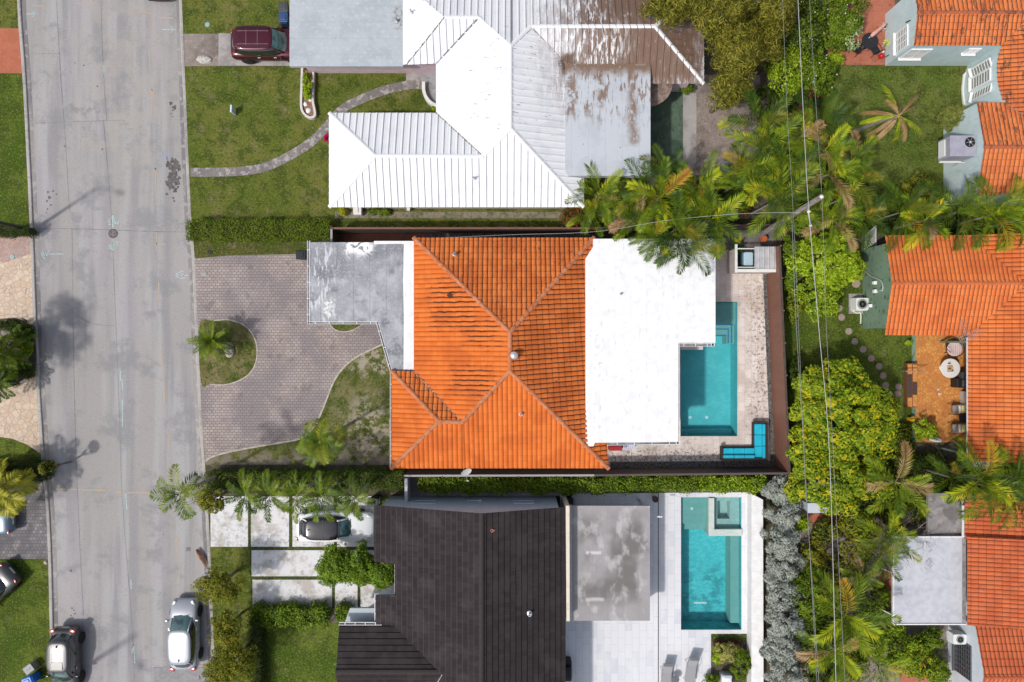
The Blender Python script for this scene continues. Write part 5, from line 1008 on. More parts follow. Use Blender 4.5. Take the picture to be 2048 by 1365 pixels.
slab_px('gutter', [(1925, 1075), (1932, 1075), (1932, 1250), (1925, 1250)], 2.79, .04, GUTM, HF)
mb = MB()
for y in (1150, 1235): c = P(1790, y, 2.5); mb.tube([(c.x - 1.6 + 1.2, c.y, 0), (c.x + .1, c.y, 2.5)], .05, 8)
mb.build('canopy_post', WHITE, HF, world=True)
gutter_run([(1927, 996), (1927, 1074)], 3.0, HF, [WHITE, GUTM], wd=.06, step=3)

# ------------------------------------------------ brown fences of the middle lot
FB = surf('brown_fence', (.19, .085, .055), [((.15, .065, .042), .6, 'noise', {'s': 2, 'd': 5, 'st': (1, 1, .2)}), ((.23, .11, .075), .4, 'noise', {'s': 7, 'd': 4})], rough=.55)
FBD = surf('dark_brown_fence', (.085, .058, .050), [((.05, .035, .03), .6, 'noise', {'s': 3, 'd': 5})], rough=.7)
CAPW = surf('fence_cap', (.36, .33, .32), rough=.6)
def fence(name, label, a, b, h, m, posts=2.0, th=.06, cap=None, out=1, hp=0.05):
    """straight panel fence: a, b are pixel points of its TOP edge at height h"""
    A, B = P(*a, h), P(*b, h); A.z = B.z = 0; d = B - A; rz = math.atan2(d.y, d.x); t = d.normalized(); nr = Vector((t.y, -t.x, 0))
    o = empty(name, (A + B) / 2, rz, label, 'fence'); Ln = d.length
    mb = MB(); mb.box((0, 0, h / 2), (Ln, th, h)); mb.build('panel', m, o)
    if cap: mb = MB(); mb.box((0, 0, h + .015), (Ln, th + .06, .03)); mb.build('cap_rail', cap, o)
    k = max(1, int(Ln / posts)); me = None
    for i in range(k + 1):
        if me is None: mb = MB(); mb.box((0, 0, (h + hp) / 2), (.09, .09, h + hp)); p_ = mb.build('post', m, o); me = p_
        else: p_ = me.copy(); COL.objects.link(p_); p_.parent = o
        p_.location = (-Ln / 2 + Ln * i / k, (th * .5 + .05) * out, 0)
    return o
fence('brown_fence', 'tall brown panel fence on the east side of the travertine pool deck', (1559, 492), (1579, 946), 2.25, FB, cap=FBD, out=1)
fence('brown_fence', 'long dark brown fence along the south side of the middle lot', (1578, 947), (1190, 951), 2.1, FBD, cap=surf('fence_cap_dark', (.10, .075, .07)), out=1)
fence('brown_fence', 'dark brown fence section with a pale cap below the orange tile eave', (1189, 951), (808, 952), 2.1, FBD, cap=CAPW, out=1)
fence('brown_fence', 'brown fence with posts along the north side of the middle lot', (1185, 457), (662, 457), 1.9, FBD, cap=FB, out=-1, posts=.95)
fence('brown_fence', 'short end panel of brown fence beside the grey carport roof', (663, 458), (663, 484), 1.9, FBD, cap=CAPW, posts=3)
fence('brown_fence', 'dark fence behind the areca palms north of the flat white roof', (1560, 449), (1187, 456), 1.9, FBD, posts=2)
# ================================================================= vehicles
def outline(x0, x1, w0, w1, n=28, e=3.2, nose=0.0):
    xc, a = (x0 + x1) / 2, (x1 - x0) / 2; o = []
    for k in range(n):
        t = 2 * math.pi * k / n; c, s = math.cos(t), math.sin(t); u = math.copysign(abs(c) ** (2 / e), c); v = math.copysign(abs(s) ** (2 / e), s)
        wd = w0 + (w1 - w0) * (u * .5 + .5); o.append((xc + a * u, wd * v))
    return o
def paint(name, c, metal=.35): return surf(name, c, rough=.32, metal=metal, spec=.5, coat=.25)
CARGL = surf('car_glass', (.012, .016, .018), rough=.04, spec=1.0, coat=1.0)
WSCR = surf('windscreen_sky_tint', (.05, .12, .12), [((.015, .03, .035), .8, 'noise', {'s': 2.2, 'd': 2, 'co': 'obj', 'lo': .45, 'hi': .6})], rough=.05, spec=1.0, coat=1.0)  # teal base colour stands in for sky reflected in the windscreen
RED = surf('red_lens', (.35, .008, .01), rough=.15, spec=.9, coat=.8); LENS = surf('clear_lens', (.45, .47, .48), rough=.1, spec=1.0, coat=1.0); PLATE = surf('plate', (.6, .6, .6), rough=.6)
def car(px, py, rz, L, W, Ht, body, label, kind='sedan', roofm=None, extras=()):
    c = P(px, py); t = empty('parked_car', (c.x, c.y, extras.get('z', 0) if isinstance(extras, dict) else 0), rz, label, 'car')
    ex = extras if isinstance(extras, dict) else {}
    w = W / 2
    if kind == 'sedan': st = [(-.5, .70, .66, .36), (-.488, .86, .86, .28), (-.45, .94, .98, .22), (-.36, .985, 1.0, .2), (-.2, 1, .98, .19), (0, 1, .95, .18), (.18, 1, .95, .18), (.28, .985, .93, .18), (.38, .955, .85, .2), (.45, .91, .74, .22), (.486, .80, .62, .28), (.5, .64, .54, .36)]; gh = (-.40, .27, -.24, .09)
    elif kind == 'hatch': st = [(-.5, .72, .74, .38), (-.49, .88, .94, .28), (-.46, .95, 1.02, .22), (-.36, .99, 1.03, .2), (-.2, 1, 1.01, .19), (0, 1, .98, .18), (.18, 1, .97, .18), (.30, .985, .94, .18), (.39, .95, .84, .2), (.455, .90, .72, .22), (.488, .80, .62, .28), (.5, .66, .54, .36)]; gh = (-.475, .31, -.36, .12)
    else: st = [(-.5, .78, .84, .42), (-.49, .9, 1.06, .32), (-.46, .96, 1.12, .27), (-.36, .99, 1.13, .25), (-.2, 1, 1.12, .24), (0, 1, 1.10, .24), (.18, 1, 1.09, .24), (.28, .99, 1.07, .24), (.38, .965, 1.0, .25), (.45, .90, .90, .27), (.488, .76, .78, .32), (.5, .55, .68, .42)]; gh = (-.48, .26, -.40, .10)
    gh = ex.get('gh', gh); wb = w; w = w * ex.get('cw', 1)
    # body shell
    mb = MB(); V = []; prof = [(-0.0, 0), (-.86, 0), (-.97, .16), (-1.0, .45), (-.985, .78), (-.90, .96), (-.55, 1.0)]
    for (fx, wf, zs, zb) in st:
        hw = wb * wf; ring = []
        for (u, v) in prof: ring.append((fx * L, u * hw, zb + (zs - zb) * v))
        top = (fx * L, 0, zs + .035)
        ring = ring[1:]; full = [(fx * L, 0, zb)] + ring + [top] + [(a, -b, z) for a, b, z in reversed(ring)]
        V += full
    m = len(full); n = len(st)
    fs = [(i * m + k, i * m + (k + 1) % m, (i + 1) * m + (k + 1) % m, (i + 1) * m + k) for i in range(n - 1) for k in range(m)]
    fs = [f for f in fs] + [tuple(range(m))[::-1], tuple((n - 1) * m + k for k in range(m))]
    mb.add(V, fs); mb.build('body', body, t, smooth=True, subsurf=1)
    zb_ = .90 if kind != 'suv' else 1.02; zt_ = Ht - .05
    x0, x1, x2, x3 = [f * L for f in gh]
    nn = 28; b0 = outline(x0, x1, w * .91, w * .93, nn); b1 = outline((x0 + x2) / 2 * .35 + x2 * .65 if 0 else x0 + (x2 - x0) * .55, x1 + (x3 - x1) * .5, w * .86, w * .87, nn); b2 = outline(x2, x3, w * .77, w * .79, nn, 4)
    mb = MB(); V = [(a, b, zb_) for a, b in b0] + [(a, b, (zb_ + zt_) / 2 + .04) for a, b in b1] + [(a, b, zt_) for a, b in b2]
    fs = []; 
    for q in range(2):
        for k in range(nn):
            a = math.cos(2 * math.pi * (k + .5) / nn); mb_i = 1 if a > .75 else 0
            fs.append(((q * nn + k, q * nn + (k + 1) % nn, (q + 1) * nn + (k + 1) % nn, (q + 1) * nn + k), mb_i))
    mb.v = V
    for f, i_ in fs: mb.f.append(list(f)); mb.m.append(i_)
    mb.f.append([2 * nn + k for k in range(nn)]); mb.m.append(0)
    mb.build('cabin_glass', [CARGL, WSCR], t, smooth=True)
    mb = MB(); r0 = outline(x2 - .05, x3 + .03, w * .80, w * .82, nn, 4); r1 = outline(x2, x3 - .02, w * .77, w * .79, nn, 4); V = [(a, b, zt_ - .03) for a, b in r0]
    for kk, zz in ((1, .012), (.85, .032), (.6, .05), (.35, .058), (.12, .061)): V += [((x2 + x3) / 2 + (a - (x2 + x3) / 2) * kk, b * kk, zt_ + zz) for a, b in r1]
    mb.add(V, [(q * nn + k, q * nn + (k + 1) % nn, (q + 1) * nn + (k + 1) % nn, (q + 1) * nn + k) for q in range(5) for k in range(nn)] + [tuple(5 * nn + k for k in range(nn))])
    mb.build('roof_panel', roofm or body, t, smooth=True)
    mb = MB()   # pillars
    for k in (3, 11, 17, 25): mb.tube([(b0[k][0], b0[k][1], zb_), (b1[k][0] * 1.0, b1[k][1] * 1.01, (zb_ + zt_) / 2 + .045), (b2[k][0], b2[k][1] * 1.02, zt_)], [.055, .045, .04], 6)
    for sgn in (-1, 1): mb.tube([(x1 * .02 + (x0 + x1) * .48, sgn * w * .885, zb_), ((x2 + x3) * .52, sgn * w * .73, zt_)], .03, 5)
    mb.build('pillar', body, t, smooth=True)
    z_ = st[5][2]; w = wb
    for sx in (-.305, .30):
        for sy in (-1, 1):
            rw = ex.get('rw', .33); wh = bpy.data.objects.new('wheel', None); link(wh, t); wh.location = (sx * L, sy * (w - .085), rw)
            mb = MB(); mb.lathe([(rw * .62, -.1), (rw * .97, -.1), (rw, -.06), (rw, .06), (rw * .97, .1), (rw * .62, .1)], n=24, ax='y'); mb.build('tyre', RUBBER, wh, smooth=True)
            mb = MB(); mb.lathe([(rw * .6, sy * .03), (rw * .63, sy * .1), (rw * .60, sy * .1), (rw * .57, sy * .055), (.03, sy * .05), (.02, sy * .05)], n=24, ax='y')
            for k in range(5): a = 2 * math.pi * k / 5; mb.box((.105 * math.cos(a) * rw / .33, sy * .085, .105 * math.sin(a) * rw / .33), (rw * .56, .02, .05), rot=Matrix.Rotation(-a, 3, 'Y'))
            mb.build('rim', ALLOY, wh)
            mb = MB(); mb.lathe([(rw * 1.14, -.01), (rw * 1.14, .01)], n=24, ax='y'); o = mb.build('wheel_arch', BLACK, t); o.location = (sx * L, sy * (w - .012), rw + .02)
    for sy in (-1, 1):
        zl = st[2][2]; mb = MB(); mb.rbox((-.474 * L, sy * w * .74, zl - .12), (.12, .26, .13) if kind != 'hatch' else (.22, .36, .2), .04, rz=-sy * .28); mb.build('tail_light', RED, t, smooth=True)
        mb = MB(); mb.rbox((.448 * L, sy * w * .66, st[9][2] - .02), (.34, .20, .10), .05, rz=-sy * .42); mb.build('headlight', LENS, t, smooth=True)
        mb = MB(); mb.rbox((x1 - .16 * L * .4 - .12, sy * (w + .06), zb_ + .06), (.12, .2, .13), .04); mb.tube([(x1 - .12 * L * .4 - .16, sy * w * .9, zb_ + .02), (x1 - .16 * L * .4 - .10, sy * (w + .02), zb_ + .04)], .022, 5); mb.build('side_mirror', body if not ex.get('mir') else ex['mir'], t, smooth=True)
        for fx in (-.12, .09): mb = MB(); mb.rbox((fx * L, sy * (w * .995), z_ - .10), (.19, .035, .03), .012); mb.build('door_handle', ex.get('hm', body), t)
        mb = MB()
        for fx in (-.19, .02, .20): mb.box((fx * L, sy * w * .995, (z_ + .3) / 2 + .02), (.008, .012, z_ - .38))
        mb.build('door_gap', BLACK, t)
    mb = MB(); mb.box((-.4985 * L, 0, .62 if kind != 'suv' else .8), (.03, .5, .13)); mb.build('plate', PLATE, t)
    mb = MB(); mb.rbox((.488 * L, 0, .5), (.06, w * .95, .16), .03); mb.build('grille', BLACK, t)
    mb = MB()
    for sy in (-.35, .2): mb.box((x1 - .10, sy * w + .1, zb_ + .075), (.03, .55, .012), .12)
    mb.build('wiper', BLACK, t)
    mb = MB(); mb.rbox((x2 + .28, 0, zt_ + .085), (.16, .035, .07), .015)
    mb.build('antenna', BLACK, t)
    if ex.get('rails'):
        for sy in (-1, 1): mb = MB(); mb.tube([(x2 + .1, sy * w * .66, zt_ + .03), (x2 + .2, sy * w * .66, zt_ + .09), (x3 - .2, sy * w * .66, zt_ + .09), (x3 - .1, sy * w * .66, zt_ + .03)], .02, 6); mb.build('roof_rail', BLACK, t)
    if ex.get('sunroof'): mb = MB(); mb.rbox((x3 - .48, 0, zt_ + .052), (.55, w * .9, .025), .06); mb.build('sunroof', CARGL, t)
    if ex.get('pano'):
        mb = MB(); mb.box(((x2 + x3) / 2 + .1, 0, zt_ + .05), (.035, w * 1.35, .03)); mb.box((x3 - .0, 0, zt_ + .02), (.03, w * 1.35, .03)); mb.build('roof_bar', BLACK, t)
        mb = MB(); mb.rbox((-.45 * L, 0, st[2][2] + .05), (.1, w * 1.2, .03), .02); mb.build('spoiler', body, t)
    if ex.get('seams'):
        mb = MB()
        for sy in (-.42, .42): mb.box(((x2 + x3) / 2, sy * w, zt_ + .05), ((x3 - x2) * .8, .012, .014))
        for q in (.33, .62): mb.box((x2 + (x3 - x2) * q, 0, zt_ + .056), (.010, w * 1.0, .010))
        mb.build('roof_seam', GREYM, t)
    return t
car(548, 99, 0, 4.9, 1.95, 1.75, paint('burgundy_paint', (.075, .008, .02)), 'burgundy SUV half under the grey carport roof of the white roofed house', 'suv', extras={'rails': 1, 'rw': .37, 'hm': ALLOY, 'seams': 1})
car(322, -63, R(-90), 4.6, 1.85, 1.45, paint('dark_plum_paint', (.03, .02, .03)), 'dark car on the road cut off by the top edge of the photo', 'sedan', extras={'z': -.1})
car(-14, 1182, R(222), 4.6, 1.85, 1.5, paint('mid_grey_paint', (.09, .09, .093)), 'grey car parked at an angle on the grass left of the road', 'sedan', extras={'seams': 1})
car(-32, 1036, R(180), 4.7, 1.85, 1.45, paint('blue_grey_paint', (.14, .19, .26)), 'blue grey sedan under the big yellow green palm on the grey paver driveway', 'sedan')
car(142, 1312, R(-90), 4.15, 1.76, 1.52, paint('dark_silver_paint', (.075, .072, .075)), 'dark silver hatchback with red rear lights parked along the left kerb', 'hatch', extras={'z': -.1, 'sunroof': 1, 'seams': 1})
car(377, 1261, R(91), 4.5, 1.82, 1.46, paint('silver_paint', (.36, .38, .42)), 'silver sedan parked along the right kerb beside the yellow green trees', 'hatch', extras={'z': -.1, 'seams': 1})
car(675, 1048, 0, 4.95, 1.95, 1.45, paint('white_car_paint', (.78, .79, .80), 0), 'white sedan with black glass roof under the row of palms', 'sedan', roofm=surf('black_glass_roof', (.012, .012, .018), rough=.12, spec=.5, coat=.3), extras={'pano': 1, 'gh': (-.465, .24, -.35, .09), 'cw': .88})

# ================================================================= street and garden objects
def wheelie(px, py, rz, m, label, lid=None, s=1.0, z=0):
    c = P(px, py); t = empty('wheelie_bin', (c.x, c.y, z), rz, label, 'bin', s=s)
    mb = MB(); mb.box((0, 0, .52), (.52, .5, .9), taper=1.0)
    b = [(x * q, y * q, zz) for zz, q in ((.08, .82), (.95, 1.0)) for x, y in ((-.28, -.27), (.28, -.27), (.28, .27), (-.28, .27))]
    mb = MB(); mb.add(b, [(3, 2, 1, 0), (4, 5, 6, 7), (0, 1, 5, 4), (1, 2, 6, 5), (2, 3, 7, 6), (3, 0, 4, 7)]); mb.build('body', m, t, bevel=.02)
    mb = MB(); mb.rbox((0.02, 0, 1.0), (.66, .60, .09), .09); mb.rbox((.02, 0, 1.06), (.4, .4, .04), .08); mb.build('lid', lid or m, t, smooth=False)
    mb = MB(); mb.tube([(-.36, -.22, .98), (-.36, .22, .98)], .02, 6); mb.build('handle', m, t)
    for sy in (-1, 1): mb = MB(); mb.lathe([(.13, -.03), (.13, .03)], (-.24, sy * .29, .13), 14, 'y'); mb.build('wheel', RUBBER, t)
BLUE = surf('blue_plastic', (.02, .16, .55), rough=.4); GREYP = surf('grey_plastic', (.06, .065, .07), rough=.5)
wheelie(77, 1349, R(200), BLUE, 'bright blue wheelie bin beside the dark silver hatchback', lid=BLUE, z=0)
t = empty('metal_box', P(69, 1331), R(38), 'silver metal box lying on the grass verge by the blue wheelie bin', 'metal box')
mb = MB(); mb.box((0, 0, .25), (.62, .5, .5)); mb.build('body', GREYM, t, bevel=.03); mb = MB(); mb.rbox((0, 0, .53), (.66, .54, .07), .06); mb.tube([(-.15, 0, .56), (-.15, 0, .62), (.15, 0, .62), (.15, 0, .56)], .015, 5); mb.build('lid', surf('bright_metal', (.2, .2, .21), rough=.5, metal=.1), t)
wheelie(577, 50, R(90), surf('navy_plastic', (.03, .07, .17), rough=.45), 'dark blue wheelie bin by the corner of the grey carport roof', z=0)
wheelie(577, 30, R(95), GREYP, 'black wheelie bin standing behind the dark blue one')
wheelie(612, 514, R(180), surf('black_bin', (.025, .027, .03)), 'black wheelie bin at the front edge of the middle carport')
wheelie(752, 999, R(170), surf('slate_bin', (.07, .08, .09)), 'dark grey bin beside the north west corner of the dark tile roof')
wheelie(1134, 998, R(180), surf('black_bin2', (.02, .02, .022)), 'black bin on the white pavers between dark tile roof and grey flat roof')
c = P(1133, 1332); t = empty('barbecue', (c.x, c.y, 0), R(90), 'black covered barbecue against the east wall of the dark roofed house', 'barbecue')
mb = MB(); mb.rbox((0, 0, .4), (1.25, .55, .8), .08); mb.build('body', BLACK, t); mb = MB(); mb.rbox((0, 0, .95), (.8, .5, .3), .14); mb.build('lid', BLACK, t, smooth=True); mb = MB(); mb.tube([(-.3, -.3, .95), (.3, -.3, .95)], .02, 6); mb.build('handle', GREYM, t)
# outdoor kitchen enclosure
BEI = surf('beige_stucco', (.52, .45, .42), [((.42, .35, .33), .5, 'noise', {'s': 2, 'd': 5})], rough=.85)
t = empty('pump_enclosure', P(1502, 522), 0, 'beige walled equipment enclosure half covered with grey sheets', 'enclosure')
a = P(1470, 545, 1.55); b = P(1556, 498, 1.55); hh = 1.55
mb = MB(); x0, x1, y0, y1 = a.x, b.x - .1, a.y + .05, b.y
mb.box(((x0 + .06), (y0 + y1) / 2, hh / 2), (.14, y1 - y0, hh)); mb.box(((x0 + x1) / 2 + .07, y0 + .07, hh / 2), (x1 - x0 - .14, .14, hh)); mb.build('wall', BEI, t, world=True)
mb = MB(); mb.box((x0 + .06, (y0 + y1) / 2 + .1, hh + .025), (.16, y1 - y0 + .35, .05)); mb.box(((x0 + x1) / 2 + .07, y0 + .05, hh + .022), (x1 - x0 - .12, .2, .05)); mb.build('wall_cap', OFFW, t, world=True)
mb = MB(); mb.box(((x0 + x1) / 2 - .3, y1 - .0, hh + .02), (x1 - x0 - .9, .06, .05)); mb.build('rail', OFFW, t, world=True); mb = MB(); mb.box(((x0 + x1) / 2 - .3, y0 + .26, hh + .02), (x1 - x0 - .9, .05, .05)); mb.build('rail', OFFW, t, world=True)
c = P(1508, 522, 1.3); 
SHT = surf('corrugated_sheet', (.46, .46, .48), [((.33, .32, .31), .6, 'noise', {'s': 2, 'd': 5}), ((.25, .25, .25), .5, 'xlines', {'p': .32, 'w': .05})], rough=.6)
mb = MB(); q0 = P(1509, 540, hh + .1).x; q1 = P(1555, 540, hh + .1).x; n = 24
V = []; 
for i in range(n + 1):
    x = q0 + (q1 - q0) * i / n
    for y in (y0 + .16, y1 + .12): V.append((x, y, hh + .10 + (.02 if i % 5 == 0 else 0)))
    for y in (y0 + .16, y1 + .12): V.append((x, y, hh + .085))
mb.add(V, [(4 * i, 4 * i + 4, 4 * i + 5, 4 * i + 1) for i in range(n)] + [(4 * i + 2, 4 * i + 3, 4 * i + 7, 4 * i + 6) for i in range(n)]); mb.build('roof_sheet', SHT, t, world=True)
t = empty('equipment_tank', P(1484, 522), 0, 'pale blue square topped tank inside the beige enclosure', 'tank')
mb = MB(); mb.rbox((0, 0, .55), (.72, .92, 1.1), .12); mb.build('body', surf('tank_dark', (.06, .12, .16), rough=.5), t); mb = MB(); mb.rbox((.02, -.02, 1.14), (.60, .88, .10), .12, top=.4); mb.build('lid', surf('pale_blue_plastic', (.42, .55, .64), rough=.4), t)
t = empty('pump', P(1501, 524), 0, 'dark pool pump and pipes next to the pale blue tank', 'pump')
mb = MB(); mb.lathe([(.12, 0), (.16, .05), (.16, .4), (.1, .45), (.01, .46)], (-.05, .25, 0), 14); mb.build('body', BLACK, t, smooth=True); mb = MB(); mb.lathe([(.15, .3), (.15, .36), (.05, .4), (.01, .4)], (.1, .42, 0), 14); mb.build('filter_lid', surf('tan_plastic', (.5, .38, .35)), t)
mb = MB()
for (x, y) in ((0, 0), (.12, .0)): mb.tube([(x, y - .35, .1), (x, y - .35, .75), (x, y, .75)], .03, 6)
mb.box((.05, -.2, .8), (.2, .04, .04)); mb.build('pipe', WHITE, t)
# pots beside pole
def pot(px, py, r, h, m, label, plant=None, z=0.02):
    c = P(px, py); t = empty('plant_pot', (c.x, c.y, z), 0, label, 'plant pot')
    mb = MB(); mb.lathe([(r * .65, 0), (r * .95, h * .85), (r * 1.08, h * .86), (r * 1.08, h), (r * .9, h), (r * .85, h * .85), (.01, h * .84)], n=18); mb.build('pot', m, t, smooth=False)
    if plant: plant(t, h)
    return t
CLAY = surf('clay_pot', (.45, .13, .04), [((.3, .08, .03), .6, 'noise', {'s': 6})], rough=.7)
pot(1522, 480, .21, .5, CLAY, 'orange clay pot beside the utility pole base'); pot(1308, 996, .19, .45, surf('brown_pot', (.09, .06, .045)), 'round dark brown pot at the corner of the grey flat roof')
mb = MB(); c = P(1300, 1016); mb.tube([(c.x, c.y, 2.25), (c.x + .3, c.y + .0, 2.25)], .05, 8)
one(mb, 'scupper_pipe', WHITE, 'small white drain spout at the corner of the grey terrace roof', 'drain spout', loc=(c.x, c.y, 2.25))
# turquoise L sofa
TQ = surf('turquoise_fabric', (.012, .42, .56), [((.008, .34, .48), .6, 'noise', {'s': 2})], rough=.75, bump=(12, .2)); WICK = surf('dark_wicker', (.03, .022, .02), rough=.7)
t = empty('corner_sofa', P(1500, 890), 0, 'L shaped dark wicker sofa with turquoise cushions on the travertine deck', 'sofa')
a0 = P(1446, 917); a1 = P(1531, 917); zs = .42
def crect(mb, x0, y0, x1, y1, z0, z1, r=.05, top=.5):
    a = P(x0, y1, z1); b = P(x1, y0, z1); mb.rbox(((a.x + b.x) / 2, (a.y + b.y) / 2, (z0 + z1) / 2), (b.x - a.x, b.y - a.y, z1 - z0), r, top=top)
mb = MB(); crect(mb, 1443, 894, 1534, 921, .03, .30, .02, .1); crect(mb, 1506, 846, 1534, 893.5, .03, .30, .02, .1); mb.build('base', WICK, t, world=True)
mb = MB(); crect(mb, 1442, 893, 1446, 921, .3, .58, .02, .1); crect(mb, 1506, 844.5, 1535, 848, .3, .58, .02, .1); crect(mb, 1531.5, 848, 1536, 922, .3, .66, .02, .1); crect(mb, 1446, 917.5, 1531, 922, .3, .66, .02, .1); mb.build('armrest', WICK, t, world=True)
for q in [(1446.5, 897, 1468, 917.5), (1468.5, 897, 1489.5, 917.5), (1490, 897, 1509.5, 917.5), (1510, 893, 1531, 917.5), (1510, 870.5, 1531, 892.5), (1510, 848.5, 1531, 870)]:
    mb = MB(); crect(mb, *q, .28, .46, .06); mb.build('seat_cushion', TQ, t, world=True)
for q in [(1447, 911, 1468, 917), (1469, 911, 1489.5, 917), (1490, 911, 1509.5, 917)]: mb = MB(); crect(mb, *q, .46, .68, .04); mb.build('back_cushion', TQ, t, world=True)
for q in [(1525.5, 893, 1531, 917), (1525.5, 871, 1531, 892), (1525.5, 849, 1531, 870)]: mb = MB(); crect(mb, *q, .46, .68, .04); mb.build('back_cushion', TQ, t, world=True)
# red thing and towels under the flat roof edge
t = empty('storage_bench', P(1236, 894), 0, 'red topped bench partly hidden below the edge of the flat white roof', 'bench'); c = P(1232, 893)
mb = MB(); crect(mb, 1218, 882, 1244, 902, .02, .55, .03, .2); mb.build('seat', surf('red_fabric', (.38, .02, .02), rough=.6), t, world=True)
t = empty('towel_stack', P(1256, 890), 0, 'blue and white striped towels beside the red topped bench', 'towels'); mb = MB(); crect(mb, 1246, 882, 1270, 898, .02, .5, .03, .3); mb.build('towel', surf('striped_towel', (.6, .6, .7), [((.12, .14, .4), .9, 'xlines', {'p': .12, 'w': .12, 'wob': .1})], rough=.9), t, world=True)
# loungers
def lounger(px, py, rz, label, back=25):
    c = P(px, py); t = empty('sun_lounger', (c.x, c.y, .02), rz, label, 'sun lounger', 'grey sun loungers beside the lower pool')
    SL = surf('lounger_mesh', (.30, .30, .31), [((.22, .22, .23), .6, 'ylines', {'p': .16, 'w': .04, 'co': 'obj'})], rough=.6); FR = surf('lounger_frame', (.25, .25, .26), rough=.4, metal=.5)
    mb = MB(); mb.box((0, -.45, .33), (.60, 1.05, .03)); mb.build('seat', SL, t)
    Mx = Matrix.Rotation(R(back), 3, 'X'); o_ = Vector((0, .08, .33)); mb = MB(); mb.box(o_ + Mx @ Vector((0, .42, 0)), (.60, .84, .03), rot=Mx); mb.build('backrest', SL, t)
    mb = MB(); mb.box(o_ + Mx @ Vector((0, .72, .035)), (.54, .16, .05), rot=Mx); mb.build('headrest', surf('lounger_pillow', (.17, .17, .18), rough=.7), t)
    mb = MB()
    for s in (-1, 1): mb.tube([(s * .33, -1.0, .33), (s * .33, .1, .33)], .018, 6); mb.tube([o_ + Vector((s * .33, 0, 0)), o_ + Mx @ Vector((s * .33, .86, 0))], .018, 6)
    mb.tube([o_ + Mx @ Vector((-.33, .86, 0)), o_ + Mx @ Vector((.33, .86, 0))], .018, 6); mb.build('frame', FR, t)
    for s in (-1, 1):
        for y in (-.85, .3): mb = MB(); mb.tube([(s * .33, y, .33), (s * .35, y, 0)], .018, 6); mb.build('leg', FR, t)
        mb = MB(); mb.tube([(s * .33, -.15, .33), (s * .40, -.15, .52), (s * .40, .35, .55)], .016, 5); mb.build('armrest', FR, t)
lounger(1331, 1344, R(-2), 'grey mesh sun lounger next to the small round table')
lounger(1380, 1330, R(-6), 'grey mesh sun lounger nearer the lower pool with its back raised', 32)
c = P(1347.5, 1352); t = empty('side_table', (c.x, c.y, .02), 0, 'small round dark side table between the grey sun loungers', 'side table')
mb = MB(); mb.lathe([(.24, .44), (.25, .45), (.25, .47), (.01, .475)], n=20); mb.build('tabletop', surf('table_slate', (.13, .13, .14), rough=.5), t)
for k in range(3): a = 2.1 * k; mb = MB(); mb.tube([(.05 * math.cos(a), .05 * math.sin(a), .44), (.2 * math.cos(a), .2 * math.sin(a), 0)], .012, 5); mb.build('leg', BLACK, t)
c = P(1447, 1352); t = empty('stone_chair', (c.x, c.y, .02), 0, 'white moulded lounge chair among the shrubs south of the lower pool', 'chair')
mb = MB(); mb.rbox((0, -.1, .4), (.62, .95, .75), .12, top=.7); mb.build('seat', surf('white_resin', (.74, .76, .77), rough=.4), t, smooth=True); mb = MB(); mb.rbox((0, .36, .60), (.60, .22, .6), .10, top=.6); mb.build('backrest', surf('grey_resin', (.42, .46, .48), rough=.4), t, smooth=True)
for (x, y) in [(1397, 1316), (1278, 1235)][:1]:
    pass
# AC units
ACM = surf('ac_casing', (.42, .43, .42), [((.3, .3, .29), .5, 'noise', {'s': 6})], rough=.5, metal=.2)
def ac(px, py, w_, d_, h_, label, z=.03, m=None, rz=0, fan=1.0, off=(0, 0), cat='air conditioner'):
    c = P(px, py, 0); t = empty('air_conditioner', (c.x, c.y, z), rz, label, cat); m = m or ACM
    mb = MB(); mb.rbox((0, 0, h_ / 2), (w_, d_, h_), .06, top=.2)
    for k in range(6): mb.box((0, 0, h_ * (.15 + .13 * k)), (w_ + .012, d_ + .012, .025))
    mb.build('casing', m, t); r = min(w_, d_) * .40 * fan
    mb = MB(); mb.lathe([(r + .03, 0), (r + .03, .02), (r, .02), (r, -.0)], (off[0], off[1], h_ + .001), 26); mb.build('fan_ring', m, t)
    mb = MB(); mb.lathe([(r, .0), (r, .006), (.01, .006)], (off[0], off[1], h_), 26); mb.build('fan_well', BLACK, t)
    mb = MB(); mb.lathe([(r * .22, .008), (r * .22, .03), (.01, .035)], (off[0], off[1], h_), 16)
    for k in range(4): a = k * math.pi / 2 + .5; mb.box((off[0] + r * .5 * math.cos(a), off[1] + r * .5 * math.sin(a), h_ + .018), (r * .62, r * .36, .008), a)
    mb.build('fan', GREYM, t)
    mb = MB()
    for k in (.45, .7, .92): mb.lathe([(r * k + .006, .036), (r * k + .006, .044), (r * k - .006, .044)], (off[0], off[1], h_), 26)
    for k in range(8): a = k * math.pi / 4; mb.box((off[0] + r * .5 * math.cos(a), off[1] + r * .5 * math.sin(a), h_ + .042), (r, .008, .006), a)
    mb.build('fan_guard', GREYM, t); return t
ac(1449, 342, .95, .85, .85, 'weathered grey air conditioner on the bare earth behind the white roofed house', m=surf('ac_old', (.30, .31, .32), [((.18, .17, .17), .6, 'noise', {'s': 6})]), off=(.12, 0))
mb = MB(); a = P(1697, 628); b = P(1728, 588); mb.box(((a.x + b.x) / 2, (a.y + b.y) / 2, .03), (b.x - a.x, b.y - a.y, .06)); one(mb, 'equipment_pad', CONC, 'concrete pad under the white air conditioner by the green wall', 'concrete pad', loc=((a.x + b.x) / 2, (a.y + b.y) / 2, 0))
ac(1712, 610, .80, .80, .75, 'white air conditioner with round fan beside the green house wall', z=.06, m=surf('ac_white', (.66, .67, .64), rough=.5))
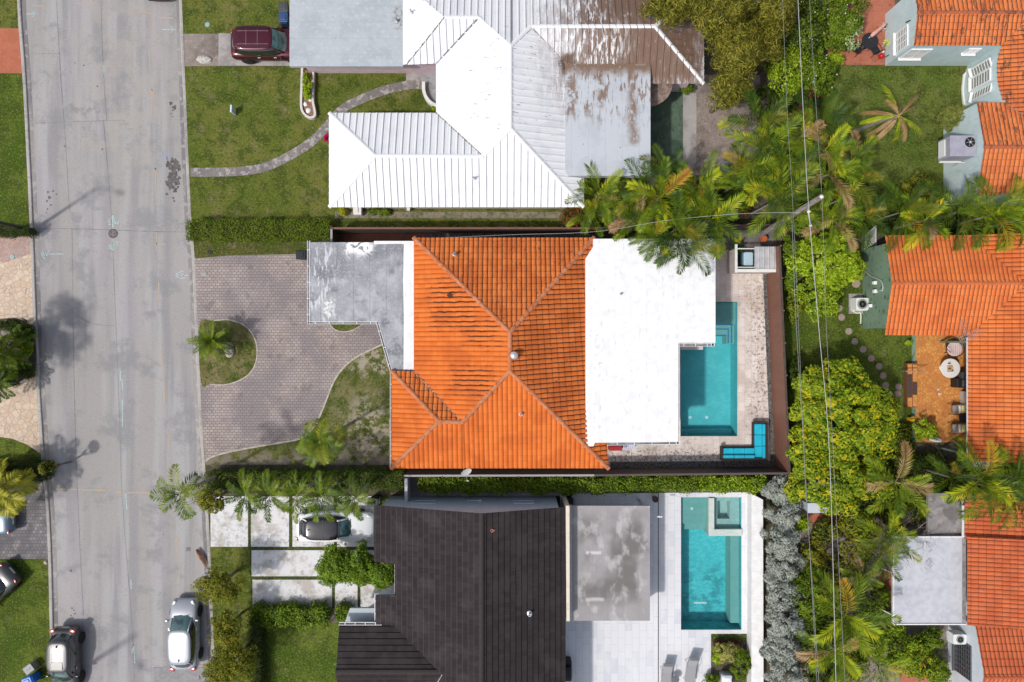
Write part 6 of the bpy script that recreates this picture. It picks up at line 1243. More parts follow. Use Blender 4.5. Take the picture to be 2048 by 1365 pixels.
ac(1882, 1254, .82, .62, .7, 'white air conditioner beside the pale wall of the bottom right house', z=1.2, m=surf('ac_white2', (.66, .68, .69), rough=.5))
c = P(1934, 293, 3.2); t = empty('air_conditioner', (27.2, c.y, 2.1), 0, 'large lilac grey air conditioning unit fixed high on the pale blue wall', 'air conditioner'); LIL = surf('lilac_metal', (.36, .35, .42), [((.28, .27, .33), .5, 'noise', {'s': 3})], rough=.5)
mb = MB(); mb.rbox((-.0, 0, .62), (1.55, 1.25, 1.15), .04, top=.1); mb.box((-.2, 0, 1.2), (.02, 1.2, .02)); mb.build('casing', LIL, t)
mb = MB(); mb.lathe([(.30, 1.2), (.30, 1.235), (.27, 1.235), (.27, 1.21), (.01, 1.21)], (.42, .22, 0), 24); mb.build('fan_well', BLACK, t)
mb = MB(); mb.lathe([(.06, 1.215), (.06, 1.26), (.01, 1.26)], (.42, .22, 0), 12)
for k in range(3): a = k * math.pi / 3 + .2; mb.box((.42, .22, 1.25), (.54, .012, .012), a)
mb.build('fan_guard', surf('pale_guard', (.5, .5, .52)), t)
mb = MB(); mb.box((-.80, 0, .45), (.05, 1.0, .6)); mb.tube([(-.7, -.66, .1), (.6, -.66, .1), (.75, -.66, -.3), (1.0, -.66, -1.6)], .035, 6); mb.tube([(-.7, -.7, 0), (.9, -.7, 0)], .03, 4); mb.tube([(-.7, .5, 0), (.9, .5, 0)], .03, 4); mb.build('bracket', surf('white_bracket', (.7, .7, .7)), t)
# green slab fittings
t = HE; mb = MB(); wxe = P(1769, 570, 3.1).x + .25
def onw(a, b, o=.06): # point on the green gable wall seen at pixel (a, b)
    h = H - (wxe - o) * F / (a - CX); p = P(a, b, h); p.x = wxe - o; return p
for pts in ([(1731, 544), (1740, 551), (1750, 556), (1762, 562), (1766, 575), (1764, 583)], [(1750, 584), (1765, 580)]): mb.tube(catmull([onw(a, b) for a, b in pts], 4), .03, 6)
mb.build('pipe', surf('pale_green_pipe', (.45, .5, .46)), t, world=True)
for (x, y) in [(1749, 566), (1750, 583), (1740, 612)]: mb = MB(); mb.rbox(onw(x, y, .1), (.2, .22, .24), .04); mb.build('vent_box', WHITE, t, world=True)
mb = MB(); mb.tube(catmull([P(a, b, 0) + Vector((0, 0, .08)) for a, b in [(1703, 622), (1713, 627), (1720, 627), (1720, 648)]], 3), .04, 6); one(mb, 'drain_pipe', OFFW, 'pale drain pipe running from the white air conditioner along the green wall', 'pipe', loc=P(1715, 630))
# stepping stones
STN = surf('round_stone', (.34, .25, .215), [((.24, .17, .15), .6, 'noise', {'s': 6, 'd': 5}), ((.42, .33, .29), .4, 'noise', {'s': 14})], rough=.9)
st0 = None; dr = ['beside the green wall, first of the curved line', 'second along the curved line from the green wall', 'third along the curved line from the green wall', 'fourth along the curved line, in the tree shadow', 'fifth along the curved line, in the tree shadow', 'sixth along the curved line on dark grass', 'seventh along the curved line, nearing the patio', 'eighth along the curved line, nearest the big tree', 'upper one touching the patio kerb', 'lower one touching the patio kerb', 'left of the pair by the brick bench', 'last of the line by the brick bench', 'beside the shrub north of the air conditioner', 'half hidden at the corner of the green wall', 'broken one between shrub and air conditioner pad']
for i, (x, y) in enumerate([(1683, 635), (1697, 663), (1709, 683), (1726, 699), (1742, 717), (1758, 733), (1766, 752), (1771, 771), (1797, 774), (1796, 788), (1779, 790), (1783, 803), (1712, 568), (1722, 553), (1678, 617)]):
    c = P(x, y)
    if st0 is None: mb = MB(); mb.lathe([(.22, 0), (.225, .03), (.205, .045), (.01, .048)], n=18); o = st0 = mb.build('stepping_stone', STN)
    else: o = st0.copy(); COL.objects.link(o)
    o.location = (c.x, c.y, .004); o.rotation_euler = (0, 0, i); o.scale = (1, 1, 1) if i != 12 else (1.2, 1.2, 1); tag(o, 'round stepping stone ' + dr[i], 'stepping stone', 'round stepping stones crossing the lawn')
# patio east
t = empty('brick_bench', P(1817, 770), 0, 'long low orange and dark brick planter bench along the patio edge', 'bench'); 
mb = MB(); mb.rbox((0, 0, .2), (.66, 2.85, .4), .02, top=.1); mb.build('base', surf('bench_brown', (.16, .07, .03), rough=.8), t)
OB = surf('bench_orange', (.60, .26, .07), [((.46, .18, .05), .6, 'noise', {'s': 4})], rough=.8); DBR = surf('bench_dark', (.09, .055, .045), [((.05, .03, .03), .7, 'noise', {'s': 9})], rough=.8)
for (x, y, l, m) in [(-.16, 1.05, .62, OB), (-.16, -.05, 1.38, DBR), (-.16, -1.1, .60, OB), (.17, .78, 1.1, OB), (.17, -.2, .72, DBR), (.17, -1.0, .75, OB)]: mb = MB(); mb.rbox((x, y, .42), (.27, l, .05), .01, top=.2); mb.build('top_slab', m, t)
mb = MB(); c = P(1815, 742); mb.tube([(c.x - .7, c.y, 1.0), (c.x + .7, c.y, 1.0)], .03, 6); mb.tube([(c.x - .5, c.y, 0), (c.x - .5, c.y, 1.0)], .025, 6); mb.tube([(c.x + .5, c.y, 0), (c.x + .5, c.y, 1.0)], .025, 6)
one(mb, 'rail_frame', GREYM, 'thin metal rail frame at the north end of the brick bench', 'rail', loc=c)
c = P(1886, 736); t = empty('round_table', (c.x, c.y, .02), 0, 'round white patio table beside the orange roof edge', 'table')
mb = MB(); mb.lathe([(.60, .70), (.62, .71), (.62, .74), (.60, .75), (.01, .752)], n=32); mb.build('tabletop', surf('table_white', (.68, .66, .64), rough=.5), t)
mb = MB(); mb.lathe([(.25, 0), (.22, .05), (.05, .1), (.05, .68)], n=16); mb.build('leg', WHITE, t)
c = P(1900, 738, .8); t = empty('napkin_tray', (c.x, c.y, .775), 0, 'tan tray with bottles on the round white table', 'tray'); mb = MB(); mb.rbox((0, 0, .03), (.36, .42, .05), .04); mb.build('tray', surf('tan_tray', (.45, .30, .17)), t); mb = MB(); mb.lathe([(.03, .05), (.03, .22), (.01, .28)], (-.1, 0, 0), 10); mb.lathe([(.025, .05), (.025, .2), (.01, .25)], (.1, -.12, 0), 10); mb.lathe([(.035, 0), (.03, .22), (.01, .3)], (-.1, .34, 0), 10); mb.build('bottle', DARK, t)
c = P(1898, 698); t = empty('round_chair', (c.x, c.y, .02), 0, 'round papasan chair with white striped cushion by the round white table', 'chair')
STRP = surf('striped_cushion', (.62, .52, .50), [((.50, .10, .10), .9, 'xlines', {'p': .11, 'w': .14, 'wob': .25, 'box': (1895, 690, 1925, 715), 'z': .8, 'soft': .1, 'bw_': 0}), ((.30, .25, .35), .4, 'noise', {'s': 8, 'lo': .55, 'hi': .65})], rough=.9)
mb = MB(); mb.lathe([(.2, .42), (.42, .46), (.50, .55), (.46, .60), (.3, .54), (.01, .52)], n=24); mb.build('seat_cushion', STRP, t, smooth=True)
mb = MB(); mb.tube([(.52 * math.cos(a), .50 * math.sin(a), .60 + .1 * math.cos(a)) for a in [k * .3 for k in range(21)] + [0]], .025, 6); mb.build('frame', BLACK, t)
for k in range(4): a = k * 1.57 + .7; mb = MB(); mb.tube([(.3 * math.cos(a), .3 * math.sin(a), .45), (.42 * math.cos(a), .42 * math.sin(a), 0)], .02, 6); mb.build('leg', BLACK, t)
mb = MB(); c2 = P(1885, 690); mb.tube([(c2.x + .65 * math.cos(a), c2.y + .55 * math.sin(a), .9 + .5 * math.sin(a * .5)) for a in [1.6 + k * .2 for k in range(14)]], .022, 6)
mb.build('hoop_arm', BLACK, t, world=True)
c = P(1915, 765); t = empty('grill_cart', (c.x, c.y, .02), 0, 'black grill cart half under the eave of the orange roof', 'grill'); mb = MB(); mb.rbox((0, 0, .4), (1.0, .62, .7), .05); mb.build('body', BLACK, t); mb = MB(); mb.rbox((.05, 0, .85), (.7, .5, .22), .1); mb.build('lid', DARK, t, smooth=True); mb = MB(); mb.rbox((-.02, .5, .55), (.5, .45, .6), .04); mb.build('shelf', DARK, t)
mb = MB(); mb.box((P(1924, 800).x, P(1924, 797).y, .45), (.32, .95, .9)); one(mb, 'cupboard', surf('pale_cupboard', (.45, .42, .38)), 'narrow pale cupboard against the house wall beside the black grill', 'cupboard', loc=P(1924, 797))
def armchair(px, py, label, pill):
    c = P(px, py); t = empty('armchair', (c.x, c.y, .02), R(4), label, 'chair', 'cushioned chairs under the eave of the orange roof')
    mb = MB(); mb.rbox((.1, 0, .36), (.7, .58, .16), .08); mb.build('seat_cushion', surf('cushion_grey', (.40, .37, .34), rough=.9), t, smooth=True)
    mb = MB(); mb.rbox((-.36, 0, .5), (.34, .60, .14), .10); mb.build('footrest', surf('cushion_taupe', (.27, .24, .22), rough=.9), t, smooth=True)
    mb = MB(); mb.rbox((.26, 0, .5), (.42, .5, .16), .08); mb.build('pillow', surf('pillow_yellow', (.62, .55, .22), [((.4, .35, .12), .5, 'noise', {'s': 12, 'co': 'obj'})], rough=.9), t, smooth=True)
    if pill: mb = MB(); mb.rbox((-.06, 0, .49), (.16, .5, .1), .05); mb.build('pillow', surf('pillow_cream', (.66, .6, .52), rough=.9), t, smooth=True)
    mb = MB()
    for s in (-1, 1): mb.tube([(-.5, s * .34, .0), (-.45, s * .34, .5), (.5, s * .34, .6), (.52, s * .34, 0)], .02, 6)
    mb.build('frame', BLACK, t)
armchair(1911, 817, 'cushioned chair with white and yellow pillows, upper of the two under the eave', 1); armchair(1911, 855, 'cushioned chair with a yellow pillow, lower of the two under the eave', 1)
c = P(1919, 836); t = empty('side_table', (c.x, c.y, .02), 0, 'black side table with a glass dish between the two cushioned chairs', 'side table'); mb = MB(); mb.rbox((0, 0, .44), (.6, .42, .05), .02); mb.build('tabletop', BLACK, t); mb = MB(); mb.tube([(0, 0, 0), (0, 0, .42)], .05, 8); mb.build('leg', BLACK, t)
c = P(1866, 878); t = empty('surf_cooler', (c.x, c.y, .02), R(-14), 'white boat shaped planter lying at the south edge of the brick patio', 'planter'); mb = MB(); pl = [(-.42, 0), (-.3, .15), (.2, .17), (.42, .08), (.42, -.1), (.1, -.17), (-.25, -.14)]; mb.prism(pl, 0, .22); mb.build('hull', surf('hull_white', (.62, .64, .70), rough=.4), t, bevel=.04); mb = MB(); mb.prism([(x * .7, y * .5) for x, y in pl], .222, .235); mb.build('inset', surf('inset_grey', (.35, .36, .45)), t)
for (x, y, s) in [(1876, 779, 1), (1879, 788, 1.2)]:
    c = P(x, y); mb = MB(); mb.rbox((0, 0, .03), (.16 * s, .13 * s, .06), .04, top=.7); o = mb.build('sandal', surf('pale_slipper', (.62, .52, .42), rough=.8), smooth=True); o.location = (c.x, c.y, .018); tag(o, 'pale slipper on the orange brick patio, %s of the two' % ('upper' if s == 1 else 'lower'), 'slipper', 'pale slippers on the brick patio')
# tv antenna
c = P(1938, 672, 3.9); t = empty('television_antenna', (c.x, c.y, 3.2), R(25), 'grey multi element television antenna on the inner corner of the orange roof', 'antenna')
mb = MB(); mb.tube([(0, 0, -.6), (0, 0, .9)], .02, 6); mb.build('mast', GREYM, t); mb = MB(); mb.tube([(-.7, 0, .85), (.75, 0, .85)], .014, 5)
for k in range(12): x = -.68 + k * .12; l = .42 - .025 * k; mb.tube([(x, -l, .85), (x, l, .85)], .009, 4)
mb.build('boom', GREYM, t); mb = MB()
mb.tube([(0, .2, .6), (0, 1.0, .6)], .014, 5)
for k in range(6): mb.tube([(-.25, .25 + .13 * k, .6), (.25, .25 + .13 * k, .6)], .009, 4)
mb.build('element', GREYM, t)
# terrace top right: black table, chairs
BI = surf('black_iron', (.02, .02, .025), rough=.5)
c = P(1728, 92); t = empty('round_table', (c.x, c.y, .02), 0, 'round black table on the terracotta terrace', 'table'); mb = MB(); mb.lathe([(.50, .70), (.52, .71), (.52, .73), (.08, .735), (.06, .72), (.01, .72)], n=28); mb.build('tabletop', BI, t); mb = MB(); mb.lathe([(.25, 0), (.04, .1), (.04, .7)], n=12); mb.build('leg', BI, t)
def chair(px, py, rz, label):
    c = P(px, py); t = empty('patio_chair', (c.x, c.y, .02), rz, label, 'chair', 'black chairs on the terracotta terrace')
    mb = MB(); mb.rbox((0, 0, .43), (.5, .46, .04), .03); mb.build('seat', BI, t); mb = MB()
    for k in range(5): mb.box((-.2 + .1 * k, -.25 - .03, .68), (.045, .03, .5), rot=Matrix.Rotation(R(12), 3, 'X'))
    mb.box((0, -.33, .93), (.5, .04, .06)); mb.build('backrest', BI, t)
    for sx in (-1, 1):
        mb = MB(); mb.tube([(sx * .27, -.25, .62), (sx * .27, .22, .64), (sx * .27, .24, .42)], .018, 5); mb.build('armrest', BI, t)
        for sy in (-1, 1): mb = MB(); mb.tube([(sx * .22, sy * .2, .42), (sx * .25, sy * .27, 0)], .017, 5); mb.build('leg', BI, t)
chair(1707, 105, R(-42), 'black chair left of the round black terrace table'); chair(1743, 106, R(30), 'brown black chair right of the round black terrace table')
c = P(1744, 72); t = empty('parasol', (c.x, c.y, .8), R(38), 'closed faded pink parasol lying across the black terrace table', 'parasol', s=.85)
PKF = surf('pink_canvas', (.62, .30, .24), [((.68, .42, .38), .7, 'noise', {'s': 5, 'co': 'obj'})], rough=.9); mb = MB(); mb.tube([(-.75, 0, .02), (-.6, 0, .05), (-.1, .0, .06), (.5, .02, .05), (.8, 0, .03)], [.12, .19, .16, .12, .04], 9, flat=.6); mb.build('canopy', PKF, t, smooth=True); mb = MB(); mb.tube([(-.8, 0, 0), (-.95, 0, -.02)], .02, 6); mb.build('pole', WHITE, t)
c = P(1764, 93); t = empty('toy_pinwheel', (c.x, c.y, 0), 0, 'green and yellow pinwheel ornament by the pale blue wall', 'ornament'); mb = MB()
for k in range(6): a = k * 1.05; mb.box((.13 * math.cos(a), .13 * math.sin(a), .52), (.2, .11, .03), a + .3, )
mb.build('vane', [surf('green_toy', (.04, .30, .10), [((.6, .55, .1), .9, 'island', {'lo': .5, 'hi': .55})], rough=.5)], t); mb = MB(); mb.tube([(0, 0, 0), (0, 0, .5)], .02, 6); mb.build('stem', WHITE, t)
c = P(1759, 115); t = empty('garden_gnome', (c.x, c.y, 0), 0, 'small red and white garden ornament at the corner of the terrace', 'ornament'); mb = MB(); mb.lathe([(.10, 0), (.16, .1), (.16, .28), (.08, .36), (.01, .38)], n=16); mb.build('body', surf('red_toy', (.55, .01, .02), rough=.3), t, smooth=True); mb = MB(); mb.rbox((.05, .26, .15), (.26, .12, .3), .04); mb.build('base', WHITE, t)
mb = MB(); c = P(1765, 56); mb.rbox((c.x, c.y, .15), (.2, .4, .3), .02); mb.mi = 1; mb.box((c.x, c.y + .08, .31), (.13, .12, .02)); mb.box((c.x, c.y - .09, .31), (.13, .12, .02)); one(mb, 'planter_box', [surf('planter_cream', (.55, .5, .42)), BLACK], 'small cream double planter against the pale blue wall', 'planter', loc=c)
mb = MB(); mb.tube([P(1764, 119) + Vector((0, 0, .3)), P(1792, 105) + Vector((0, 0, 1.1))], .03, 6); one(mb, 'leaning_pole', DARK, 'thin dark pole leaning against the pale blue wall corner', 'pole', loc=P(1764, 119))
# white chain link gate by house E
t = empty('chain_link_gate', P(1744, 478), 0, 'leaning white chain link gate between the shrub and the orange roof', 'gate')
mb = MB(); a, b, c_, d = P(1729, 505, 0), P(1752, 497, 0), P(1752, 452, 1.9), P(1732, 470, 1.9)
def lerp(u, v, s): return u + (v - u) * s
for k in range(13):
    mb.tube([lerp(a, b, k / 12), lerp(d, c_, min(1, k / 12))], .012, 3)
    mb.tube([lerp(a, d, k / 12), lerp(b, c_, k / 12)], .012, 3)
mb.build('mesh', WHITE, t, world=True); mb = MB(); mb.tube([a, b, c_, d, a], .03, 6); mb.build('frame', WHITE, t, world=True)
# bits bottom right
mb = MB(); mb.box((0, 0, .6), (1.15, .55, 1.2)); mb.rbox((0, 0, 1.22), (1.25, .65, .08), .05); o = mb.build('garden_cabinet', surf('pale_cabinet', (.55, .6, .66), rough=.5)); c = P(1634, 1016, 1.2); o.location = (c.x, c.y, 0); tag(o, 'pale grey cabinet half hidden under the big yellow green tree', 'cabinet')
mb = MB(); c = P(1958, 927, .5); mb.rbox((c.x, c.y, .4), (1.1, .7, .8), .1); one(mb, 'water_tank', surf('tank_white', (.62, .64, .65)), 'white tank below the south eave of the orange roof house', 'tank', loc=c)
# coiled hoses on the side path
mb = MB(); 
for (x, y, r) in [(868, 978, .42), (887, 974, .5), (905, 976, .45), (1050, 978, .3)]:
    c = P(x, y); mb.tube([(c.x + r * math.cos(a) * (1 + .1 * math.sin(3 * a)), c.y + r * .42 * math.sin(a), .045) for a in [k * .31 for k in range(21)]], .018, 5)
mb.tube(catmull([P(a, b) + Vector((0, 0, .04)) for a, b in [(905, 982), (940, 979), (990, 984), (1040, 980), (1090, 982), (1120, 976)]], 4), .018, 5)
one(mb, 'garden_hose', BLACK, 'black garden hose looped along the concrete side path by the pale blue wall', 'hose', loc=P(900, 978))
# rock in island
def rock(px, py, r, m, label, s=(1, 1, .6), z=.03, seed=1):
    c = P(px, py); bm = bmesh.new(); bmesh.ops.create_icosphere(bm, subdivisions=3, radius=r)
    for v in bm.verts: v.co *= 1 + .28 * mnoise.noise(v.co * 2.2 / r * .5 + Vector((seed * 7, 0, 0))) + .12 * mnoise.noise(v.co * 6 / r * .5)
    for v in bm.verts: v.co.x *= s[0]; v.co.y *= s[1]; v.co.z = max(v.co.z * s[2], -.02)
    me = bpy.data.meshes.new('rock'); bm.to_mesh(me); bm.free(); me.materials.append(m)
    for p_ in me.polygons: p_.use_smooth = True
    o = bpy.data.objects.new('boulder', me); link(o); o.location = (c.x, c.y, z); tag(o, label, 'rock'); return o
CORAL = surf('coral_rock', (.42, .33, .31), [((.2, .15, .14), .7, 'noise', {'s': 5, 'd': 5, 'lo': .5, 'hi': .64}), ((.55, .47, .44), .5, 'noise', {'s': 11, 'd': 4})], rough=.9, bump=(14, .8))
rock(459, 700, .38, CORAL, 'pinkish coral rock at the foot of the small palm in the round island', (.9, 1.35, .9), seed=2)
rock(37, 704, .33, surf('brown_rock', (.28, .2, .15), [((.15, .1, .08), .7, 'noise', {'s': 6})], rough=.9), 'brown rock in the planted island left of the road', (1.3, .8, .7), seed=3); rock(15, 665, .30, surf('grey_rock', (.2, .18, .17), rough=.9), 'grey rock near the top of the planted island left of the road', (1.2, .8, .7), seed=4); rock(44, 746, .22, surf('blue_rock', (.2, .21, .24), rough=.9), 'small bluish rock at the bottom of the planted island left of the road', seed=5)
mb = MB(); a, b = P(18, 694), P(50, 688); mb.tube([a + Vector((0, 0, .25)), b + Vector((0, 0, .35))], [.09, .06], 7); one(mb, 'driftwood_log', surf('driftwood', (.2, .2, .21), rough=.9), 'grey log lying in the planted island left of the road', 'log', loc=a)
rock(92, 1125, .13, CORAL, 'pale stone on the grass corner beside the left kerb', seed=6)
rock(409, 120, .40, surf('white_rubble', (.55, .52, .48), [((.3, .27, .25), .8, 'noise', {'s': 9, 'd': 5})], rough=.95), 'heap of pale rubble on the gravel apron beside the road', (1.3, .7, .3), seed=8)
# planter with stones by the white roof house
t = empty('curved_planter', P(617, 195), 0, 'long white edged planter curving out from the carport of the white roofed house', 'planter')
l = catmull(disp([(607, 140), (606, 175), (605, 215), (610, 230), (621, 238), (631, 236), (632, 226), (628, 205), (628, 180), (629, 148)]), 5); mb = MB(); strip(mb, l, -.07, .07, .32, .32); strip(mb, l, .07, .07, .32, 0); strip(mb, l, -.07, -.07, 0, .32); mb.build('rim', surf('planter_pale', (.60, .56, .54), rough=.8), t, world=True)
mb = MB(); V, Fc = fill_poly([(p.x, p.y) for p in l], [], .2); mb.add(V, Fc); mb.build('soil', surf('mulch', (.28, .16, .10), [((.15, .09, .06), .7, 'noise', {'s': 8})], rough=.95), t, world=True)
for (x, y, r, l_) in [(613, 211, .14, 'small white stone at the left in the curved planter'), (619, 224, .17, 'largest white stone at the tip of the curved planter'), (622, 203, .10, 'smallest white stone beside the shrub in the curved planter')]: rock(x, y, r, surf('white_stone', (.75, .74, .72), rough=.8), l_, (1, 1, .5), .22, seed=x)
# small white things by south wall of white roof house
mb = MB(); c = P(718, 425); mb.box((c.x, c.y, .25), (.5, .5, .5)); mb.box((c.x - .1, c.y + .05, .53), (.3, .3, .06)); one(mb, 'meter_cabinet', OFFW, 'white meter cabinet below the south eave of the white roofed house', 'cabinet', loc=c)
mb = MB(); c = P(819, 418); mb.tube([(c.x, c.y - .15, 0), (c.x, c.y - .15, .5)], .06, 8); mb.box((c.x, c.y - .12, .5), (.2, .2, .06)); one(mb, 'standpipe', OFFW, 'short white standpipe in the strip south of the white roofed house', 'standpipe', loc=c)
# utility poles
t = empty('utility_pole', P(1521, 470), 0, 'tall weathered wooden utility pole rising out of the areca palms', 'utility pole'); base = P(1521, 470); top = P(1643, 394, 9.6)
mb = MB(); mb.tube([base, lerp(base, top, .5), top], [.19, .165, .14], 12); mb.build('pole', WOODG, t, world=True)
mb = MB(); q = lerp(base, top, .84)
e1 = P(1617, 424, q.z + .1); e2 = P(1621, 452, q.z + .05)
mb.tube([q, e1], .035, 6); mb.tube([lerp(base, top, .74), e1], .02, 5); mb.tube([e1, e2], .035, 6); mb.tube([lerp(base, top, .8), e2], .02, 5)
mb.build('bracket', surf('galvanised', (.5, .5, .52), rough=.45, metal=.3), t, world=True)
mb = MB(); mb.lathe([(.05, -.05), (.07, 0), (.05, .05), (.07, .1), (.03, .16)], e1, 10); mb.lathe([(.05, -.05), (.07, 0), (.03, .12)], e2, 10); mb.lathe([(.09, -.1), (.09, .06), (.05, .12), (.02, .16)], top, 12); mb.build('insulator', surf('porcelain', (.75, .75, .74), rough=.3), t, world=True)
def wire(pts, r, label, m):
    l = [P(a, b, h) for a, b, h in pts]; l = catmull(l, 10); mb = MB(); mb.tube(l, r, 5); o = one(mb, 'overhead_wire', m, label, 'wire', 'overhead wires over the back gardens', loc=l[0])
WL = surf('pale_wire', (.42, .42, .43), rough=.5); WD = surf('dark_wire', (.05, .05, .05), rough=.6); WM = surf('mid_wire', (.22, .23, .23), rough=.6)
wire([(1590, -150, 9), (1596, 0, 8.7), (1607, 235, 8.4), (1618, 425, 8.3), (1638, 660, 7.9), (1659, 910, 7.9), (1672, 1365, 8.4), (1678, 1500, 8.7)], .016, 'thick pale wire running past the pole bracket down the picture', WL)
wire([(1560, -150, 8), (1566, 20, 7.6), (1574, 213, 7.2), (1588, 455, 7.0), (1600, 720, 6.8), (1609, 910, 6.8), (1634, 1365, 7.3), (1642, 1500, 7.6)], .010, 'leftmost thin wire over the back gardens', WM)
wire([(1612, -150, 9), (1619, 0, 8.8), (1633, 227, 8.5), (1645, 420, 8.4), (1652, 640, 8.0), (1664, 860, 8.0), (1690, 1365, 8.4), (1700, 1500, 8.6)], .010, 'rightmost thin dark wire over the back gardens', WM)
wire([(1584, 440, 7.5), (1592, 640, 7.1), (1605, 850, 7.0), (1613, 1000, 7.0), (1638, 1365, 7.4), (1648, 1500, 7.6)], .012, 'dark bundled cable below the pole, left of the thick pale wire', WM)
wire([(1600, 426, 7.9), (1536, 426, 7.2), (1450, 430, 6.2), (1330, 442, 5.0), (1187, 464, 3.9), (1020, 470, 3.1), (845, 478, 3.0)], .009, 'service drop wire from the utility pole to the orange tile roof', WL)
t = empty('street_light_pole', P(62, 459), 0, 'dark street light pole leaning in from the left edge of the road', 'street light'); base = P(64, 461); top = base + Vector((-.15, .05, 7.1)); arm = top + Vector((1.3, -.35, .2))
mb = MB(); mb.tube([base, top], [.12, .08], 10); mb.build('pole', BLACK, t, world=True); mb = MB(); mb.tube([top - Vector((0, 0, .2)), lerp(top, arm, .5) + Vector((0, 0, .15)), arm], .04, 7); mb.build('arm', BLACK, t, world=True); mb = MB(); mb.rbox(arm + Vector((.1, -.03, 0)), (.55, .25, .12), .08, rz=-.25); mb.build('lamp_head', DARK, t, world=True)
t = empty('street_light_pole', P(92, 1388), 0, 'street light pole by the dark silver hatchback at the bottom left', 'street light'); base = P(92, 1384); top = base + Vector((0, 0, 9.6)); arm = base + Vector((.9, -1.6, 8.6))
mb = MB(); mb.tube([base, top], [.15, .11], 10); mb.build('pole', WOODG, t, world=True); mb = MB(); mb.tube([base + Vector((0, 0, 8.4)), arm], .035, 7); mb.build('arm', GREYM, t, world=True); mb = MB(); mb.rbox(arm, (.6, .28, .14), .08, rz=-1.0); mb.build('lamp_head', GREYM, t, world=True)
# ================================================================= vegetation
def np_mesh(name, V, Q, mats, mi=None, smooth=False):
    me = bpy.data.meshes.new(name); V = np.asarray(V, 'f'); Q = np.asarray(Q, 'i')
    me.vertices.add(len(V)); me.vertices.foreach_set('co', V.ravel()); me.loops.add(Q.size); me.loops.foreach_set('vertex_index', Q.ravel())
    me.polygons.add(len(Q)); me.polygons.foreach_set('loop_start', np.arange(0, Q.size, Q.shape[1], dtype='i'))
    if mi is not None: me.polygons.foreach_set('material_index', np.asarray(mi, 'i'))
    for m in (mats if isinstance(mats, (list, tuple)) else [mats]): me.materials.append(m)
    me.update(calc_edges=True); return me
def unit(a): return a / np.maximum(np.linalg.norm(a, axis=1, keepdims=True), 1e-9)
def leaf_quads(C, N, L, W, rs, fold=.18):
    n = len(C); N = unit(N); r = rs.normal(size=(n, 3)); T = unit(r - N * np.sum(r * N, 1, keepdims=True)); S_ = np.cross(N, T)
    L = (L * rs.uniform(.65, 1.25, (n, 1))); W = (W * rs.uniform(.7, 1.2, (n, 1)))
    V = np.stack([C - T * L / 2, C + S_ * W / 2 + N * W * fold + T * L * .05, C + T * L / 2 - N * L * .08, C - S_ * W / 2 + N * W * fold + T * L * .05], 1).reshape(-1, 3)
    return V, np.arange(4 * n).reshape(-1, 4)
def crown_pts(rx, ry, rz, nc, nl, cr, seed, up=.55, low=-.15, inner=.5):
    rs = np.random.RandomState(seed); d = unit(rs.normal(size=(nc * 3, 3))); d = d[d[:, 2] > low][:nc]; nc = len(d)
    r = rs.uniform(inner, 1.0, (nc, 1)) ** .6; K = d * r * np.array([rx - cr * .6, ry - cr * .6, rz]); crs = cr * rs.uniform(.6, 1.25, nc)
    az = np.arctan2(K[:, 1], K[:, 0]); K[:, :2] *= (1 + .13 * np.sin(3 * az + seed) + .10 * np.sin(5 * az + 2 * seed))[:, None]; K[:, 2] *= rs.uniform(.75, 1.15, nc)
    i = rs.randint(0, nc, nc * nl); e = unit(rs.normal(size=(len(i), 3))); q = rs.uniform(.55, 1.0, (len(i), 1)) ** .7
    C = K[i] + e * q * crs[i, None] * np.array([1, 1, .75]); N = e * .7 + np.array([0, 0, up]) + rs.normal(size=(len(i), 3)) * .35 + d[i] * .25
    return C, N, rs
def twig_mesh(mb, rx, ry, h, seed, z0=0.0, n=5, r=.07, m=None):
    q = random.Random(seed); mb.tube([(0, 0, z0), (.03, .02, h * .45)], [r, r * .75], 7)
    for k in range(n):
        a = 6.28 * k / n + q.uniform(-.3, .3); f = q.uniform(.45, .8)
        mb.tube([(.03, .02, h * .4), (rx * f * .5 * math.cos(a), ry * f * .5 * math.sin(a), h * .65), (rx * f * math.cos(a), ry * f * math.sin(a), h * .85)], [r * .6, r * .4, r * .15], 5)
VEG = {}
def bush(name, px, py, rxp, ryp, h, mats, label, cat, group=None, leaf=(.16, .09), nc=60, nl=90, cr=.42, base=0.0, seed=1, up=.55, flowers=None, low=-.15, crownname='crown', rz0=0, inner=.5):
    """leafy plant; px,py and radii are what the photograph shows at the crown's middle height"""
    hm = base + (h - base) * .55; c = P(px, py, hm); s = (H - hm) / F; rx, ry = rxp * s, ryp * s; rz = (h - base) * .55
    t = empty(name, (c.x, c.y, 0), rz0, label, cat, group)
    mb = MB(); twig_mesh(mb, rx, ry, h * .9, seed, r=max(.04, .03 * h)); mb.build('trunk' if h > 1.6 else 'stem', TRUNK, t)
    C, N, rs = crown_pts(rx, ry, rz, nc, nl, cr, seed, up, low, inner); C = C + np.array([0, 0, hm]); C[:, 2] = np.maximum(C[:, 2], .04)
    V, Q = leaf_quads(C, N, leaf[0], leaf[1], rs)
    mats = mats if isinstance(mats, list) else [mats]
    mi = rs.choice(len(mats), len(Q), p=None) if len(mats) > 1 else None
    o = bpy.data.objects.new(crownname, np_mesh(crownname, V, Q, mats, mi)); link(o, t)
    if flowers:
        k = rs.choice(len(C), flowers[1], replace=False); top = C[k]; top = top[top[:, 2] > hm - .1]; V, Q = leaf_quads(top + np.array([0, 0, .08]), np.tile([0, 0, 1.], (len(top), 1)) + rs.normal(size=(len(top), 3)) * .3, flowers[2], flowers[2], rs)
        o = bpy.data.objects.new('flower', np_mesh('flower', V, Q, flowers[0])); link(o, t)
    return t
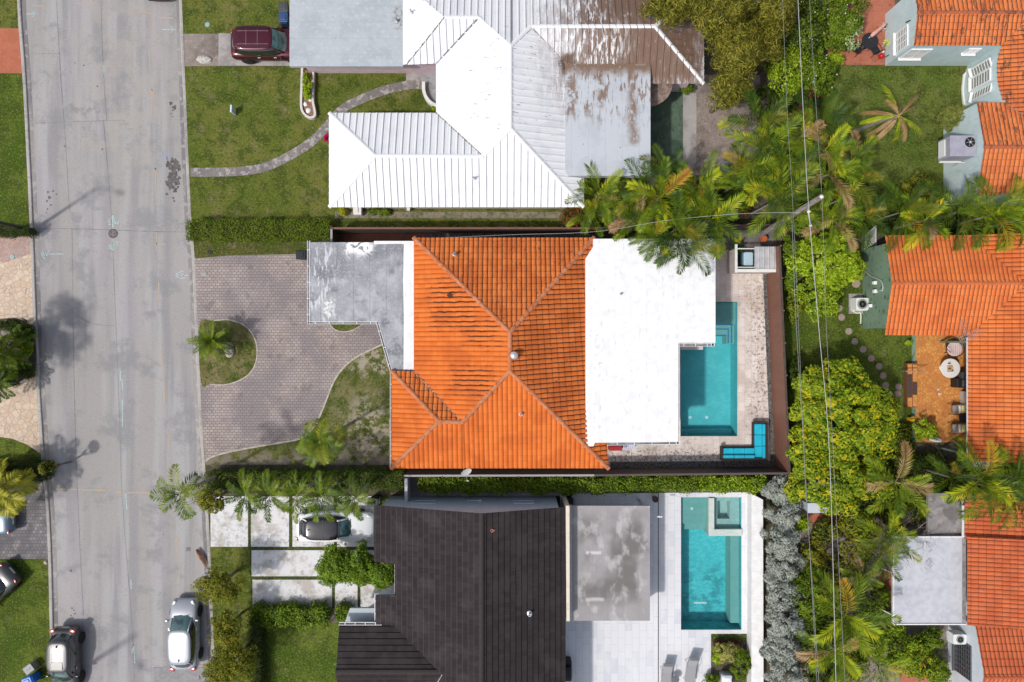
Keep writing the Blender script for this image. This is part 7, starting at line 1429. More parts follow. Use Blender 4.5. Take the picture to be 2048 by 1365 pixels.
def hedge(px0, py0, px1, py1, h, mats, label, leaf=(.10, .06), dens=380, seed=1, rough_=.10, rz=0.0, name='hedge', cat='hedge', flowers=None, core=True):
    c = P((px0 + px1) / 2, (py0 + py1) / 2, h); s = (H - h) / F; lx, ly = (px1 - px0) * s / 2, (py1 - py0) * s / 2
    t = empty(name, (c.x, c.y, 0), rz, label, cat); rs = np.random.RandomState(seed)
    A = 4 * lx * ly; n1 = int(A * dens * 1.3); n2 = int((lx + ly) * 4 * h * dens * .6)
    P1 = np.stack([rs.uniform(-lx, lx, n1), rs.uniform(-ly, ly, n1), np.full(n1, h)], 1); per = rs.uniform(0, 4 * (lx + ly), n2); P2 = np.zeros((n2, 3)); P2[:, 2] = rs.uniform(.02, h, n2)
    a = per < 2 * lx; b = (per >= 2 * lx) & (per < 4 * lx); c_ = (per >= 4 * lx) & (per < 4 * lx + 2 * ly); d = per >= 4 * lx + 2 * ly
    P2[a, 0] = per[a] - lx; P2[a, 1] = -ly; P2[b, 0] = per[b] - 3 * lx; P2[b, 1] = ly; P2[c_, 1] = per[c_] - 4 * lx - ly; P2[c_, 0] = -lx; P2[d, 1] = per[d] - 4 * lx - 3 * ly; P2[d, 0] = lx
    C = np.concatenate([P1, P2]); N = np.concatenate([np.tile([0, 0, 1.], (n1, 1)), unit(P2 * np.array([1 / lx, 1 / ly, 0]) + 1e-4) + np.array([0, 0, .4])])
    wv = np.sin(C[:, 0] * 2.3 + seed) * np.cos(C[:, 1] * 3.1) + np.sin(C[:, 0] * 5.7 + 2 * seed) * .6
    C = C + rs.normal(size=C.shape) * rough_ * .6 + np.array([0, 0, 1]) * (wv * rough_ * .8)[:, None]; C[:, 1] += np.sin(C[:, 0] * 3.3 + seed) * rough_ * .6; C[:, 2] = np.maximum(C[:, 2], .03)
    N = N + rs.normal(size=N.shape) * .45; V, Q = leaf_quads(C, N, leaf[0], leaf[1], rs); mats = mats if isinstance(mats, list) else [mats]
    o = bpy.data.objects.new('foliage', np_mesh('foliage', V, Q, mats, rs.choice(len(mats), len(Q)) if len(mats) > 1 else None)); link(o, t)
    mb = MB(); mb.rbox((0, 0, (h - .16) / 2), (2 * lx - .22, 2 * ly - .22, h - .16), min(.1, ly * .3)); mb.build('stem', surf('hedge_core_shade', (.03, .032, .014), [((.05, .04, .02), .7, 'noise', {'s': 14})], rough=.95), t)  # solid dark core stands for the shade inside the hedge, no stems modelled
    return t
# ---- palms
def palm_mesh(seed, nf, Rf, n_l, ll, lw, e0=(80, -15), droop=(50, 95), vang=.35, fwd=.55, twist=1.0, mats=1, odd=.15, stem=.02, taper=1.0, leafdroop=.25, petiole=.15, jt=.07):
    """feather palm head: nf arching fronds, each a rachis with two rows of leaflets"""
    rs = np.random.RandomState(seed); VV = []; QQ = []; MM = []; b = 0
    for f in range(nf):
        t_ = min(1, max(0, (f + rs.uniform(-.3, .3)) / max(1, nf - 1))); az = f * 2.39996 + rs.uniform(-.25, .25); el = R(e0[0] + (e0[1] - e0[0]) * t_ ** .8 + rs.uniform(-6, 6)); dr = R(rs.uniform(*droop)); Lf = Rf * rs.uniform(.82, 1.08) * (1 if t_ > .12 else .8)
        n = 14; pts = [np.zeros(3)]; dirs = []; bend = rs.uniform(-.25, .25)
        for i in range(n):
            s = (i + .5) / n; e = el - dr * s ** 1.3; a = az + bend * s; d = np.array([math.cos(e) * math.cos(a), math.cos(e) * math.sin(a), math.sin(e)]); dirs.append(d); pts.append(pts[-1] + d * Lf / n)
        pts = np.array(pts); dirs.append(dirs[-1]); dirs = np.array(dirs); m = rs.choice(mats, p=None if mats == 1 else ([1 - odd] + [odd / (mats - 1)] * (mats - 1)))
        # rachis as narrow quads strip
        side = np.cross(dirs, [0, 0, 1.]); side = unit(side + 1e-6); w_ = np.linspace(stem, stem * .3, n + 1)[:, None]
        V = np.stack([pts - side * w_, pts + side * w_], 1).reshape(-1, 3); Q = [(2 * i, 2 * i + 1, 2 * i + 3, 2 * i + 2) for i in range(n)]
        VV.append(V); QQ.append(np.array(Q) + b); MM += [m] * n; b += len(V)
        s = np.linspace(petiole, 1, n_l); x = s * n; i0 = np.minimum(x.astype(int), n - 1); fr = (x - i0)[:, None]; Pp = pts[i0] * (1 - fr) + pts[i0 + 1] * fr; D = dirs[i0]; Sd = unit(np.cross(D, [0, 0, 1.]) + 1e-6); U = np.cross(Sd, D)
        prof = (np.sin(np.pi * np.clip((s - petiole) / (1 - petiole) * .88 + .12, 0, 1)) ** .6 * ll * taper)[:, None]
        for sg in (-1, 1):
            j = rs.uniform(.78, 1.15, (n_l, 1)); ld = unit(rs.normal(size=(n_l, 3)) * jt + Sd * sg * (1 - fwd * .35) + D * fwd * (.7 + .6 * s[:, None]) + U * (vang + rs.uniform(-.08, .08, (n_l, 1))) * twist); ln = prof * j
            tip = Pp + ld * ln - np.array([0, 0, 1]) * ln * leafdroop; mid = Pp + ld * ln * .5 - np.array([0, 0, 1]) * ln * leafdroop * .22; wd = unit(np.cross(ld, U) + 1e-6) * lw / 2
            V = np.stack([Pp, mid - wd, tip, mid + wd], 1).reshape(-1, 3); VV.append(V); QQ.append(np.arange(4 * n_l).reshape(-1, 4) + b); MM += [m] * n_l; b += len(V)
    return np.concatenate(VV), np.concatenate(QQ), MM
PV = {}
def palm_variant(key, mats, **k):
    if key not in PV: V, Q, M_ = palm_mesh(mats=len(mats), **k); PV[key] = np_mesh('fronds', V, Q, mats, M_)
    return PV[key]
def palm(px, py, h, me, label, s=1.0, rz=0.0, trunk=True, group=None, base=None, tr=.09, cat='palm tree', name='palm_tree', tm_=None, tilt=None, shaft=None):
    c = P(px, py, h); t = empty(name, (c.x, c.y, 0), 0, label, cat, group)
    o = bpy.data.objects.new('crown', me); link(o, t); o.location = (0, 0, h); o.scale = (s, s, s); o.rotation_euler = (tilt[0] if tilt else 0, tilt[1] if tilt else 0, rz)
    if trunk:
        b = (P(*base) - c) if base else Vector((0, 0, 0)); b.z = 0; mb = MB(); T_ = Vector((0, 0, h)); mid = b.lerp(T_, .5) + Vector((b.x * .06, b.y * .06, 0))
        mb.tube([b, mid, T_], [tr * 1.3, tr, tr * .8], 9); mb.build('trunk', tm_ or TRUNKG, t)
        if shaft: mb = MB(); mb.tube([T_ - Vector((0, 0, .7)), T_ + Vector((0, 0, .05))], [tr * .9, tr * .7], 9); mb.build('crownshaft', shaft, t)
    return t
G1 = frondmat('palm_green', (.045, .09, .006), (.16, .22, .010)); G2 = frondmat('palm_yellow_green', (.13, .18, .007), (.26, .28, .015)); G3 = frondmat('palm_gold', (.30, .25, .015), (.40, .27, .02), (.46, .17, .02)); G4 = frondmat('palm_brown', (.26, .15, .06), (.40, .26, .13))
GA = frondmat('areca_green', (.05, .10, .005), (.17, .24, .009), (.34, .31, .014)); GB = frondmat('areca_bright', (.18, .27, .008), (.38, .42, .012), (.55, .42, .015)); GD = frondmat('palm_deep_green', (.02, .05, .005), (.08, .13, .009)); GO = frondmat('palm_olive', (.08, .10, .008), (.18, .18, .014), (.36, .20, .015))
# areca clusters
AR = [palm_variant('areca%d' % i, [GA, GB, GB, G3], seed=20 + i, nf=11, Rf=2.5, n_l=32, ll=.74, lw=.045, e0=(72, 5), droop=(50, 90), vang=.6, fwd=.85, odd=.34) for i in range(3)]
AR += [palm_variant('arecad%d' % i, [GD, GA, GA, GO], seed=30 + i, nf=11, Rf=2.5, n_l=32, ll=.74, lw=.045, e0=(72, 5), droop=(50, 90), vang=.6, fwd=.85, odd=.34) for i in range(2)]
AR += [palm_variant('arecay%d' % i, [GA, GB, GB, G3, G4], seed=36 + i, nf=11, Rf=2.3, n_l=32, ll=.70, lw=.045, e0=(70, -5), droop=(55, 95), vang=.6, fwd=.85, odd=.48) for i in range(2)]
CL = [(1195, 392, 3.2, 0, 1.0, 'bright areca palm at the left end of the clump over the flat white roof'), (1180, 430, 2.4, 0, .75, 'low areca palm between red flowered shrub and the flat white roof'), (1245, 410, 3.0, 5, .9, 'orange tinged areca palm next to the left end of the clump'), (1285, 380, 3.4, 3, 1.05, 'dark areca palm touching the grey flat roof corner'), (1275, 440, 3.4, 5, .95, 'areca palm with browning fronds over the north edge of the white flat roof'), (1320, 395, 4.2, 1, 1.1, 'tall areca palm in the middle of the clump below the grey flat roof'),
      (1330, 345, 3.2, 3, .85, 'deep green areca palm at the green court edge'), (1350, 460, 4.2, 4, 1.1, 'dark green areca palm over the white roof centre of the clump'), (1372, 490, 4.4, 3, 1.0, 'lowest areca palm of the clump, its fronds hanging over the white roof'), (1310, 475, 3.8, 2, .8, 'yellow tipped areca palm hanging over the white flat roof'), (1395, 375, 3.8, 1, 1.0, 'areca palm beside the weathered air conditioner'), (1420, 440, 4.4, 0, 1.15, 'brightest areca palm at the right end of the clump'), (1400, 415, 3.8, 4, .9, 'dark areca palm behind the brightest one')]
for i, (x, y, h, v, s, l) in enumerate(CL): palm(x, y, h, AR[v], l, s * .92, i * 1.7, group='areca palms over the white flat roof', tr=.06)
CR_ = [(1515, 250, 4.6, 4, 1.1, 'dark areca palm at the upper left of the large garden clump'), (1530, 300, 4.8, 0, 1.1, 'bright areca palm on the left of the large garden clump'), (1500, 345, 4.4, 1, 1.0, 'areca palm nearest the weathered air conditioner in the large clump'), (1570, 350, 5.0, 4, 1.15, 'dark areca palm in the middle of the large garden clump'), (1555, 400, 5.0, 0, 1.2, 'broad areca palm with pale centre beside the pole'), (1640, 250, 4.4, 3, 1.0, 'dark areca palm at the top of the large garden clump'), (1650, 300, 5.0, 6, 1.0, 'golden areca palm left of the blue house lawn'), (1700, 320, 4.4, 5, .9, 'yellow areca palm at the right side of the large garden clump'), (1655, 350, 5.0, 5, 1.05, 'gold and green areca palm near the thick wire'), (1700, 365, 4.2, 3, .95, 'deep green areca palm on the lawn edge right of the clump'), (1680, 400, 4.0, 6, .9, 'olive areca palm right of the pole top'), (1665, 440, 4.2, 5, 1.0, 'yellow areca palm just below the pole top'), (1720, 435, 3.8, 4, .95, 'dark areca palm at the lower right of the large garden clump'), (1470, 370, 3.4, 3, .8, 'small dark areca palm behind the weathered air conditioner'), (1600, 275, 4.6, 6, .95, 'gold green areca palm under the thick wire'),
       (1800, 425, 4.0, 3, 1.05, 'areca palm north of the orange roof, leftmost of its row'), (1850, 440, 4.2, 6, .95, 'yellow centred areca palm in the row north of the orange roof'), (1915, 425, 4.4, 4, 1.15, 'dark areca palm below the south eave of the blue house'), (1985, 430, 4.4, 1, 1.1, 'bright areca palm in the row north of the orange roof'), (2040, 440, 4.0, 0, 1.0, 'areca palm at the right edge of the row north of the orange roof')]
for i, (x, y, h, v, s, l) in enumerate(CR_): palm(x, y, h, AR[v], l, s * .95, i * 2.1, group='areca palms in the back gardens', tr=.06)
for i, (x, y, h, v, s, l) in enumerate([(1790, 965, 4.2, 5, 1.2, 'yellow green palm at the lower edge of the big round tree'), (1900, 955, 3.6, 4, .9, 'dark palm south of the tiled patio'), (1960, 960, 4.6, 1, 1.25, 'large green palm over the corner of the red roof house'), (2010, 985, 4.8, 3, 1.3, 'large dark palm leaning over the red roof'), (2040, 960, 4.4, 0, 1.1, 'green palm cut by the right edge above the red roof'), (1770, 1075, 3.2, 0, .95, 'bright palm beside the pale flat roof'), (1755, 1110, 3.0, 3, .9, 'dark palm against the west edge of the pale flat roof'), (1690, 1230, 4.0, 1, 1.3, 'large feathery palm right of the thick wire near the bottom'), (1670, 1300, 3.4, 6, 1.1, 'olive palm below the large feathery palm'), (1755, 1330, 3.0, 0, .9, 'bright small palm near the bottom edge'), (1720, 1150, 2.6, 5, .7, 'small yellow palm among the bare branches')]):
    palm(x, y, h, AR[v], l, s * .92, i * 1.3 + .5, group='palms in the wild garden', tr=.06)
# christmas palms in a row
CH = [palm_variant('xmas%d' % i, [G1, GD], seed=50 + i, nf=11, Rf=1.8, n_l=44, ll=.40, lw=.042, jt=.16, e0=(66, 8), droop=(75, 110), vang=.25, fwd=.9, odd=.25) for i in range(3)]
SHF = surf('crownshaft_green', (.14, .19, .06), rough=.5)
for i, (x, y, l) in enumerate([(492, 990, 'first palm from the road in the row over the white driveway'), (541, 990, 'second palm from the road in the row over the white driveway'), (594, 990, 'third palm from the road in the row, left of the white car'), (643, 992, 'fourth palm from the road, above the white car roof'), (709, 997, 'fifth palm of the row, above the windscreen of the white car')]):
    palm(x, y, 5.0 if i < 4 else 5.2, CH[i % 3], l, .95 + .08 * (i % 2), i * 1.1, group='palms in a row beside the white driveway', shaft=SHF)
palm(360, 988, 6.4, palm_variant('street', [G1, G2], seed=61, nf=10, Rf=1.7, n_l=32, ll=.54, lw=.045, jt=.10, e0=(60, 0), droop=(60, 100), vang=.4, odd=.3), 'palm with a long leaning trunk reaching over the road', 1.0, .7, base=(446, 946), shaft=SHF, tr=.08)
palm(640, 884, 6.0, palm_variant('lawnp', [G1, G2], seed=63, nf=14, Rf=1.6, n_l=34, ll=.54, lw=.045, jt=.10, e0=(70, -5), droop=(60, 105), vang=.35, odd=.35), 'palm with a dark trunk over the patchy front lawn', 1.0, .2, base=(704, 846), shaft=SHF, tr=.08)
palm(423, 683, 1.7, palm_variant('island', [G1, G2], seed=64, nf=34, Rf=1.45, n_l=40, ll=.26, lw=.03, e0=(80, -25), droop=(40, 80), vang=.3, odd=.1), 'small feathery date palm on the round island of the paver driveway', 1.0, 0, tr=.12, base=(438, 687))
palm(1797, 232, 5.2, palm_variant('dry', [GB, G4, G4], seed=77, nf=13, Rf=2.2, n_l=40, ll=.42, lw=.03, e0=(60, -25), droop=(60, 110), vang=-.1, fwd=1.3, odd=.78, leafdroop=.7), 'dying coconut palm with brown hanging fronds over the back lawn', 1.0, 2.4, base=(1712, 262), tr=.11)
palm(-2, 980, 2.4, palm_variant('bigy', [leafmat('frond_yellow', (.24, .26, .012), (.46, .43, .05))], seed=75, nf=22, Rf=2.1, n_l=40, ll=.7, lw=.06, e0=(75, 0), droop=(60, 100), vang=.4), 'big yellow green palm at the left edge over the grey paver driveway', 1.0, 0, tr=.12)
for i, (x, y, h, s, l) in enumerate([(8, 706, 1.9, 1.15, 'large green palm in the planted island left of the road'), (40, 722, .7, .62, 'dark rosette palm in the right part of the planted island'), (42, 676, .9, .7, 'small green palm at the upper right of the planted island'), (-4, 768, 1.7, 1.0, 'green palm at the lower left of the planted island')]): palm(x, y, h, palm_variant('isl%d' % (i % 2), [GD if i == 1 else G1, GA], seed=80 + i, nf=18, Rf=1.3, n_l=26, ll=.32, lw=.06, e0=(75, -10), droop=(40, 70), vang=.2, odd=.4), l, s, i, tr=.08, group='palms in the planted island')
palm(1472, 515 - 20, .9, palm_variant('cycad', [GD], seed=90, nf=12, Rf=.6, n_l=14, ll=.16, lw=.04, e0=(70, 0), droop=(30, 60)), 'small dark cycad left of the beige enclosure', .9, 0, tr=.05)
palm(656, 277, .7, palm_variant('redti', [leafmat('red_leaf', (.300, .008, .050), (.500, .020, .090), transl=.1)], seed=91, nf=14, Rf=.34, n_l=10, ll=.14, lw=.07, e0=(75, 0), droop=(20, 50)), 'small crimson leaved plant beside the white roof where the garden path passes', 1.0, 0, tr=.03, name='red_plant', cat='plant')
# dry frond on the kerb
V, Q, M_ = palm_mesh(seed=7, nf=1, Rf=1.7, n_l=36, ll=.45, lw=.05, e0=(4, 4), droop=(8, 9), vang=.1, fwd=1.4); me = np_mesh('fallen_frond', V, Q, [surf('dry_frond', (.10, .045, .025), [((.45, .16, .03), .9, 'noise', {'s': .9, 'd': 1, 'lo': .45, 'hi': .55})], rough=.9)], M_)
o = bpy.data.objects.new('fallen_frond', me); link(o); c = P(418, 1138); o.location = (c.x, c.y, .12); o.rotation_euler = (0, 0, R(112)); tag(o, 'fallen dead palm frond lying on the right kerb', 'palm frond')
# ---- broadleaf trees and shrubs
YG = leafmat('tree_yellow_green', (.05, .12, .006), (.24, .32, .014), (.52, .44, .012), .75, .8, patch=1.1); MG = leafmat('shrub_mid_green', (.04, .09, .007), (.17, .24, .014)); BG = leafmat('shrub_bright', (.11, .20, .006), (.29, .40, .012), (.476, .578, .051), .6)
UD = leafmat('understory_shade', (.008, .018, .003), (.03, .045, .006)); DG = leafmat('shrub_dark', (.018, .04, .005), (.06, .085, .010)); FG = leafmat('ficus_green', (.035, .09, .005), (.16, .24, .012), (.340, .476, .068), .3); OG = leafmat('street_tree_olive', (.07, .09, .006), (.21, .22, .015), (.340, .289, .034), .5)  # understory leaf colour darkened to carry the shade in gaps between palms
SV = leafmat('silver_leaf', (.22, .25, .22), (.50, .53, .47), (.149, .184, .127), .5, rough=.6, transl=.1); CA = leafmat('casuarina', (.13, .14, .010), (.38, .34, .04), (.374, .306, .068), .5); CD = leafmat('casuarina_dark', (.04, .05, .008), (.11, .11, .015))
bush('leafy_tree', 1690, 830, 108, 100, 4.3, YG, 'big round yellow green tree behind the brown fence, upper crown', 'tree', nc=170, nl=130, cr=.5, leaf=(.26, .11), base=1.2, seed=3, inner=.5, up=.9)
bush('leafy_tree', 1655, 955, 85, 75, 4.0, YG, 'yellow green tree below the big round tree, reaching toward the grey shrubs', 'tree', nc=100, nl=120, cr=.5, leaf=(.26, .11), base=1.0, seed=4, inner=.5, up=.9)
bush('leafy_tree', 1735, 960, 60, 45, 3.0, YG, 'smaller yellow green tree at the lower right of the big round tree', 'tree', nc=60, nl=120, cr=.5, leaf=(.2, .11), base=.8, seed=41, inner=.35)
bush('flowering_shrub', 1655, 520, 78, 62, 3.0, BG, 'dense bright green shrub west of the green house wall', 'shrub', nc=150, nl=80, cr=.34, leaf=(.24, .08), base=.3, seed=5, up=.9)
bush('flowering_shrub', 1638, 590, 52, 50, 2.2, [BG, MG], 'lower bright green shrub above the back lawn', 'shrub', nc=70, nl=80, cr=.34, leaf=(.22, .08), base=.2, seed=6, up=.9)
bush('creeper', 1577, 520, 20, 60, 2.2, MG, 'loose green climber along the outside of the brown fence', 'climber', nc=40, nl=80, cr=.3, seed=7, leaf=(.14, .09))
bush('creeper', 1590, 610, 22, 40, 1.4, [MG, OG], 'low scruffy climber below the fence climber', 'climber', nc=26, nl=70, cr=.3, seed=8, leaf=(.14, .09)); bush('low_shrub', 1592, 745, 20, 34, 1.6, DG, 'dark shrub in the gap between brown fence and big round tree', 'shrub', nc=26, nl=80, cr=.3, seed=88, leaf=(.14, .09))
WF = surf('white_flower', (.75, .75, .62), rough=.8); PF = surf('red_flower', (.45, .03, .04), rough=.8)
for i, (x, y, a, b, h, m, l, fl) in enumerate([(1665, 40, 70, 62, 2.6, MG, 'dense green shrub bordering the terracotta terrace', (WF, 60, .09)), (1600, 60, 60, 70, 3.0, [MG, DG], 'large green shrub under the wires at the top', (WF, 70, .10)), (1570, 150, 50, 70, 2.6, [MG, BG], 'green shrub with yellow flowers right of the feathery tree', (surf('yellow_flower', (.6, .55, .05)), 40, .14)), (1625, 150, 50, 55, 2.2, MG, 'green shrub beside the corner of the blue house lawn', (WF, 40, .10)), (1600, 205, 42, 40, 2.0, DG, 'dark shrub with red leaves near the thick wire', (PF, 60, .14)), (1700, 70, 34, 38, 2.0, leafmat('pale_shrub', (.170, .238, .085), (.425, .510, .238)), 'pale variegated shrub beside the black terrace table', (WF, 50, .10)), (1530, 210, 34, 40, 2.0, DG, 'dark shrub at the foot of the feathery tree', None), (1667, 120, 20, 22, 1.2, BG, 'small bright bush at the terrace lower left corner', None), (1490, 60, 40, 60, 1.6, DG, 'dark undergrowth bush under the feathery trees', None)]):
    bush('garden_shrub', x - (i == 5) * 12, y, a, b, h, m, l, 'shrub', nc=int(a * b / 34), nl=70, cr=.34, leaf=(.15, .09), seed=100 + i, flowers=fl)
for i, (x, y, a, b, h, l) in enumerate([(1340, 12, 62, 42, 6.5, 'feathery yellow green tree over the stained metal roof'), (1440, 30, 70, 50, 7.0, 'largest feathery yellow green tree at the top'), (1475, 110, 55, 62, 6.5, 'feathery tree hanging over the east eave of the metal roof'), (1455, 185, 42, 40, 5.0, 'drooping feathery tree branch mass over the bare yard'), (1540, 30, 48, 46, 6.5, 'feathery tree right of the largest one'), (1525, 95, 40, 40, 5.5, 'dark feathery tree between wires and yard')]):
    bush('feathery_tree', x, y, a, b, h, [CA, CD], l, 'tree', nc=int(a * b / 36), nl=150, cr=.48, leaf=(.36, .034), base=h - 3.4, seed=200 + i, up=.05, inner=.3)
bush('berry_shrub', 1162, 432, 44, 40, 1.9, [DG, leafmat('berry_leaf', (.120, .050, .010), (.250, .050, .010))], 'shrub with red berries at the left of the areca clump', 'shrub', nc=46, nl=80, cr=.3, leaf=(.11, .07), seed=11)
bush('berry_shrub', 1480, 420, 26, 22, 1.6, [DG, leafmat('berry_leaf2', (.120, .050, .010), (.250, .050, .010))], 'red berried shrub between areca palms and the dark courtyard', 'shrub', nc=20, nl=80, cr=.3, leaf=(.11, .07), seed=12)
bush('round_shrub', 1900, 236, 27, 27, 1.7, leafmat('dracaena', (.085, .128, .025), (.221, .238, .051), (.425, .340, .085), .4), 'round spiky olive shrub against the pale blue wall', 'shrub', nc=30, nl=90, cr=.3, leaf=(.34, .035), seed=13, up=.4)
bush('olive_shrub', 1838, 385, 48, 34, 2.4, OG, 'olive green bush on the lawn north of the orange roof', 'shrub', nc=50, nl=90, cr=.36, leaf=(.12, .06), seed=14); bush('olive_shrub', 1785, 400, 30, 26, 1.8, MG, 'green bush left of the olive bush north of the orange roof', 'shrub', nc=30, nl=80, cr=.33, seed=15)
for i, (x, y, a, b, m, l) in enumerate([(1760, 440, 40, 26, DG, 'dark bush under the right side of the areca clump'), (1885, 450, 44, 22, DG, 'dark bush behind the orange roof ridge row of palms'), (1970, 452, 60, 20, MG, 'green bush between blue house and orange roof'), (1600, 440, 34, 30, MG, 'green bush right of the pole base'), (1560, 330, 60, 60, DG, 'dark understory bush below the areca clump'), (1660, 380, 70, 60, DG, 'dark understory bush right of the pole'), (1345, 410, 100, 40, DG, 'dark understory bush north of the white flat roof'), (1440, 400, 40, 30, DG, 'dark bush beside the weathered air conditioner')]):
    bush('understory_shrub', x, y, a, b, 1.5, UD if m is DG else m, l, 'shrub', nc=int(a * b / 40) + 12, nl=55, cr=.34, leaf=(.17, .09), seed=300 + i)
# silver row
for i, (y, a, b) in enumerate([(975, 30, 30), (1022, 36, 36), (1075, 34, 34), (1125, 38, 36), (1180, 36, 38), (1235, 40, 38), (1290, 38, 38), (1345, 38, 38)]):
    bush('silver_shrub', 1560 - (i == 0) * 6 + (i % 2) * 6, y, a, b, 2.1 + .25 * (i % 3), SV, 'silver grey leaved shrub, %s in the row beside the white garden wall' % ('topmost second third fourth fifth sixth seventh lowest'.split()[i]), 'shrub', group='silver grey shrubs beside the garden wall', nc=46, nl=120, cr=.30, leaf=(.20, .055), seed=400 + i, up=.25, low=-.1, inner=.7)
for i, (x, y, a, b, h, m, l) in enumerate([(1598, 1045, 16, 20, 1.6, BG, 'small bright green bush between silver shrubs and the bare tree'), (1610, 1190, 42, 60, 2.8, MG, 'green tree right of the silver shrubs'), (1660, 1180, 40, 46, 2.6, [MG, OG], 'grey green bush under the thick wire'), (1625, 1110, 30, 40, 1.6, OG, 'olive bush under the bare branches'), (1700, 1100, 48, 60, 2.4, OG, 'olive tree left of the pale flat roof'), (1715, 1050, 40, 36, 2.8, [OG, YG], 'olive green tree below the big round tree'), (1785, 1290, 60, 44, 2.2, [MG, BG], 'wild green thicket below the pale flat roof'), (1830, 1320, 50, 40, 2.2, [MG, YG], 'thicket with yellow leaves left of the pale wall'), (1860, 1275, 26, 22, 1.6, MG, 'green bush beside the wall air conditioner'), (1625, 1290, 44, 44, 2.0, [MG, DG], 'dark green bush at the bottom beside the silver shrubs'), (1720, 1270, 40, 40, 1.8, MG, 'green bush between the feathery palm and the thicket'), (1640, 1350, 50, 28, 1.6, DG, 'dark bush at the bottom edge under the wires'), (1780, 1240, 40, 20, 1.2, MG, 'low ferns below the edge of the pale flat roof'), (1870, 1200 + 140, 30, 30, 1.6, MG, 'green bush against the barred window'), (1760, 1190, 18, 30, .9, MG, 'low green plants on the terracotta corner'), (1730, 990, 60, 34, 1.8, DG, 'dark bush south of the yellow green trees'), (1850, 935, 60, 34, 1.4, DG, 'dark bush south of the brick patio'), (1920, 965, 60, 30, 1.4, DG, 'dark bush between orange roof and red roof'), (1800, 1000, 70, 30, 1.2, [DG, OG], 'scruffy bush left of the old concrete pad'), (1690, 1165, 40, 40, 1.4, [OG, MG], 'olive undergrowth right of the thick wire'), (1745, 1215, 34, 40, 1.4, MG, 'green undergrowth left of the pale flat roof post'), (1655, 1240, 34, 34, 1.5, [MG, DG], 'green undergrowth left of the large feathery palm'), (1700, 1330, 44, 34, 1.4, [MG, OG], 'undergrowth below the large feathery palm'), (1650, 1060, 34, 26, 1.3, [OG, DG], 'olive undergrowth below the pale cabinet'), (1800, 1030, 50, 30, 1.5, [OG, DG], 'dark undergrowth left of the weathered flat roof'), (1800, 905, 30, 60, 1.0, [DG, OG], 'low scrub between big tree and brick bench'), (2010, 950, 60, 20, 1.2, MG, 'green bush under the large palms at the right edge')]):
    bush('garden_shrub', x, y, a, b, h, m, l, 'shrub', nc=int(a * b / 36) + 10, nl=70, cr=.34, leaf=(.15, .085), seed=500 + i)
bush('potted_shrub', 1845, 862, 26, 26, 1.3, BG, 'bright green shrub in the lower left corner of the brick patio', 'shrub', nc=22, nl=70, cr=.26, leaf=(.16, .07), seed=21); bush('yellow_plant', 1820, 837, 7, 6, .6, leafmat('yellow_leaf', (.600, .350, .010), (.750, .480, .020)), 'small yellow flowering plant below the brick bench', 'plant', nc=8, nl=40, cr=.1, leaf=(.1, .07), seed=22); bush('small_plant', 1817, 685, 7, 7, .4, BG, 'little green plant beside the patio kerb', 'plant', nc=8, nl=30, cr=.12, leaf=(.14, .06), seed=23)
bush('leafy_tree', 1622, 770, 34, 40, 3.6, YG, 'yellow tipped side branch mass at the upper left of the big round tree', 'tree', nc=34, nl=100, cr=.42, leaf=(.26, .11), base=1.4, seed=43, up=.9)
bush('leafy_tree', 1612, 900, 40, 60, 3.4, YG, 'ragged yellow green tree against the brown fence, left of the big round tree', 'tree', nc=46, nl=100, cr=.42, leaf=(.26, .11), base=1.0, seed=44, up=.9)
# bare tree
def bare_tree(px, py, label, h, spread, seed, m):
    c = P(px, py); t = empty('bare_tree', (c.x, c.y, 0), 0, label, 'tree'); q = random.Random(seed); mb = MB(); mb.tube([(0, 0, 0), (.1, 0, h * .4)], [.1, .07], 7); mb.build('trunk', m, t); mb = MB()
    def br(p, d, l, r, n):
        pts = [p]; rr = [r]
        for k in range(4): d = (d + Vector((q.uniform(-.3, .3), q.uniform(-.3, .3), q.uniform(-.18, .18)))).normalized(); pts.append(pts[-1] + d * l / 4); rr.append(r * (1 - .18 * (k + 1)))
        mb.tube(pts, rr, 4, cap=False)
        if n > 0:
            for k in range(4): i = q.randint(1, 4); br(pts[i], (d + Vector((q.uniform(-1, 1), q.uniform(-1, 1), q.uniform(-.3, .4)))).normalized(), l * q.uniform(.5, .75), rr[i] * .65, n - 1)
    for k in range(7): a = 6.28 * k / 7 + q.uniform(-.3, .3); br(Vector((.1, 0, h * .38)), Vector((math.cos(a), math.sin(a), q.uniform(.2, .9))).normalized(), spread * q.uniform(.5, .8), .05, 3)
    mb.build('crown', m, t)
BB = surf('bare_bark', (.24, .20, .18), [((.14, .11, .10), .7, 'noise', {'s': 8})], rough=.9)
bare_tree(1672, 1105, 'bare leafless tree with pale spreading branches left of the pale flat roof', 4.6, 2.9, 3, BB); bare_tree(1775, 1055, 'tangle of bare branches above the pale flat roof', 4.2, 2.9, 5, BB); bare_tree(1500, 225, 'dry bare branches on the bare yard behind the white roofed house', 1.6, 1.3, 6, BB); bare_tree(385, 975, 'small bare twiggy tree under the leaning street palm', 3.2, .9, 8, BB)
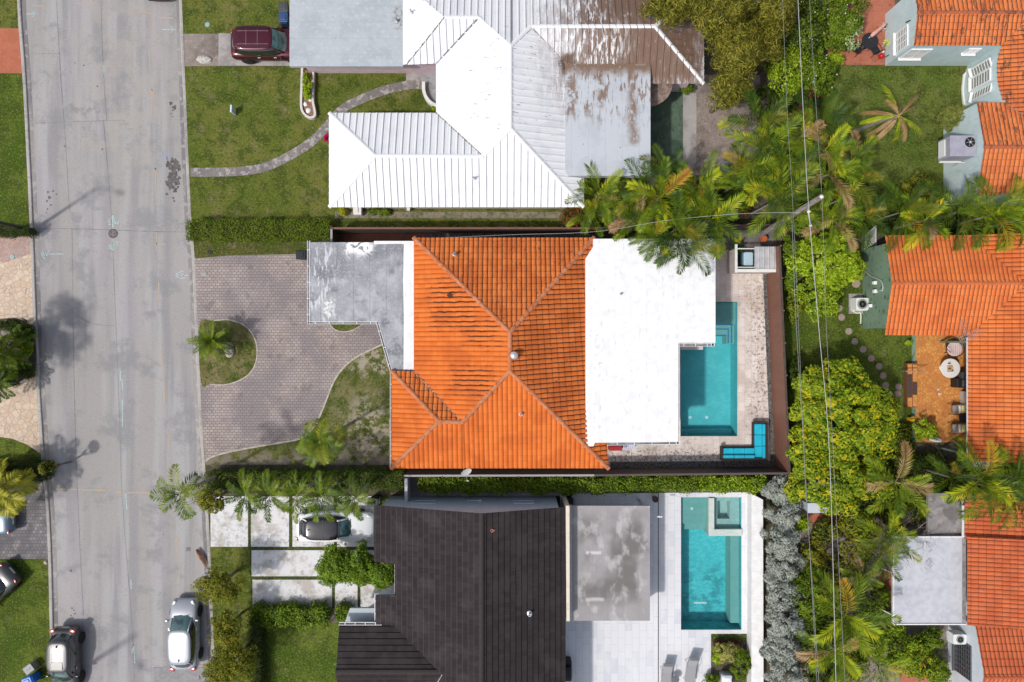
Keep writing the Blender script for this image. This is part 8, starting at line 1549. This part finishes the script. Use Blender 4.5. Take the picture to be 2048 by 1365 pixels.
# street side trees
for i, (x, y, a, b, h, l) in enumerate([(440, 1170, 52, 42, 3.6, 'olive green street tree above the silver sedan'), (455, 1255, 42, 40, 3.2, 'thin olive tree right of the silver sedan bonnet'), (470, 1320, 52, 46, 3.6, 'olive street tree beside the boot of the silver sedan'), (440, 1350, 34, 34, 3.2, 'olive tree at the bottom edge by the right kerb')]):
    bush('street_tree', x, y, a, b, h, OG, l, 'tree', group='olive trees along the right kerb', nc=int(a * b / 26), nl=80, cr=.34, leaf=(.12, .06), base=1.2, seed=600 + i, inner=.2)
bush('small_tree', 425, 1000, 34, 26, 3.0, OG, 'small broadleaf tree between the leaning palm and the palm row', 'tree', nc=40, nl=60, cr=.3, leaf=(.14, .08), base=1.6, seed=31); bush('clipped_tree', 98, 936, 14, 16, 2.6, [DG, OG], 'little round clipped tree on the left kerb', 'tree', nc=24, nl=90, cr=.2, leaf=(.1, .06), base=1.4, seed=32)
for i, (x, y, a, b, l) in enumerate([(672, 1130, 36, 38, 'round ficus tree over the white driveway, left of the three'), (715, 1130, 36, 38, 'round ficus tree over the white driveway, middle of the three'), (762, 1140, 32, 34, 'round ficus tree touching the dark tile roof notch')]):
    bush('ficus_tree', x, y, a + 5, b + 4, 2.9, FG, l, 'tree', group='ficus trees in front of the dark roofed house', nc=110, nl=110, cr=.32, leaf=(.14, .08), base=.9, seed=700 + i)
# neighbour tree that throws its shade over the road, beyond the left edge of the photograph
bush('shade_tree', -137, 735, 62, 92, 7.0, MG, 'leafy tree left of the road whose shade falls across the asphalt', 'tree', nc=46, nl=60, cr=.6, leaf=(.24, .14), base=4.6, seed=33); bush('shade_tree', -60, 990, 26, 26, 3.4, MG, 'smaller leafy tree beyond the left edge behind the yellow green palm', 'tree', nc=60, nl=90, cr=.5, leaf=(.22, .12), base=1.8, seed=34)
# hedges
HG = leafmat('hedge_green', (.05, .10, .006), (.15, .20, .014)); HD_ = leafmat('hedge_dark', (.02, .045, .006), (.07, .10, .010))
hedge(373, 440, 660, 478, 1.0, HG, 'long clipped hedge between the upper and middle front lawns', seed=1, dens=420)
hedge(408, 946, 600, 984, 1.3, [HD_, HG], 'dark hedge beside the white driveway, part nearer the road', seed=2, dens=300); hedge(602, 944, 806, 982, 1.3, [HD_, HG], 'dark hedge beside the white driveway, part nearer the house', seed=3, dens=300)
hedge(840, 956, 1030, 984, 1.1, [FG, HG], 'leafy hedge south of the brown fence, below the satellite dish', seed=4, leaf=(.15, .09), rough_=.16); hedge(1035, 957, 1245, 984, 1.1, [FG, HG], 'leafy hedge south of the brown fence, below the tile roof corner', seed=5, leaf=(.15, .09), rough_=.16)
hedge(1250, 955, 1395, 982, 1.0, [FG, HG], 'hedge south of the brown fence above the marble patio', seed=6, leaf=(.14, .085), rough_=.14); hedge(1400, 955, 1530, 982, 1.0, [BG, FG], 'lighter hedge above the lower pool beside the first silver shrub', seed=7, leaf=(.14, .085), rough_=.14)
hedge(502, 1217, 652, 1252, .8, [MG, FG], 'loose green hedge below the white driveway slabs', seed=8, leaf=(.15, .09), rough_=.18); hedge(674, 1217, 700, 1245, .8, MG, 'small bush hedge beside the blue grey entry canopy', seed=9, leaf=(.15, .09), rough_=.15)
hedge(500, 1240, 520, 1440, 1.0, DG, 'narrow dark hedge between street trees and lower lawn', seed=10, rough_=.15); hedge(-60, 928, 84, 962, 1.1, DG, 'dark hedge left of the road above the yellow green palm', seed=11); hedge(-40, 455, 56, 469, 1.0, DG, 'dark low hedge at the left edge beside the street light', seed=12)
for i, (x, y, a, b, h, m, l) in enumerate([(616, 172, 11, 28, .75, BG, 'green shrub growing in the curved planter'), (686, 424, 10, 8, .5, leafmat('yellow_flowers', (.400, .350, .020), (.140, .200, .020)), 'small yellow flowering bush below the white eave'), (760, 424, 26, 9, .4, MG, 'strappy plants below the white eave'), (1375, 180, 14, 11, .8, MG, 'small green bush by the pink wall corner'), (870, 218, 5, 6, .4, BG, 'tiny bush at the end of the porch planter'), (40, 657, 24, 9, .4, BG, 'lime green groundcover clump in the planted island'), (55, 700, 12, 12, .4, BG, 'lime green small plant at the right of the planted island'), (52, 665, 20, 22, .7, DG, 'dark bush at the top right of the planted island'), (55, 742, 18, 16, .6, DG, 'dark bush at the bottom right of the planted island'), (20, 650, 26, 12, .6, DG, 'dark bush at the top of the planted island'), (20, 745, 30, 16, .6, MG, 'green bush at the bottom of the planted island'),
      (1455, 1305, 30, 22, 1.1, leafmat('croton', (.140, .160, .020), (.450, .420, .120), (.120, .030, .020), .4), 'yellow variegated shrub behind the white moulded chair'), (1480, 1325, 22, 36, 1.1, MG, 'green shrub right of the white moulded chair'), (1435, 1312, 13, 20, .8, BG, 'bright green shrub left in the bed beside the lower pool'), (1420, 1358, 20, 12, .7, FG, 'low green shrub by the sun lounger'), (1455, 1287, 30, 7, .4, leafmat('purple_leaf', (.060, .020, .020), (.120, .050, .030)), 'low purple brown plants edging the bed below the lower pool'), (1475, 508, 10, 8, .5, DG, 'small dark plant above the beige enclosure'), (570, 1180, 0.1, 0.1, .1, MG, '')]):
    if l: bush('small_shrub', x, y, a, b, h, m, l, 'shrub', nc=int(a * b / 14) + 8, nl=60, cr=.18, leaf=(.12, .06), seed=800 + i, crownname='foliage')
# real grass blades and leaf litter are too fine for the height; scattered fallen leaves show
rs = np.random.RandomState(5); C = []
for (x0, y0, x1, y1, n, z) in [(1393, 180, 1500, 335, 260, .02), (1600, 1000, 1790, 1365, 500, .02), (690, 760, 780, 930, 60, .014), (1225, 900, 1550, 935, 110, .026), (1310, 190, 1365, 350, 40, .018), (385, 480, 610, 515, 30, .014)]:
    for k in range(n): p = P(rs.uniform(x0, x1), rs.uniform(y0, y1)); C.append((p.x, p.y, z + rs.uniform(.004, .02)))
C = np.array(C); V, Q = leaf_quads(C, np.tile([0, 0, 1.], (len(C), 1)) + rs.normal(size=C.shape) * .25, .14, .06, rs); o = bpy.data.objects.new('fallen_leaves', np_mesh('fallen_leaves', V, Q, leafmat('litter', (.100, .060, .030), (.300, .200, .100), transl=0))); link(o); o['kind'] = 'stuff'
